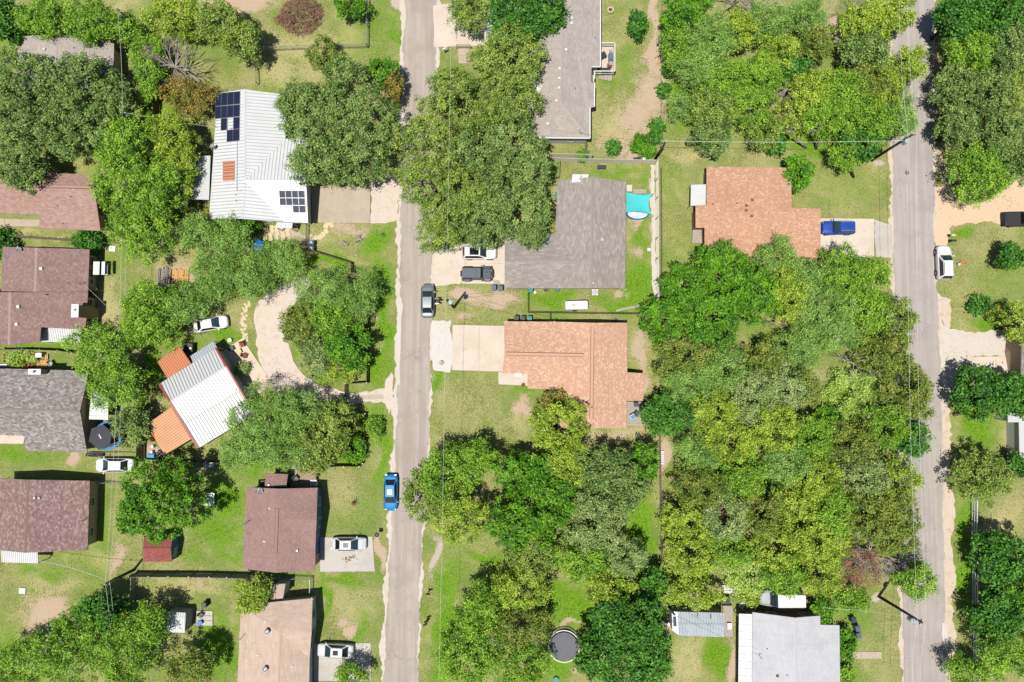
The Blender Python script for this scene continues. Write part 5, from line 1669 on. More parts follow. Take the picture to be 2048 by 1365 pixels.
# ------------------------------------------------------------------ vehicles
M_carglass = glassy('car_glass', (0.012, 0.022, 0.026, 1), 0.04)
M_tint = glassy('tinted_glass', (0.006, 0.006, 0.008, 1), 0.08)
M_lamp = glassy('lamp_lens', (0.12, 0.125, 0.13, 1), 0.45)
M_tail = glassy('tail_lens', (0.22, 0.01, 0.012, 1), 0.15)
M_rim = plain('alloy_rim', C(180, 182, 186), 0.35, .7, .5)


def loft(m, secs, mi=0):
    n = len(secs[0])
    vs = [p for s_ in secs for p in s_]
    fs = []
    for i in range(len(secs) - 1):
        for k in range(n - 1):
            fs.append((i * n + k, i * n + k + 1, (i + 1) * n + k + 1, (i + 1) * n + k))
        fs.append((i * n + n - 1, i * n, (i + 1) * n, (i + 1) * n + n - 1))
    fs.append(tuple(range(n))[::-1]); fs.append(tuple(range((len(secs) - 1) * n, len(secs) * n)))
    m.raw(vs, fs, mi)


def quadpatch(a, b, c, d, n, bow, thick=.012):
    """slightly bowed glass or sheet between four corners"""
    m = MB()
    a, b, c, d = map(Vector, (a, b, c, d))
    nr = (b - a).cross(d - a).normalized()
    if nr.z < 0:
        b, d = d, b
        nr = -nr
    g = []
    for j in range(n + 1):
        row = []
        for i in range(n + 1):
            u, v = i / n, j / n
            p = (a * (1 - u) + b * u) * (1 - v) + (d * (1 - u) + c * u) * v
            row.append(p + nr * (bow * 4 * (u * (1 - u)) * .7 + bow * 4 * v * (1 - v) * .3 + thick))
        g.append(row)
    vs = [p for r in g for p in r]
    fs = [(j * (n + 1) + i, j * (n + 1) + i + 1, (j + 1) * (n + 1) + i + 1, (j + 1) * (n + 1) + i) for j in range(n) for i in range(n)]
    return m.raw(vs, fs)


def car(px, py, ang, label, colour, kind='sedan', L=4.7, W=1.82, name='parked_car', cat='car', sunroof=False, rails=False, roofmat=None, rough=.22, metal=0.0, glassroof=False, zref=.9):
    p = P(px, py, zref)
    t = thing(name, label, cat, (p.x, p.y, .03), R(ang))
    body = paint('car_paint', colour, rough, metal)
    w = W / 2
    van = kind == 'van'
    if kind == 'sedan':
        zr, belt = 1.44, .95
        A, B_, D, E = .27, .09, -.22, -.365
        st_ = [(-.5, .70, .68), (-.49, .80, .80), (-.45, .91, .93), (-.36, .985, .97), (-.2, 1, .97), (.05, 1, .96), (.2, .995, .96), (.3, .985, .90), (.4, .95, .82), (.465, .85, .72), (.49, .74, .64), (.5, .6, .55)]
    elif kind == 'suv':
        zr, belt = 1.68, 1.06
        A, B_, D, E = .20, .02, -.42, -.485
        st_ = [(-.5, .78, .80), (-.49, .88, .95), (-.46, .95, 1.05), (-.36, 1, 1.08), (-.1, 1, 1.07), (.1, 1, 1.06), (.22, 1, 1.06), (.32, .985, 1.0), (.42, .94, .92), (.47, .85, .82), (.49, .75, .72), (.5, .62, .6)]
    elif kind == 'pickup':
        zr, belt = 1.85, 1.12
        A, B_, D, E = .22, .10, -.12, -.15
        st_ = [(-.5, .9, .9), (-.49, .96, 1.05), (-.3, 1, 1.08), (-.1, 1, 1.1), (.1, 1, 1.12), (.24, .99, 1.12), (.4, .96, 1.05), (.47, .88, .95), (.5, .75, .8)]
    else:
        zr, belt = 2.25, 1.15
        A, B_, D, E = .26, .15, -.47, -.495
        st_ = [(-.5, .9, .95), (-.49, .97, 1.1), (-.3, 1, 1.15), (.1, 1, 1.15), (.25, 1, 1.15), (.36, .96, 1.05), (.45, .88, .95), (.49, .78, .8), (.5, .68, .65)]
    m = MB()
    secs = []
    xs_ = [q[0] for q in st_]
    fine = sorted(set(list(np.linspace(-.46, .46, 27)) + [q[0] for q in st_ if abs(q[0]) > .46] + [-.475, .475]))
    for x in fine:
        k, z = float(np.interp(x, xs_, [q[1] for q in st_])), float(np.interp(x, xs_, [q[2] for q in st_]))
        hw = w * k
        pr = [(hw * .86, .24), (hw * .96, .32), (hw, .46), (hw * 1.0, z * .66), (hw * .985, z - .12), (hw * .95, z - .05), (hw * .87, z - .01), (hw * .6, z + .018), (hw * .3, z + .028)]
        secs.append([(x * L, y, zz) for y, zz in pr] + [(x * L, -y, zz) for y, zz in pr[::-1]])
    loft(m, secs)
    bd = m.build('body', body, t, local=True, smooth=True)
    # panel gaps of bonnet and boot lid
    m = MB()
    for xx, kk in ((A * L + .06, .8), (E * L - .04, .8)):
        zt = float(np.interp(xx / L, xs_, [q[2] for q in st_])) + .022
        if abs(xx) < L * .48: m.bar((xx, -w * kk, zt - .02), (xx, w * kk, zt - .02), .03, .05)
    for s_ in (1, -1):
        pts_ = [(x * L, s_ * w * float(np.interp(x, xs_, [q[1] for q in st_])) * .8, float(np.interp(x, xs_, [q[2] for q in st_])) + .006) for x in np.linspace(A + .02, .455, 7)]
        m.tube(pts_, .014, 4)
    m.build('panel_gap', M_dark, bd, local=True)
    yb, yt = w * .90, w * (.64 if kind == 'sedan' else .68 if kind == 'suv' else .8)
    xa, xb, xd, xe = A * L, B_ * L, D * L, E * L
    zb = belt - .02
    # cabin shell: pillars and headliner in body colour, glass set on it
    m = MB()
    lo = [(xa, yb * .93), (xa - .18, yb), (xe + .15, yb * .98), (xe, yb * .9)]
    hi = [(xb, yt * .95), (xb - .15, yt), (xd + .1, yt * .98), (xd, yt * .9)]
    lo = lo + [(x, -y) for x, y in lo[::-1]]; hi = hi + [(x, -y) for x, y in hi[::-1]]
    n = len(lo)
    m.raw([(x, y, zb - .06) for x, y in lo] + [(x, y, zr - .03) for x, y in hi], [(i, i + n, (i + 1) % n + n, (i + 1) % n) for i in range(n)] + [tuple(range(n, 2 * n))[::-1]])
    m.build('cabin', body, t, local=True)
    quadpatch((xb, yt * .95, zr - .03), (xb, -yt * .95, zr - .03), (xd, -yt * .9, zr - .03), (xd, yt * .9, zr - .03), 6, .035).build('roof_panel', roofmat or body, t, local=True, smooth=True)
    quadpatch((xa, yb * .88, zb + .01), (xa, -yb * .88, zb + .01), (xb + .02, -yt * .9, zr - .05), (xb + .02, yt * .9, zr - .05), 5, .05, .02).build('windshield', M_carglass, t, local=True, smooth=True)
    quadpatch((xe, -yb * .82, zb + .03), (xe, yb * .82, zb + .03), (xd - .02, yt * .84, zr - .06), (xd - .02, -yt * .84, zr - .06), 4, .03, .02).build('rear_window', M_tint, t, local=True, smooth=True)
    for s_ in (1, -1):
        a, b, c, d = (xa - .25, s_ * yb * .995, zb + .05), (xe + .28, s_ * yb * .985, zb + .05), (xd + .12, s_ * yt * 1.0, zr - .09), (xb - .2, s_ * yt * 1.0, zr - .09)
        (quadpatch(b, a, d, c, 2, 0, .015) if s_ > 0 else quadpatch(a, b, c, d, 2, 0, .015)).build('side_window', M_tint, t, local=True)
        m = MB(); m.box((xa - .12, s_ * (w + .1), zb + .08), (.12, .2, .12)); m.box((xa - .12, s_ * (w - .02), zb + .05), (.06, .12, .05)); m.build('mirror', body if kind != 'van' else M_dark, t, local=True)
        m = MB(); m.box((L * .452, s_ * w * .66, .70 if kind == 'sedan' else .80), (.16, .26, .10), s_ * -.5); m.build('headlight', M_lamp, t, local=True)
        m = MB(); m.box((-L * .484, s_ * w * .66, .76 if kind == 'sedan' else .92), (.08, .28, .15), s_ * .2); m.build('tail_light', M_tail, t, local=True)
        if rails:
            m = MB(); m.tube([(xb - .2, s_ * yt * .93, zr + .02), (xb - .35, s_ * yt * .93, zr + .08), (xd + .35, s_ * yt * .93, zr + .08), (xd + .2, s_ * yt * .93, zr + .02)], .025, 5); m.build('roof_rail', M_alu, t, local=True)
        for fx in (.31, -.3):
            r = .33 if kind == 'sedan' else .37
            m = MB(); cx, cy = fx * L, s_ * (w - .09)
            m.tube([(cx, cy - .11, r), (cx, cy + .11, r)], r, 16)
            wh = m.build('wheel', M_black, t, local=True)
            m = MB(); m.tube([(cx, cy + s_ * .10, r), (cx, cy + s_ * .125, r)], r * .62, 10); m.build('rim', M_rim, wh, local=True)
    if sunroof or glassroof:
        x1, x0 = (xb - .3, xb - .95) if sunroof else (xb - .15, xb - 1.35)
        m = MB(); m.box(((x0 + x1) / 2, 0, zr + .035), (x1 - x0, yt * (1.0 if sunroof else 1.6), .05)); m.build('sunroof', M_tint, t, local=True)
    m = MB(); m.box((L * .492, 0, .48), (.06, w * 1.0, .2)); m.build('grille', M_dark, t, local=True)
    if kind == 'pickup':
        m = MB(); m.box((-L * .325, 0, 1.12), (L * .31, w * 1.62, .04)); m.build('bed_cover', M_dark, t, local=True)
    if kind == 'van':
        for k in range(3):
            m = MB(); m.box((L * (.02 - .15 * k), w * .93, 1.72), (.5, .05, .4)); m.build('side_window', M_tint, t, local=True)
    return t


WHITE = C(250, 250, 250)
SILV = C(214, 218, 222)
car(959, 505, 0, 'white suv with black glass roof under the oak edge in the driveway', WHITE, 'suv', 4.55, 1.85, glassroof=True)
car(855, 601.5, 90, 'grey sedan parked on the street by the mailboxes', C(150, 158, 162), 'sedan', 4.55, 1.8, rough=.25, metal=.55)
car(781, 986, -90, 'bright blue car with sunroof parked on the street verge', C(16, 142, 214), 'sedan', 4.75, 1.8, sunroof=True)
car(1677, 455.5, 180, 'deep blue hatchback with roof rails in the orange house driveway', C(22, 74, 176), 'suv', 4.35, 1.8, rails=True)
car(1889.5, 525, 90, 'white suv parked on the verge across the grey road', WHITE, 'suv', 4.5, 1.85, rails=True)
car(228, 931, 180, 'white older sedan parked on the grass between two houses', WHITE, 'sedan', 5.15, 1.85)
car(697, 1089, 0, 'silver white sedan with sunroof by the blue walled house', SILV, 'sedan', 4.6, 1.78, sunroof=True)
car(670, 1303, 178, 'silver white sedan with sunroof at the bottom driveway', C(226, 229, 232), 'sedan', 4.7, 1.8, sunroof=True)
car(420, 648, 10, 'white sedan half hidden under trees beside the limestone path', WHITE, 'sedan', 4.6, 1.8)
car(2052, 438, 0, 'dark pickup cut by the frame on the orange dirt drive', C(60, 60, 64), 'pickup', 5.6, 1.95, name='pickup_truck', cat='pickup')
car(1566, 1200, 180, 'white roofed conversion van with grey hood behind the mobile home', C(170, 176, 182), 'van', 5.6, 2.05, name='camper_van', cat='van', roofmat=M_white, zref=1.6)

# dark off-road vehicle, built from its own boxy shapes
p = P(955, 548, .9)
t = thing('offroad_vehicle', 'dark grey boxy off-road vehicle with rear spare wheel in the driveway', 'off-roader', (p.x, p.y, .03), 0)
body = paint('offroad_paint', C(84, 92, 102), .35)
m = MB()
loft(m, [[(x, y, z) for y, z in ((hw, .45), (hw, 1.08), (hw - .06, 1.14), (-hw + .06, 1.14), (-hw, 1.08), (-hw, .45))] for x, hw in ((-2.0, .76), (-1.95, .8), (.7, .8), (.72, .70), (1.75, .62), (1.8, .58))])
m.build('body', body, t, local=True)
m = MB(); m.prism([(.78, -.62), (1.72, -.55), (1.72, .55), (.78, .62)], 1.12, 1.19); m.box((1.2, .18, 1.21), (.5, .28, .05)); bh = m.build('hood', body, t, local=True)
m = MB(); m.box((1.2, .18, 1.24), (.3, .2, .02)); m.box((1.15, -.3, 1.2), (.3, .12, .02)); m.build('hood_vent', M_dark, bh, local=True)
m = MB(); loft(m, [[(x, y, z) for y, z in ((.74, 1.12), (.68, 1.78), (.6, 1.84), (-.6, 1.84), (-.68, 1.78), (-.74, 1.12))] for x in (-1.98, .45)])
ht = m.build('hard_top', paint('hard_top', C(104, 112, 122), .5), t, local=True)
for i in range(7):
    m = MB(); m.box((-.8, -.48 + i * .16, 1.85), (2.2, .05, .03)); m.build('roof_rib', body, ht, local=True)
m = MB(); m.box((-.15, 0, 1.855), (.03, 1.2, .02)); m.build('top_seam', M_dark, ht, local=True)
quadpatch((.74, .68, 1.16), (.74, -.68, 1.16), (.5, -.62, 1.76), (.5, .62, 1.76), 3, .02, .02).build('windshield', M_carglass, t, local=True)
for s_ in (1, -1):
    m = MB(); m.box((-.7, s_ * .735, 1.5), (2.1, .03, .4)); m.build('side_window', M_tint, t, local=True)
    m = MB(); m.box((.62, s_ * .98, 1.3), (.14, .2, .2)); m.build('mirror', M_dark, t, local=True)
    for fx in (1.3, -1.35):
        m = MB(); m.tube([(fx, s_ * .70, .41), (fx, s_ * .96, .41)], .41, 16); wh = m.build('wheel', M_black, t, local=True)
        m = MB(); m.tube([(fx, s_ * .95, .41), (fx, s_ * .975, .41)], .24, 10); m.build('rim', M_rim, wh, local=True)
        m = MB()
        m.raw([(fx - .62, s_ * .66, .8), (fx - .4, s_ * .66, 1.02), (fx + .4, s_ * .66, 1.02), (fx + .6, s_ * .66, .84), (fx - .62, s_ * 1.0, .78), (fx - .4, s_ * .98, .98), (fx + .4, s_ * .98, .98), (fx + .6, s_ * .98, .82)],
              [(0, 1, 5, 4), (1, 2, 6, 5), (2, 3, 7, 6)])
        m.build('fender', M_dark if fx < 0 else body, t, local=True)
    m = MB(); m.cyl((1.82, s_ * .42), .1, .85, .95, 10); m.build('headlight', M_lamp, t, local=True)
m = MB(); m.tube([(-2.02, 0, 1.05), (-2.24, 0, 1.05)], .39, 16); sp_ = m.build('spare_wheel', M_black, t, local=True)
m = MB(); m.tube([(-2.22, 0, 1.05), (-2.26, 0, 1.05)], .2, 10); m.build('rim', M_rim, sp_, local=True)
m = MB(); m.prism([(1.88, -.75), (2.08, -.5), (2.12, 0), (2.08, .5), (1.88, .75)], .55, .8); m.tube([(2.0, -.45, .8), (2.0, -.4, 1.0), (2.0, .4, 1.0), (2.0, .45, .8)], .04, 6); m.build('bumper', M_dark, t, local=True)

# ------------------------------------------------------------------ fences
def fpts(px): return [P(x, y, 0) for x, y in px]


def board_fence(label, px, h=1.8, mat=None, post_side=1):
    mat = mat or M_wood
    pts = fpts(px)
    t = thing('board_fence', label, 'fence', pts[0])
    for i in range(len(pts) - 1):
        a, b = pts[i], pts[i + 1]
        L = (b - a).length; d = (b - a).normalized(); nr = Vector((-d.y, d.x, 0)) * post_side
        n = max(1, round(L / 2.4))
        for j in range(n):
            p, q = a + (b - a) * (j / n), a + (b - a) * ((j + 1) / n)
            m = MB(); m.box((p.x + nr.x * .07, p.y + nr.y * .07, h / 2), (.1, .1, h), math.atan2(d.y, d.x)); m.build('post', M_steel, t)
            k = max(2, int((q - p).length / .15))
            m = MB()
            for s_ in range(k):
                e = p + (q - p) * ((s_ + .5) / k)
                hh = h + .05 * (hsh(s_ + j * 31 + i * 7 + p.x) - .5)
                m.box((e.x, e.y, hh / 2 + .03), ((q - p).length / k * .92, .022, hh), math.atan2(d.y, d.x))
            pn = m.build('fence_panel', mat, t, kind='stuff')
            m = MB()
            for zz in (.35, h * .55, h - .25): m.bar(p + nr * .035 + Vector((0, 0, zz)), q + nr * .035 + Vector((0, 0, zz)), .04, .09)
            m.build('rail', mat, t)
    m = MB(); b = pts[-1]; m.box((b.x, b.y, h / 2), (.1, .1, h)); m.build('post', M_steel, t)
    return t


M_link = plain('chain_link_wire', C(176, 182, 182), .5, .4, .5)
M_linkd = plain('dark_wire', (0.03, 0.03, 0.03, 1), .6)


def wire_fence(label, px, h=1.2, mat=None, rail=True, gap=.2, postw=.06, railmat=None):
    mat = mat or M_link
    pts = fpts(px)
    t = thing('wire_fence', label, 'fence', pts[0])
    for i in range(len(pts) - 1):
        a, b = pts[i], pts[i + 1]
        L = (b - a).length; n = max(1, round(L / 3))
        m = MB()
        k = int(L / gap)
        nn = int(h / gap)
        u = (b - a) / max(k, 1)
        w_ = .007
        for j in range(-nn, k):
            j0 = max(j, 0); j1 = min(j + nn, k)
            if j1 <= j0: continue
            for up in (0, 1):
                z0, z1 = (j0 - j) * gap, (j1 - j) * gap
                if up: z0, z1 = h - z0, h - z1
                p, q = a + u * j0 + Vector((0, 0, z0)), a + u * j1 + Vector((0, 0, z1))
                m.tube([p, q], w_, 3, cap=False)
        if m.f: m.build('wire_mesh', mat, t, kind='stuff')
        for j in range(n + (i == len(pts) - 2)):
            p = a + (b - a) * (j / n)
            m = MB(); m.cyl(p, postw / 2, -.05, h + .06, 6); m.build('post', railmat or M_steel, t)
        if rail:
            m = MB(); m.tube([a + Vector((0, 0, h)), b + Vector((0, 0, h))], .03, 6); m.build('top_rail', railmat or M_steel, t)
    return t


def rail_fence(label, px, h=1.3, n=3, mat=None, step=2.4, w=.05, dh=.13):
    pts = fpts(px)
    t = thing('rail_fence', label, 'fence', pts[0])
    for i in range(len(pts) - 1):
        a, b = pts[i], pts[i + 1]
        k = max(1, round((b - a).length / step))
        for j in range(k + (i == len(pts) - 2)):
            p = a + (b - a) * (j / k)
            m = MB(); m.box((p.x, p.y, h / 2 + .03), (.13, .13, h + .06)); m.build('post', mat, t)
        for r_ in range(n):
            z = h * (r_ + .75) / n
            m = MB(); m.bar(a + Vector((.0, 0, z)), b + Vector((0, 0, z)), w, dh); m.build('rail', mat, t)
    return t


M_fpale = plain('pale_fence_board', (0.62, 0.57, 0.49, 1), .85, var=.15, scale=5)
board_fence('dark plank fence beside the wires left of the rusty small tree', [(320, 168), (319, 240)], 1.8, M_woodd)
wire_fence('weathered post fence along the street side of the field at the top', [(738, -20), (736, 95)], 1.3, M_link, railmat=M_woodg, postw=.14)
wire_fence('chain link fence across the field below the brush pile', [(736, 97), (625, 100), (513, 104)], 1.2)
wire_fence('short post fence dropping from the olive tree to the metal house', [(514, 104), (517, 170)], 1.2, railmat=M_woodg, postw=.12)
board_fence('timber fence between the dusty pink and the mauve houses', [(-20, 475), (60, 477), (130, 482), (222, 489)], 1.3, M_woodg)
board_fence('dark timber fence between the mauve and the charcoal roofed houses', [(8, 701), (60, 700), (130, 703), (150, 706)], 1.6, M_woodg)
board_fence('tall dark fence between the caged trampoline and the workshop', [(293, 735), (292, 800), (290, 860), (288, 922)], 1.9, M_woodd, -1)
wire_fence('low wire fence line behind the trampoline yard', [(178, 905), (232, 905), (283, 906)], .5)
board_fence('dark fence along the back of the workshop yard', [(300, 917), (360, 921), (450, 924)], 1.2, M_woodd)
board_fence('long timber fence below the garden shed ending at the plum roof', [(272, 1147), (350, 1147), (430, 1148), (500, 1150)], 1.8, M_woodg)
wire_fence('chain link fence between the plum and the beige roofed houses', [(500, 1151), (560, 1153), (625, 1155), (624, 1192)], 1.2)
wire_fence('old wire fence running down from the leaning utility pole', [(273, 1148), (270, 1230), (268, 1290)], 1.3, railmat=M_woodg, postw=.12)
wire_fence('low gate like panel fence by the brown house and the white sedan', [(183, 963), (250, 967)], 1.0)
wire_fence('small wire fence by the wheeled bins of the metal house', [(617, 452), (616, 500)], 1.0, M_linkd, railmat=M_dark)
rail_fence('low dark rail fence slanting to the street below the bins', [(590, 500), (616, 500), (705, 528), (706, 545)], 1.0, 2, M_woodd, 2.4, .12, .1)
board_fence('low dark fence on the street side of the drive island, upper stretch', [(706, 566), (737, 575), (738, 640)], 1.2, M_woodd)
board_fence('low dark fence on the street side of the drive island, lower stretch', [(738, 640), (737, 765), (695, 768)], 1.2, M_woodd)
rail_fence('dark rail gate across the gravel drive', [(694, 770), (694, 824)], 1.2, 4, M_woodd, 3, .05, .12)
board_fence('low dark fence round the corner yard by the street', [(694, 826), (733, 827), (733, 880), (728, 925), (722, 931), (662, 931)], 1.2, M_woodd)
wire_fence('dark chain link fence round the side yard with the white box trailer', [(1056, 580), (1056, 626), (1170, 628), (1277, 629)], 1.1, M_linkd, railmat=M_dark)
wire_fence('short dark wire fence tying the side yard to the tan roofed house', [(1100, 628), (1100, 643)], 1.1, M_linkd, railmat=M_dark)
board_fence('tall pale timber fence between the shade sail yard and the orange house', [(1311, 328), (1312, 400), (1312, 480), (1313, 560), (1313, 622)], 1.8, M_fpale, -1)
sheet('gravel_strip', [(1301, 330), (1310, 330), (1312, 480), (1312, 600), (1305, 604), (1303, 480)], 0.008, M_should, 61, 0.2, label='pale gravel strip at the foot of the tall timber fence', kind='stuff' and 'structure')
board_fence('pale timber fence along the top of the shade sail yard', [(1103, 322), (1118, 324), (1180, 326), (1250, 327), (1311, 328)], 1.6, M_fpale)
board_fence('short pale timber fence joining the long grey house to the yard fence', [(1170, 282), (1171, 314)], 1.6, M_woodg)
board_fence('pale timber fence below the long grey house', [(1098, 315), (1171, 316), (1183, 318)], 1.5, M_fpale)
wire_fence('thin side yard fence beside the wall of the grey house', [(1118, 326), (1117, 358)], 1.3, railmat=M_woodg)
rail_fence('fallen grey boards lying by the timber fence end', [(1232, 622), (1278, 612)], .2, 1, M_woodg, 5, .3, .05)
wire_fence('long wire fence between the wood and the lower grove', [(1317, 862), (1319, 1000), (1321, 1120), (1322, 1235)], 1.3, M_link, railmat=M_rust)
wire_fence('low wire and gate beside the concrete walk of the long grey house', [(914, 98), (942, 98)], 1.1, railmat=M_dark)
rail_fence('white three rail fence along the verge of the grey road', [(1941, 985), (1941, 1060), (1943, 1200), (1945, 1390)], 1.4, 3, M_trimw, 2.9, .10, .14)
wire_fence('far side wire fence along the dirt track beside the upper wood', [(1321, 300), (1321, 170), (1322, 40), (1323, -20)], 1.2, M_link, gap=.4, rail=False, postw=.09)
wire_fence('wire fence down the lawn side of the tall timber fence', [(1320, 340), (1321, 480), (1321, 560)], 1.1, M_link, railmat=M_woodd)

# ------------------------------------------------------------------ poles and wires
M_xarm = plain('crossarm_timber', C(120, 104, 88), .9)
M_porc = plain('transformer_grey', C(188, 206, 214), .4)


def pole(label, px, py, h, arm=None, transformer=None, top=None):
    b = P(px, py)
    t = thing('utility_pole', label, 'utility pole', b)
    tp = Vector((b.x, b.y, h))
    m = MB(); m.tube([b + Vector((0, 0, -.1)), tp], [.2, .13], 10); m.build('pole_shaft', M_pole, t, smooth=True)
    if arm:
        a, L = arm
        d = Vector((math.cos(R(a)), math.sin(R(a)), 0))
        c = tp + Vector((0, 0, -.3))
        m = MB(); m.bar(c - d * L / 2, c + d * L / 2, .1, .12); ar = m.build('crossarm', M_xarm, t)
        for k in (-.46, 0, .46):
            q = c + d * L * k
            m = MB(); m.cyl(q, .055, q.z + .06, q.z + .22, 8); m.build('insulator', M_white, ar)
    else:
        m = MB(); m.cyl(tp, .06, h, h + .2, 8); m.build('insulator', M_white, t)
    if transformer:
        a, z = transformer
        q = b + Vector((math.cos(R(a)) * .42, math.sin(R(a)) * .42, z))
        m = MB(); m.cyl(q, .27, q.z - .45, q.z + .4, 14); m.cyl(q, .2, q.z + .4, q.z + .48, 12); tr = m.build('transformer', M_porc, t)
        m = MB(); m.cyl(q, .04, q.z + .48, q.z + .75, 8); m.bar(q, b + Vector((0, 0, z)), .08, .1); m.build('bushing', M_white, tr)
    return t, tp


def wire(label, a, b, sag=.6, r=.018, mat=None, name='overhead_wire'):
    pts = []
    for i in range(15):
        u = i / 14
        p = a + (b - a) * u
        pts.append(p + Vector((0, 0, -sag * 4 * u * (1 - u))))
    m = MB(); m.tube(pts, r, 4)
    return m.build(name, mat or M_wire, label=label, cat='wire')


t1, q1 = pole('dark utility pole with a transformer by the mailboxes on the street', 908, 615, 9.4, None, (-30, 7.6))
t2, q2 = pole('tall dark utility pole with crossarm by the road above the orange house', 1743, 321, 9.6, (10, 1.3), (-100, 8.2))
t3, q3 = pole('tall dark utility pole standing on a pale pad near the mobile home', 1757.5, 1193, 9.6, (60, .7), (-150, 8.0))
t4, q4 = pole('dark leaning utility pole above the long timber fence by the garden shed', 268, 1140, 6.2)
t5, q5 = pole('short dark pole at the fence corner by the bare ground', 1311, 318, 6.5)
t6, q6 = pole('dark utility pole among the bright elms at the top', 291, 70, 6.5, (-40, .8))
t7, q7 = pole('dark pole half hidden on the long wire fence above the bluish trailer', 1332, 1204, 5.0)
t8, q8 = pole('thin service pole among trees beside the big oak group', 300, 262, 6.5, (0, .6))
wire('bright wire along the street from the top edge to the mailbox pole', P(903, -60, 9.4), q1 + Vector((-.05, 0, .1)), .8, .015)
wire('bright wire along the street from the mailbox pole to the bottom edge', q1 + Vector((-.05, 0, .1)), P(876, 1430, 9.4), .8, .015)
for s_, a_, lab in ((-.5, 'outer', 'roadside'), (.55, 'inner', 'mid road')):
    o = Vector((s_, .1, .0))
    wire('pale %s wire above the grey road between its two tall poles' % lab, q2 + o, q3 + o, .7, .015)
    wire('pale %s wire above the grey road running off the top edge' % lab, P(1806 + s_ * 16, -60, 9.2), q2 + o, .6, .015)
    wire('pale %s wire above the grey road running off the bottom edge' % lab, q3 + o, P(1834 + s_ * 14, 1430, 9.2), .6, .015)
wire('pale wire from the road pole across to the upper wood above the orange house', q2 + Vector((-.3, -.3, -1.2)), P(1320, 282, 6.4), .5, .022)
wire('thin wire between two poles beside the oak group', q6, q8, .3, .02)
wire('thin wire from the oak group pole past the log pile to the leaning pole', q8, q4, 1.0, .02)
wire('second thin wire between the oak group pole and the leaning pole', q8 + Vector((.3, 0, -.4)), q4 + Vector((.3, 0, -.3)), 1.2, .015)
wire('thin wire from the leaning pole over the lower elms to the bottom edge', q4, P(226, 1430, 6), .5, .02)
wire('second thin wire from the leaning pole to the bottom edge', q4 + Vector((.3, 0, -.4)), P(234, 1430, 5.6), .5, .015)
wire('thin wire from the top edge to the pole among the bright elms', P(294, -60, 6.4), q6, .3, .02)
wire('white service wire sagging from the leaning pole to the small white porch', q4 + Vector((0, 0, -.8)), P(78, 1122, 2.7), .7, .025)
wire('service wire from the leaning pole to the plum roofed house', q4 + Vector((0, 0, -.5)), P(496, 1046, 4.2), .5, .014, M_linkd)
wire('dark service wire from the mailbox pole to the tan roofed house', q1 + Vector((.1, 0, -1.5)), P(1109, 643, 3.1), .6, .016, M_linkd)
wire('dark service wire from the mailbox pole to the grey roofed house', q1 + Vector((.1, 0, -1.3)), P(1060, 578, 3.0), .5, .016, M_linkd)
wire('service wire from the fence corner pole to the long grey house', q5, P(1162, 267, 3.4), .4, .015, M_linkd)
wire('service wire from the mauve roof to the fence line', P(167, 569, 3.8), q8 + (q4 - q8) * .45 + Vector((0, 0, -1.2)), .3, .015)
wire('service wire from the metal house to the oak group pole', P(431, 255, 3.5), q8, .3, .016)
wire('pale service wire from the lower road pole to the mobile home', q3 + Vector((0, 0, -1.5)), P(1642, 1216, 3.4), .6, .015)
wire('thin service wire over the bluish trailer to the mobile home mast', q7, P(1518, 1311, 4.0), .3, .014, M_linkd)
# ------------------------------------------------------------------ yard things
def bin_(px, py, label, mat, rz=0, lid=None):
    p = P(px, py, .5)
    t = thing('wheeled_bin', label, 'bin', (p.x, p.y, 0), rz)
    m = MB(); m.box((0, 0, .52), (.5, .56, .96), 0, taper=1.12); b = m.build('bin_body', mat, t, local=True)
    m = MB(); m.box((0, .0, 1.03), (.6, .68, .07)); m.box((0, -.02, 1.075), (.44, .46, .04)); m.build('lid', lid or mat, t, local=True)
    m = MB(); m.tube([(-.26, .38, .98), (.26, .38, .98)], .03, 6); m.build('handle', M_dark, t, local=True)
    for s_ in (-1, 1):
        m = MB(); m.tube([(s_ * .26, .26, .12), (s_ * .32, .26, .12)], .12, 10); m.build('wheel', M_black, t, local=True)
    return t


M_bing = plain('bin_grey', C(92, 108, 128), .5)
M_bindk = plain('bin_charcoal', C(58, 62, 68), .5)
M_bint = plain('bin_teal', C(40, 150, 148), .5)
M_paper = plain('white_sticker', C(236, 238, 240), .6)
for x, y, l in ((624.5, 487, 'blue grey wheeled bin by the rail fence, nearer the metal house'), (624.5, 498, 'blue grey wheeled bin by the rail fence, touching the rail')):
    b = bin_(x, y, l, M_bing, R(90)); m = MB(); m.box((0, 0, 1.10), (.22, .3, .01)); m.build('sticker', M_paper, b, local=True)
bin_(988, 577, 'grey wheeled bin at the driveway corner, the one farther from the brick wall', M_bing)
bin_(1001, 578, 'grey wheeled bin at the driveway corner, nearer the brick wall', M_bing)
bin_(1033, 638, 'charcoal bin against the tan house wall, farthest from the teal one', M_bindk)
bin_(1046, 638.5, 'charcoal bin against the tan house wall beside the teal one', M_bindk)
bin_(1059, 638.5, 'teal bin against the tan house wall', M_bint)
bin_(1642, 516, 'black bin at the lower corner of the orange house under the tree', M_bindk, R(90))
bin_(1704, 1238, 'dark bin beside the mobile home, nearest the vivid tree', M_bindk, .1)
bin_(1712, 1255, 'grey bin beside the mobile home, middle of three', M_bing, .2)
bin_(1714, 1269, 'grey bin beside the mobile home, nearest the walk', M_bing, .3)
bin_(411, 1209, 'dark bin standing beyond the small white shed', M_bindk, .2)
bin_(529, 966, 'dark round top bin beside the rear annex of the plum roof', M_bindk)
bin_(1061, 581, 'teal garbage bin against the brick wall of the grey roofed house', M_bint)


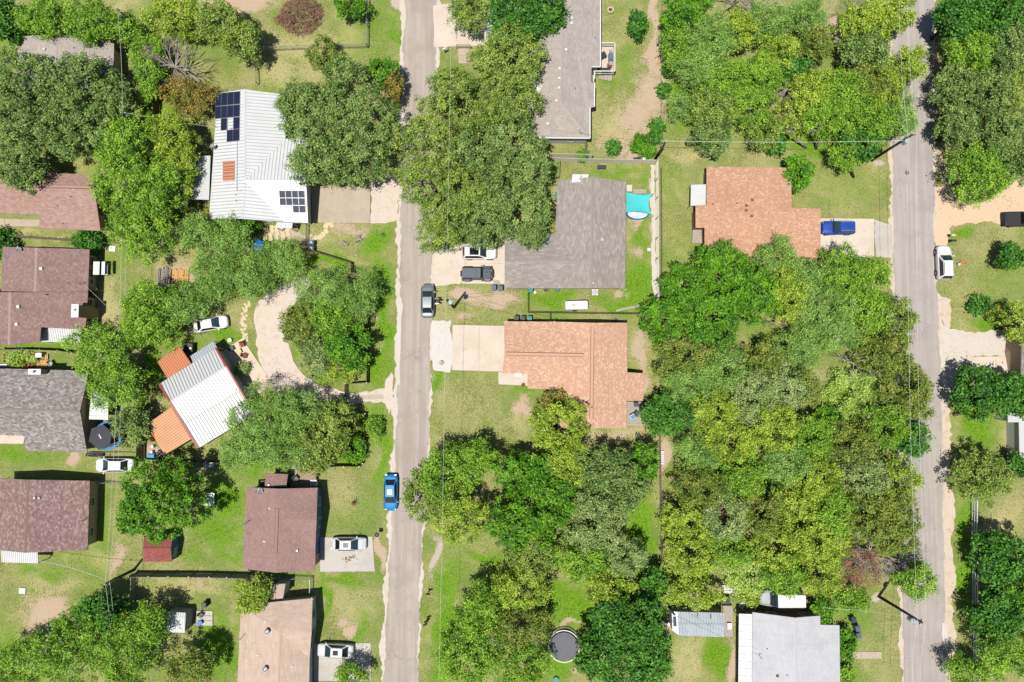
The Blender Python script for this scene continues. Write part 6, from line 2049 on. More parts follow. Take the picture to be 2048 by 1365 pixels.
def mailbox(px, py, label, mat, rz=0, double=False):
    p = P(px, py, 1.0)
    t = thing('mailbox', label, 'mailbox', (p.x, p.y, 0), rz)
    m = MB(); m.box((0, 0, .52), (.1, .1, 1.04)); m.build('post', M_woodd, t, local=True)
    m = MB()
    pr = [(-.11, 1.05), (-.11, 1.2), (-.07, 1.27), (0, 1.3), (.07, 1.27), (.11, 1.2), (.11, 1.05)]
    loft(m, [[(x, y, z) for y, z in pr] for x in (-.28, .28)])
    b = m.build('box', mat, t, local=True)
    m = MB(); m.box((.1, .13, 1.24), (.04, .02, .16)); m.build('flag', M_red, b, local=True)
    return t


mailbox(874, 598, 'dark metal mailbox by the street pole, nearer the driveway', M_steel)
mailbox(877, 602, 'dark mailbox in the middle of three by the street pole', M_dark)
mailbox(874.5, 608, 'white mailbox by the street pole', M_white)
mailbox(889, 99, 'white round topped mailbox beside the top driveway', M_white, .4)
mailbox(1905, 471, 'white mailbox at the far verge, nearer the dirt drive', M_white)
mailbox(1907, 482, 'dark mailbox at the far verge, nearer the parked white vehicle', M_dark)
mailbox(851, 1249, 'small dark mailbox on the street verge by the lower grove', M_dark, .5)
mailbox(853, 1243, 'small dark mailbox next to another on the lower street verge', M_dark, .3)
mailbox(856, 1188, 'thin dark mailbox post on the street verge by the long wire', M_dark)

# solar garden lamp at the driveway
p = P(756, 1068, .8)
t = thing('garden_lamp', 'black cone shaped lamp post at the silver sedan driveway corner', 'lamp post', (p.x, p.y, 0))
m = MB(); m.cyl((0, 0), .04, 0, 1.1, 6); m.build('post', M_dark, t, local=True)
m = MB(); m.cyl((0, 0), .12, 1.1, 1.45, 8, .3); m.cyl((0, 0), .32, 1.45, 1.52, 8, .1); m.build('lamp_head', M_dark, t, local=True)


def trampoline(px, py, r, label, mat, pad):
    p = P(px, py, .9)
    t = thing('trampoline', label, 'trampoline', (p.x, p.y, 0))
    m = MB()
    n = 36
    m.raw([(0, 0, .86)] + [(r * .86 * math.cos(2 * math.pi * k / n), r * .86 * math.sin(2 * math.pi * k / n), .9) for k in range(n)], [(0, 1 + k, 1 + (k + 1) % n) for k in range(n)])
    m.build('jumping_mat', mat, t, local=True)
    m = MB()
    for k in range(64):
        a = 2 * math.pi * k / 64
        m.tube([(r * .86 * math.cos(a), r * .86 * math.sin(a), .9), (r * .97 * math.cos(a), r * .97 * math.sin(a), .91)], .022, 3)
    m.build('springs', M_black, t, local=True, kind='stuff')
    m = MB(); m.ring((0, 0), r * .985, .10, .87, .96, 40); m.build('frame_ring', pad, t, local=True)
    for k in range(4):
        a = 2 * math.pi * (k + .3) / 4
        b = 2 * math.pi * (k + .7) / 4
        m = MB(); m.tube([(r * .98 * math.cos(a), r * .98 * math.sin(a), .88), (r * 1.0 * math.cos(a), r * 1.0 * math.sin(a), .03), (r * 1.0 * math.cos(b), r * 1.0 * math.sin(b), .03), (r * .98 * math.cos(b), r * .98 * math.sin(b), .88)], .03, 6)
        m.build('leg', M_steel, t, local=True)
    return t


M_mat = plain('trampoline_fabric', C(112, 114, 124), .7, var=.18, scale=1.2)
trampoline(1128, 1293, 2.03, 'round open trampoline with grey mat in the lower grove clearing', M_mat, M_white)
t = trampoline(216, 872, 1.75, 'trampoline with blue pads under a black six sided net roof', M_mat, M_blue)
m = MB(); m.ring((0, 0), 1.72, .34, .965, .99, 36); m.build('edge_pad', M_blue, t, local=True)
hx_ = [(1.62 * math.cos(R(60 * k + 20)), 1.62 * math.sin(R(60 * k + 20))) for k in range(6)]
for x, y in hx_:
    m = MB(); m.tube([(x * 1.06, y * 1.06, .1), (x * 1.06, y * 1.06, 2.3), (x, y, 2.5)], .03, 6); m.build('net_pole', M_dark, t, local=True)
m = MB(); m.raw([(0, 0, 2.62)] + [(x, y, 2.5) for x, y in hx_], [(0, 1 + k, 1 + (k + 1) % 6) for k in range(6)])
cv = m.build('net_roof', plain('net_roof_fabric', C(70, 72, 80), .8, var=.1), t, local=True)
m = MB(); m.box((.0, .05, 2.625), (.14, .62, .012), .5); m.build('white_tag', M_paper, cv, local=True)
m = MB()
for k in range(6):
    (x0, y0), (x1, y1) = hx_[k], hx_[(k + 1) % 6]
    for j in range(16):
        u = j / 16; x, y = x0 + (x1 - x0) * u, y0 + (y1 - y0) * u
        m.tube([(x, y, .97), (x, y, 2.5)], .007, 3, cap=False)
m.build('safety_net', M_black, t, local=True, kind='stuff')

# teal shade sail with the boat and step under it
t = thing('shade_sail', 'teal shade sail stretched from the grey roofed house to the timber fence', 'shade sail', P(1278, 407))
cn = [P(1253, 384.5, 2.5), P(1306, 387, 2.0), P(1305, 431, 2.0), P(1253, 425, 2.5)]
m = MB(); N_ = 12
g = []
for j in range(N_ + 1):
    for i in range(N_ + 1):
        u, v = i / N_, j / N_
        uu = u + .16 * (v * (1 - v)) * 4 * (0 - u if u > .5 else 0) * (u - .5) * 2
        vv = .5 + (v - .5) * (1 - .2 * 4 * u * (1 - u))
        p = (cn[0] * (1 - uu) + cn[1] * uu) * (1 - vv) + (cn[3] * (1 - uu) + cn[2] * uu) * vv
        p.z += -.25 * 16 * u * (1 - u) * v * (1 - v)
        g.append(p)
m.raw(g, [(j * 13 + i, (j + 1) * 13 + i, (j + 1) * 13 + i + 1, j * 13 + i + 1) for j in range(12) for i in range(12)])
m.build('sail_cloth', M_teal, t, smooth=True)
for q in (cn[1], cn[2]):
    m = MB(); m.cyl((q.x + .1, q.y), .045, 0, 2.05, 8); m.build('sail_post', M_steel, t)
p = P(1275, 428, .4)
t = thing('paddling_pool', 'blue and white oval pool peeking out below the teal shade sail', 'pool', (p.x, p.y, 0))
m = MB()
n = 28
pr = [(1.0, .02), (1.06, .35), (1.0, .62), (.93, .6), (.92, .1)]
for i in range(len(pr) - 1):
    m.raw([(1.45 * k1 * math.cos(2 * math.pi * k / n), .75 * k1 * math.sin(2 * math.pi * k / n), z1) for k1, z1 in (pr[i], pr[i + 1]) for k in range(n)], [(k, (k + 1) % n, n + (k + 1) % n, n + k) for k in range(n)])
m.build('pool_wall', M_blue, t, local=True, smooth=True)
m = MB(); m.raw([(1.45 * .93 * math.cos(2 * math.pi * k / n), .75 * .93 * math.sin(2 * math.pi * k / n), .4) for k in range(n)], [tuple(range(n))]); m.build('water', glassy('pool_water', C(190, 214, 224), .03), t, local=True)
m = MB(); m.box((-.75, .1, .63), (.85, .9, .04)); m.build('cover_board', M_white, t, local=True)
deck('grey pallet step under the upper edge of the teal shade sail', [(1266, 379), (1293, 379), (1293, 388), (1266, 388)], .35, M_woodg, 9, 0, name='pallet_step', cat='step')
m = MB(); p = P(1258, 378); m.box((p.x, p.y, .15), (.75, .9, .3)); m.build('concrete_step', M_conc, label='pale concrete step at the back door by the shade sail', cat='step')

# box trailer, units, furniture
p = P(1153, 611, 1.0)
t = thing('box_trailer', 'long white box trailer with a brown stain in the side yard', 'trailer', (p.x, p.y, 0), R(1))
m = MB()
loft(m, [[(x, y, z) for y, z in ((hw, .45), (hw, hz), (hw - .08, hz + .08), (-hw + .08, hz + .08), (-hw, hz), (-hw, .45))] for x, hw, hz in ((-1.5, .52, 1.15), (-1.46, .58, 1.22), (1.4, .58, 1.22), (1.5, .5, 1.12))])
tb = m.build('trailer_body', M_white, t, local=True)
m = MB(); m.raw([(-.45 + .35 * math.cos(k) * (.8 + .3 * hsh(k)), .02 + .09 * math.sin(k) * (.7 + .5 * hsh(k + 3)), 1.306) for k in [i * .5236 for i in range(12)]], [tuple(range(12))]); m.build('stain', plain('brown_stain', C(206, 176, 130), .9), tb, local=True)
m = MB(); m.bar((1.5, 0, .45), (2.1, 0, .42), .1, .08); m.build('hitch', M_steel, t, local=True)
for s_ in (-1, 1):
    m = MB(); m.tube([(-.2, s_ * .56, .28), (-.2, s_ * .7, .28)], .28, 12); m.build('wheel', M_black, t, local=True)


def ac(px, py, label, rz=0):
    p = P(px, py, .7)
    t = thing('air_conditioner', label, 'air conditioner', (p.x, p.y, 0), rz)
    m = MB(); m.box((0, 0, .42), (.8, .8, .78)); m.build('case', M_white, t, local=True)
    m = MB(); m.ring((0, 0), .3, .06, .81, .84, 16); m.cyl((0, 0), .07, .81, .84, 8); m.build('fan_guard', M_dark, t, local=True)
    for k in range(4):
        a = k * math.pi / 2
        m = MB(); m.bar((.06 * math.cos(a), .06 * math.sin(a), .825), (.27 * math.cos(a), .27 * math.sin(a), .825), .12, .01); m.build('fan_blade', M_steel, t, local=True)


ac(1190, 585, 'white outdoor air conditioner on the lawn below the grey roofed house')
ac(627, 966, 'white outdoor unit at the deck corner of the blue walled house')


def furniture_table(px, py, w, d, h, label, mat, rz=0, name='table', cat='table', base=0.0):
    p = P(px, py, h + base)
    t = thing(name, label, cat, (p.x, p.y, base), rz)
    m = MB(); m.box((0, 0, h), (w, d, .06)); m.build('top', mat, t, local=True)
    for sx in (-1, 1):
        for sy in (-1, 1):
            m = MB(); m.box((sx * (w / 2 - .08), sy * (d / 2 - .08), (h - .03) / 2), (.07, .07, h - .03)); m.build('leg', mat, t, local=True)
    return t


def chair(px, py, label, mat, rz=0, base=0.0):
    p = P(px, py, .5 + base)
    t = thing('chair', label, 'chair', (p.x, p.y, base), rz)
    m = MB(); m.box((0, 0, .42), (.52, .52, .06)); m.build('seat', mat, t, local=True)
    m = MB(); m.raw([(-.26, .24, .44), (.26, .24, .44), (.26, .3, .44), (-.26, .3, .44), (-.24, .36, .95), (.24, .36, .95), (.24, .42, .95), (-.24, .42, .95)], [(0, 1, 5, 4), (2, 3, 7, 6), (1, 2, 6, 5), (3, 0, 4, 7), (4, 5, 6, 7)]); m.build('backrest', mat, t, local=True)
    for sx in (-1, 1):
        m = MB(); m.box((sx * .28, 0, .62), (.06, .5, .04)); m.build('armrest', mat, t, local=True)
        for sy in (-1, 1):
            m = MB(); m.box((sx * .23, sy * .23, .2), (.05, .05, .4)); m.build('leg', mat, t, local=True)
    return t


# railed deck furniture
furniture_table(1206.5, 110, .75, .75, .7, 'round black wire table on the white railed deck', M_dark, .5, base=.7)
t = thing('grill', 'grey covered barbecue on the white railed deck', 'barbecue', P(1221, 116, 1.2) - Vector((0, 0, .5)))
m = MB(); m.box((0, 0, .45), (.55, 1.0, .7)); m.build('cabinet', M_steel, t, local=True)
m = MB(); m.tube([(0, -.45, .85), (0, .45, .85)], .28, 10); m.build('hood', plain('grill_lid', C(120, 136, 160), .4), t, local=True)
m = MB(); m.box((0, -.85, .75), (.45, .5, .04)); m.box((0, .8, .75), (.45, .4, .04)); m.build('side_shelf', M_alu, t, local=True)
furniture_table(1219, 131, .6, .5, .6, 'small red brown table on the white railed deck', M_rust, 0, base=.7)
t = furniture_table(1212, 140, 1.2, .55, .55, 'dark padded bench on the white railed deck', M_bindk, 0, 'bench', 'bench', base=.7)
# fire pit, sofa, planters
p = P(1221, 20, .3)
t = thing('fire_pit', 'small round fire pit on the lawn behind the long grey house', 'fire pit', (p.x, p.y, 0))
m = MB(); m.ring((0, 0), .36, .16, 0, .35, 18); m.build('stone_ring', M_flag, t, local=True)
m = MB(); m.cyl((0, 0), .28, .02, .12, 12); m.build('ash', M_woodd, t, local=True)
t = furniture_table(1203.5, 334.5, 1.2, .55, .4, 'black cushioned bench on the lawn above the grey roofed house', M_bindk, 0, 'bench', 'bench')
m = MB(); m.box((0, 0, .48), (.7, .46, .1)); m.build('cushion', M_dark, t, local=True)
furniture_table(1275, 319, 1.0, .6, .4, 'dark low heap of pots by the top timber fence', M_bindk, .2, 'plant_stand', 'plant stand')
m = MB(); p = P(1288, 319); m.cyl(p, .3, 0, .35, 9, .24); m.build('stone_pot', M_white, label='pale round pot by the top timber fence corner', cat='pot')
m = MB(); p = P(1296.5, 501); m.box((p.x, p.y, .25), (.42, .42, .5)); m.box((p.x, p.y, .53), (.3, .3, .06)); m.build('utility_box', M_white, label='white utility box on the lawn beside the tall timber fence', cat='utility box')
# parasol
p = P(516, 493, 2.2)
t = thing('parasol', 'blue eight sided parasol among the feathery trees', 'parasol', (p.x, p.y, 0))
m = MB(); m.cyl((0, 0), .03, 0, 2.4, 8); m.build('pole', M_steel, t, local=True)
for k in range(8):
    a, b = 2 * math.pi * k / 8, 2 * math.pi * (k + 1) / 8
    m = MB(); m.raw([(0, 0, 2.42), (.92 * math.cos(a), .92 * math.sin(a), 2.05), (.92 * math.cos(b), .92 * math.sin(b), 2.05)], [(0, 1, 2)]); m.build('canopy_panel', M_blue, t, local=True)
m = MB(); m.cyl((0, 0), .25, 0, .1, 14); m.build('base', M_dark, t, local=True)


# timber and junk
def stack(label, px, py, n, L, ang, w, mat, name, r=None, sag=0.0, seed=1, piece='plank'):
    p = P(px, py)
    t = thing(name, label, 'wood pile', p)
    rng = random.Random(seed)
    d = Vector((math.cos(R(ang)), math.sin(R(ang)), 0)); u = Vector((-d.y, d.x, 0))
    for i in range(n):
        o = (i - (n - 1) / 2) * w
        a = p + u * o - d * L * rng.uniform(.42, .52) + Vector((0, 0, .12 + rng.uniform(0, .08)))
        b = p + u * (o + rng.uniform(-.06, .06)) + d * L * rng.uniform(.42, .52) + Vector((0, 0, .12 + rng.uniform(0, .1)))
        m = MB()
        if r: m.tube([a, (a + b) / 2 + u * rng.uniform(-.06, .06), b], [r * rng.uniform(.7, 1.1)] * 3, 6)
        else: m.bar(a, b, w * .9, .05)
        m.build(piece, mat, t)
    m = MB()
    for k in (-.3, .3):
        c = p + d * L * k; m.bar(c - u * n * w / 2 + Vector((0, 0, .05)), c + u * n * w / 2 + Vector((0, 0, .05)), .1, .09)
    m.build('bearer', M_woodd, t)


stack('row of bare logs lying beside the orange planks', 329, 558, 9, 3.0, 88, .2, M_woodg, 'log_pile', r=.075, seed=4, piece='log')
stack('fresh orange planks laid side by side under the trees', 361, 562, 8, 3.1, 90, .28, M_lumber, 'plank_stack', seed=9)
stack('two white timber frames lying on the grass above the trailer deck', 1466, 1179, 3, 2.9, -4, .35, M_trimw, 'timber_frame', seed=3)
stack('pair of white boards leaning in a slant by the camper van', 1489, 1201, 2, 2.2, 57, .35, M_trimw, 'board_pair', seed=6)
stack('white pallet like ladder lying along the long wire fence', 1324, 915, 7, .5, 0, .25, M_trimw, 'pallet', seed=2, piece='slat')
stack('white slatted pallet on the grass above the deep green tree', 419, 931, 7, .75, 90, .2, M_trimw, 'pallet', seed=8, piece='slat')
stack('small pile of grey boards at the foot of the white railed deck', 1211, 156, 6, .8, 80, .3, M_woodg, 'board_pile', seed=5)
stack('loose boards laid beside the vegetable bed', 86, 728, 3, 1.6, 0, .35, M_lumber, 'plank_stack', seed=12)
stack('single yellow board leaning at the end of the vegetable bed', 95, 715, 2, .8, 90, .2, M_lumber, 'plank_stack', seed=14)
# patio seats, benches
furniture_table(418, 999, 1.45, 1.7, .5, 'white flat topped table on the grass beside the deep green tree', M_white)
t = thing('swing_bench', 'white striped swing bench canopy by the mauve house wall', 'swing seat', P(200, 537, 1.8) - Vector((0, 0, 1.8)))
for k, w_ in ((-.45, .9), (.5, .45)):
    m = MB(); m.box((k, 0, 1.9), (w_, 1.75, .05)); m.build('canopy_panel', M_white, t, local=True)
for sy in (-.8, .8):
    m = MB(); m.tube([(-.8, sy, 0), (0, sy, 1.88), (.7, sy, 0)], .03, 6); m.build('frame', M_steel, t, local=True)
m = MB(); m.box((0, 0, .5), (.5, 1.4, .06)); m.build('seat', M_white, t, local=True)
p = P(190, 578, 1.0); t = thing('lampshade_post', 'pale bucket shaped lamp beside the mauve house wall', 'lamp', (p.x, p.y, 0))
m = MB(); m.cyl((0, 0), .04, 0, .8, 6); m.build('post', M_dark, t, local=True); m = MB(); m.cyl((0, 0), .22, .8, 1.2, 12, .3); m.build('shade', M_flag, t, local=True)
for x, y, l, mt in ((225, 498, 'white sheet lying folded on the grass beside the timber fence end', M_white), (45, 1182, 'white square pad on the grass left of the bare soil rectangle', M_paper)):
    m = MB(); p = P(x, y); m.prism([(p.x - .45, p.y - .35), (p.x + .4, p.y - .4), (p.x + .45, p.y + .35), (p.x - .4, p.y + .4)], 0, .08); m.build('ground_sheet', mt, label=l, cat='sheet')
# vegetable bed yard
t = thing('vegetable_bed', 'raised bed of yellowing plants between the mauve and charcoal houses', 'garden bed', P(40, 715))
m = MB()
for a, b in (((8, 706), (70, 706)), ((70, 706), (70, 726)), ((70, 726), (8, 726)), ((8, 726), (8, 706))): m.bar(P(*a, .15), P(*b, .15), .06, .3)
m.build('bed_frame', M_lumber, t)
me, o, n = crown_mesh('plants', [tuple(P(x, y, .35)) + (.55, .4, .3) for x, y in ((18, 715), (30, 712), (42, 716), (54, 713), (64, 719), (26, 721), (46, 721), (36, 711))], 'pale', 77)
ob = bpy.data.objects.new('plants', me); COL.objects.link(ob); ob.parent = t; ob.location = o - root_loc(t)
tree(37, 731, 14, 7, 1.4, 'yel', 'yellow bushy plant by the red wheelbarrow', dens=1.5)
furniture_table(77, 711, .85, .6, .7, 'white square tank on a stand beside the vegetable bed', M_white, 0, 'water_tank', 'tank')
p = P(55, 732, .5); t = thing('wheelbarrow', 'red wheelbarrow by the charcoal house wall', 'wheelbarrow', (p.x, p.y, 0))
m = MB(); m.box((0, 0, .48), (.5, .45, .28), 0, taper=1.3); m.build('tray', M_red, t, local=True)
m = MB(); m.tube([(-.5, 0, .18), (-.38, 0, .18)], .18, 12); m.build('wheel', M_black, t, local=True)
for s_ in (-1, 1):
    m = MB(); m.tube([(-.4, s_ * .1, .2), (.2, s_ * .25, .4), (.8, s_ * .28, .55)], .02, 5); m.build('handle', M_woodd, t, local=True)
p = P(65, 732, .5); t = thing('wire_basket', 'curved brown rack of hoops beside the red wheelbarrow', 'rack', (p.x, p.y, 0))
for k in range(4):
    m = MB(); m.tube([(k * .14 - .2, -.3, .05), (k * .14 - .2, -.2, .55), (k * .14 - .2, .2, .55), (k * .14 - .2, .3, .05)], .03, 5); m.build('hoop', M_rust, t, local=True)
chair(101, 728, 'grey garden chair at the end of the loose boards', M_steel, .6)
m = MB(); p = P(8, 731); m.box((p.x, p.y, .3), (1.6, .35, .5)); m.box((p.x - .1, p.y - .3, .12), (1.8, .25, .2)); m.build('storage_bench', M_white, label='white and blue plastic boxes against the charcoal house wall', cat='box')
m = MB(); p = P(10, 736); m.box((p.x, p.y, .2), (1.4, .25, .36)); m.build('plastic_crate', M_navy, label='blue plastic crate against the charcoal house wall', cat='crate')
# tarps, barrels near workshop
rng_ = random.Random(3)
m = MB(); c = P(191, 909)
g = [(c.x + (i / 8 - .5) * 2.5, c.y + (j / 4 - .5) * .7 * (1 - .3 * abs(i / 4 - 1)), .06 + .3 * rng_.random() * (1 - abs(j / 2 - 1) * .6)) for j in range(5) for i in range(9)]
m.raw(g, [(j * 9 + i, j * 9 + i + 1, (j + 1) * 9 + i + 1, (j + 1) * 9 + i) for j in range(4) for i in range(8)])
m.build('tarpaulin', plain('black_tarp', (0.02, 0.022, 0.026, 1), .3, spec=.6), label='crumpled black tarpaulin beside the white older sedan', cat='tarpaulin')


def barrel(px, py, label, mat, r=.3, h=.9, lying=False, name='barrel', cat='barrel'):
    p = P(px, py, h if not lying else r)
    m = MB()
    if lying: m.tube([(p.x - h / 2, p.y, r), (p.x - h / 2 + .08, p.y, r), (p.x + h / 2, p.y, r)], [r * .9, r, r * .95], 12)
    else:
        m.tube([(p.x, p.y, 0), (p.x, p.y, h * .33), (p.x, p.y, h * .36), (p.x, p.y, h * .66), (p.x, p.y, h)], [r, r, r * 1.06, r, r * .96], 12)
    m.build(name, mat, label=label, cat=cat, smooth=False)


barrel(304, 912, 'light blue barrel lying by the dark fence corner', plain('light_blue_plastic', C(90, 170, 220), .4), .38, .9, True)
barrel(302, 905, 'white drum behind the light blue barrel', M_white, .2, .5, name='bucket', cat='bucket')
barrel(304, 894, 'white pail by the dark fence below the lower orange porch', M_white, .2, .5, name='bucket', cat='bucket')
barrel(303, 879, 'rusty drum at the corner of the lower orange porch', M_rust, .3, .8)
barrel(320, 903, 'dark drum with rusty rim below the lower orange porch', M_bindk, .3, .7)
m = MB(); p = P(325, 912)
for i in range(9): m.box((p.x + rng_.uniform(-1, 1), p.y + rng_.uniform(-.3, .3), .15), (rng_.uniform(.2, .5), rng_.uniform(.2, .5), .3), rng_.random() * 3)
m.build('scrap_heap', M_bing, label='heap of bluish scrap along the dark fence by the barrels', cat='scrap heap', kind='stuff')
m = MB(); p = P(379, 697, .6); m.box((p.x, p.y, .5), (1.1, 1.1, 1.0)); m.box((p.x, p.y, 1.03), (1.2, 1.2, .06)); m.build('black_cabinet', M_dark, label='black square cabinet between the two rear roofs of the workshop', cat='cabinet')
m = MB(); p = P(381, 697, 1.15); m.box((p.x, p.y, 1.12), (.3, .25, .12)); m.build('small_box', M_paper, label='little pale box lying on the black square cabinet', cat='box')
# workshop pad clutter
furniture_table(478, 703, .6, .6, .4, 'pale square table on the long concrete pad', M_flag, .5)
chair(484, 690, 'dark folding chair near the top of the long concrete pad', M_rust, .3)
chair(489, 712, 'dark folding chair beside the pale square table', M_rust, 1.2)
chair(463, 697, 'dark low chair at the shaded edge of the long concrete pad', M_bindk, 2)
tree(484, 738, 14, 10, 1.5, 'grey', 'potted grey green plant on the long concrete pad')
barrel(473, 735, 'white bucket at the wall of the workshop', M_white, .2, .4, name='bucket', cat='bucket')
barrel(459, 681, 'white round pot at the corner of the long concrete pad', M_white, .3, .4, name='plant_pot', cat='pot')
# around the beige and plum houses
deck('pale concrete slab patio made of squares beside the small white shed', [(393, 1222), (425, 1222), (425, 1252), (393, 1252)], .12, M_conc3, 3, 0, name='patio', cat='patio')
furniture_table(399, 1247, .7, .5, .5, 'low table with blue and white cloths by the small white shed', M_blue, .4)
chair(402, 1231, 'dark chair on the concrete slab patio', M_dark, 1)
barrel(588, 936.5, 'round purple tub at the brown plank deck edge', plain('purple_plastic', C(196, 160, 220), .5), .33, .35, name='tub', cat='tub')
chair(592, 958, 'dark chair with a white cushion on the brown plank deck', M_dark, .8, .5)
barrel(706, 1008, 'terracotta and black planter on the front lawn of the blue walled house', M_rust, .25, .35, name='planter', cat='planter')
t = snag(712, 1004, 12, .8, 'small dark twiggy plant beside the terracotta planter', mat=M_barkd, n=9, depth=1, name='dry_plant', cat='plant', thick=.4)
# front of tan house
barrel(882, 726, 'round pale manhole like ball on the white apron of the tan house', plain('concrete_lid', C(196, 180, 170), .8), .3, .35, name='stone_ball', cat='ball')
barrel(1046, 771, 'dark flower pot at the tan house front walk corner', M_rust, .24, .45, name='plant_pot', cat='pot')
furniture_table(1037, 750, 1.0, .4, .45, 'white bench at the tan house entrance', M_white, 0, 'bench', 'bench')
p = P(1265, 834, .5); t = thing('lounge_chair', 'blue cushioned chair on the small grey plank patio deck', 'chair', (p.x, p.y, .3), .5)
m = MB(); m.box((0, 0, .35), (.6, .6, .06)); m.build('seat', M_white, t, local=True)
m = MB(); m.box((0, 0, .42), (.5, .52, .1)); m.build('cushion', plain('blue_cushion', C(90, 160, 220), .8), t, local=True)
m = MB(); m.box((0, .34, .6), (.6, .08, .5)); m.build('backrest', M_white, t, local=True)
for sx in (-1, 1):
    for sy in (-1, 1):
        m = MB(); m.box((sx * .25, sy * .25, .17), (.05, .05, .34)); m.build('leg', M_white, t, local=True)
chair(1272, 810, 'dark grey chair on the grey plank deck close to the tan roof', M_bindk, 0, .3)
chair(1274, 829, 'dark chair beside the blue cushioned one on the grey plank deck', M_bindk, .9, .3)
barrel(1116, 362, 'small dark pipe stub on the lawn of the grey house corner', M_bindk, .1, .3, name='pipe_stub', cat='pipe')
m = MB(); p = P(1112, 393, .8); m.box((p.x, p.y, .5), (.2, 1.15, 1.0)); m.build('kayak_stand', M_bint, label='teal board leaning on the wall at the oak side of the grey house', cat='board')
barrel(1070, 585, 'small white pot by the brick wall of the grey roofed house', M_white, .2, .3, name='plant_pot', cat='pot')
barrel(1115, 579, 'blue grey dish shaped tub by the brick wall', M_bing, .32, .3, name='tub', cat='tub')
barrel(1092, 579, 'dark box shaped pot below the grey roof antenna', M_bindk, .3, .4, name='plant_pot', cat='pot')
m = MB(); p = P(993, 565); m.box((p.x, p.y, .08), (.85, .55, .06)); m.build('door_mat', M_woodg, label='grey mat on the driveway beside the wheeled bins', cat='mat')
# woodland and far lawn bits
furniture_table(1312, 893, .4, .4, .5, 'small dark crate by the long wire fence above the white ladder', M_bindk, 0, 'crate', 'crate')
barrel(1320, 919 + 300, 'blue tarp roll on the long wire fence by the big dark oak', M_navy, .15, 1.8, name='tarp_roll', cat='tarpaulin')
barrel(1339, 1249, 'white tank beside the front end of the bluish trailer', M_white, .3, .6, name='tank', cat='tank')
barrel(1467, 1190, 'old tyre lying on the grass above the trailer deck', M_black, .33, .22, name='tyre', cat='tyre')
m = MB(); p = P(1450, 1200, .5); m.box((p.x, p.y, .4), (1.1, .95, .8)); m.build('black_cabinet', M_dark, label='black square crate above the trailer deck', cat='crate')
furniture_table(1459, 1253, .55, .8, .3, 'white box lid on the trailer deck', M_white, 0, 'cool_box', 'box', base=.6)
barrel(1112, 1361, 'teal plastic toy on the grass at the bottom edge', M_bint, .4, .3, name='toy', cat='toy')
t = snag(690, 488, 12, .6, 'small pale stump with spread roots on the bare patch', n=9, depth=1, name='tree_stump', cat='stump', up=.2, thick=1.1)
t = snag(719, 480, 14, .7, 'larger grey stump with a dark side on the bare patch near the street', n=9, depth=1, name='tree_stump', cat='stump', up=.3, thick=1.3)
t = snag(766, 472, 12, .8, 'spiky agave like plant on the street verge', mat=bpy.data.materials['leaf_silvery'], n=16, depth=0, name='agave', cat='plant', thick=.6)
t = thing('hydrant', 'white and yellow capped standpipe beside the white parked suv', 'standpipe', P(1918, 529, .4) - Vector((0, 0, .4)))
m = MB(); m.cyl((0, 0), .12, 0, .45, 10); m.build('stem', M_white, t, local=True); m = MB(); m.cyl((0, 0), .2, .45, .6, 10, .1); m.build('cap', M_white, t, local=True)

p = P(1926, 526); m = MB()
m.tube([(p.x + .3 * math.cos(k * .7) * (1 + k * .03), p.y + .16 * math.sin(k * .7) * (1 + k * .03), .05 + .005 * k) for k in range(24)], .04, 5); m.build('hose', plain('orange_hose', C(226, 150, 60), .5), label='orange coiled hose beside the white standpipe', cat='hose')
furniture_table(1915, 829, .9, .35, .42, 'small dark bench on the bright far lawn', M_woodd, .2, 'bench', 'bench')

barrel(1697, 1309, 'dark round planter at the mobile home end of the short walk', M_bindk, .35, .4, name='planter', cat='planter')
barrel(1664, 690 + 132, 'white pail in the brush clearing of the wood', M_white, .14, .3, name='bucket', cat='bucket')
p = P(1232, 643); m = MB(); m.tube([(p.x + .3 * math.cos(k * .8), p.y + .3 * math.sin(k * .8), .08 + .008 * k) for k in range(22)], .045, 5); m.build('hose', M_navy, label='dark blue coiled hose at the tan house rear wall', cat='hose')
# oil stain and manhole on the concrete and the road
c = P(702, 1119); m = MB()
for k in range(26):
    a, q = rng_.random() * 6.28, rng_.random() ** .7
    x, y, r_ = c.x + 1.3 * q * math.cos(a), c.y + .75 * q * math.sin(a), rng_.uniform(.05, .3) * (1.2 - q)
    m.raw([(x + r_ * math.cos(i * 1.047) * rng_.uniform(.6, 1.2), y + r_ * math.sin(i * 1.047) * rng_.uniform(.5, 1.1), .078 + .0008 * k) for i in range(6)], [tuple(range(6))])
m.build('oil_stain', plain('oil_stained_concrete', C(150, 128, 104), .9), label='dark oil stain spattered on the silver sedan driveway', kind='stuff')
p = P(1814, 346); m = MB(); m.cyl(p, .3, 0, .03, 16); m.build('manhole_cover', plain('manhole_iron', C(130, 116, 110), .7), label='round iron cover in the grey road surface', cat='manhole cover')
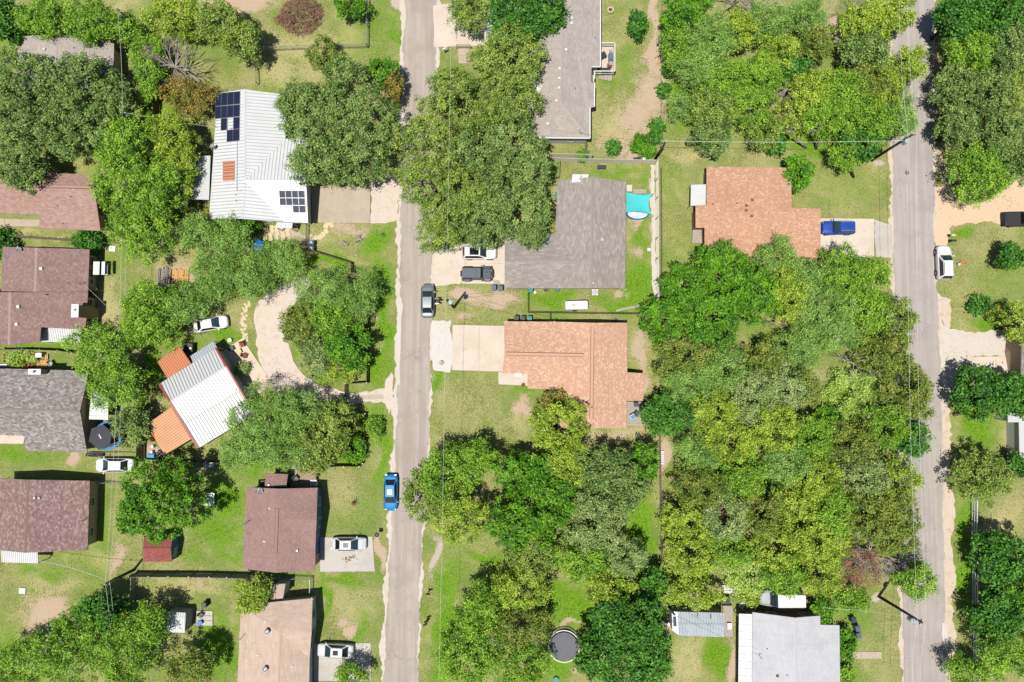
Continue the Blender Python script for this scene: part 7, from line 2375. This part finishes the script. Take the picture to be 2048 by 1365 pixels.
# loose grass blades and weeds across the lawns
def tufts():
    rng = np.random.default_rng(11)
    me = bpy.data.objects['ground'].data
    nv = len(me.vertices)
    co = np.empty(nv * 3, np.float32); me.vertices.foreach_get('co', co); co = co.reshape(-1, 3)
    pa = np.empty(nv * 4, np.float32); me.attributes['paint'].data.foreach_get('color', pa); pa = pa.reshape(-1, 4)
    ok = (np.abs(co[:, 0]) < 72) & (np.abs(co[:, 1]) < 49) & (pa[:, 1] < .5) & (pa[:, 3] < .4)
    px, py = to_px(co[:, 0], co[:, 1])
    for L_, R_ in ((RL_L, RL_R), (RR_L, RR_R)):
        a = np.interp(py, [p[1] for p in L_], [p[0] for p in L_]); b = np.interp(py, [p[1] for p in R_], [p[0] for p in R_])
        ok &= ~((px > a - 8) & (px < b + 8))
    ids = np.nonzero(ok)[0]
    ids = rng.choice(ids, 60000)
    N = len(ids)
    c = co[ids] + np.c_[rng.uniform(-.2, .2, (N, 2)), np.zeros(N)]
    a = rng.uniform(0, 6.28, N); L = rng.uniform(.05, .15, N); hgt = rng.uniform(.04, .16, N) ; wd = rng.uniform(.03, .09, N)
    d = np.stack([np.cos(a), np.sin(a), np.zeros(N)], -1); u = np.stack([-np.sin(a), np.cos(a), np.zeros(N)], -1)
    V = np.stack([c - u * wd[:, None], c + u * wd[:, None], c + d * L[:, None] + np.c_[np.zeros((N, 2)), hgt]], 1).reshape(-1, 3)
    g = bpy.data.meshes.new('grass')
    g.vertices.add(3 * N); g.vertices.foreach_set('co', V.astype(np.float32).ravel())
    g.loops.add(3 * N); g.loops.foreach_set('vertex_index', np.arange(3 * N, dtype=np.int32))
    g.polygons.add(N); g.polygons.foreach_set('loop_start', np.arange(0, 3 * N, 3, dtype=np.int32))
    g.update(calc_edges=True)
    at = g.attributes.new('tint', 'FLOAT', 'FACE')
    at.data.foreach_set('value', np.clip(1 - pa[ids, 0] * .8 + rng.normal(size=N) * .25, 0, 1).astype(np.float32))
    g.materials.append(m_leaf('grass', C(92, 136, 34), C(196, 184, 116)))
    o = bpy.data.objects.new('grass', g); COL.objects.link(o)
    tag(o, 'grass tufts over the lawns', kind='stuff')


tufts()
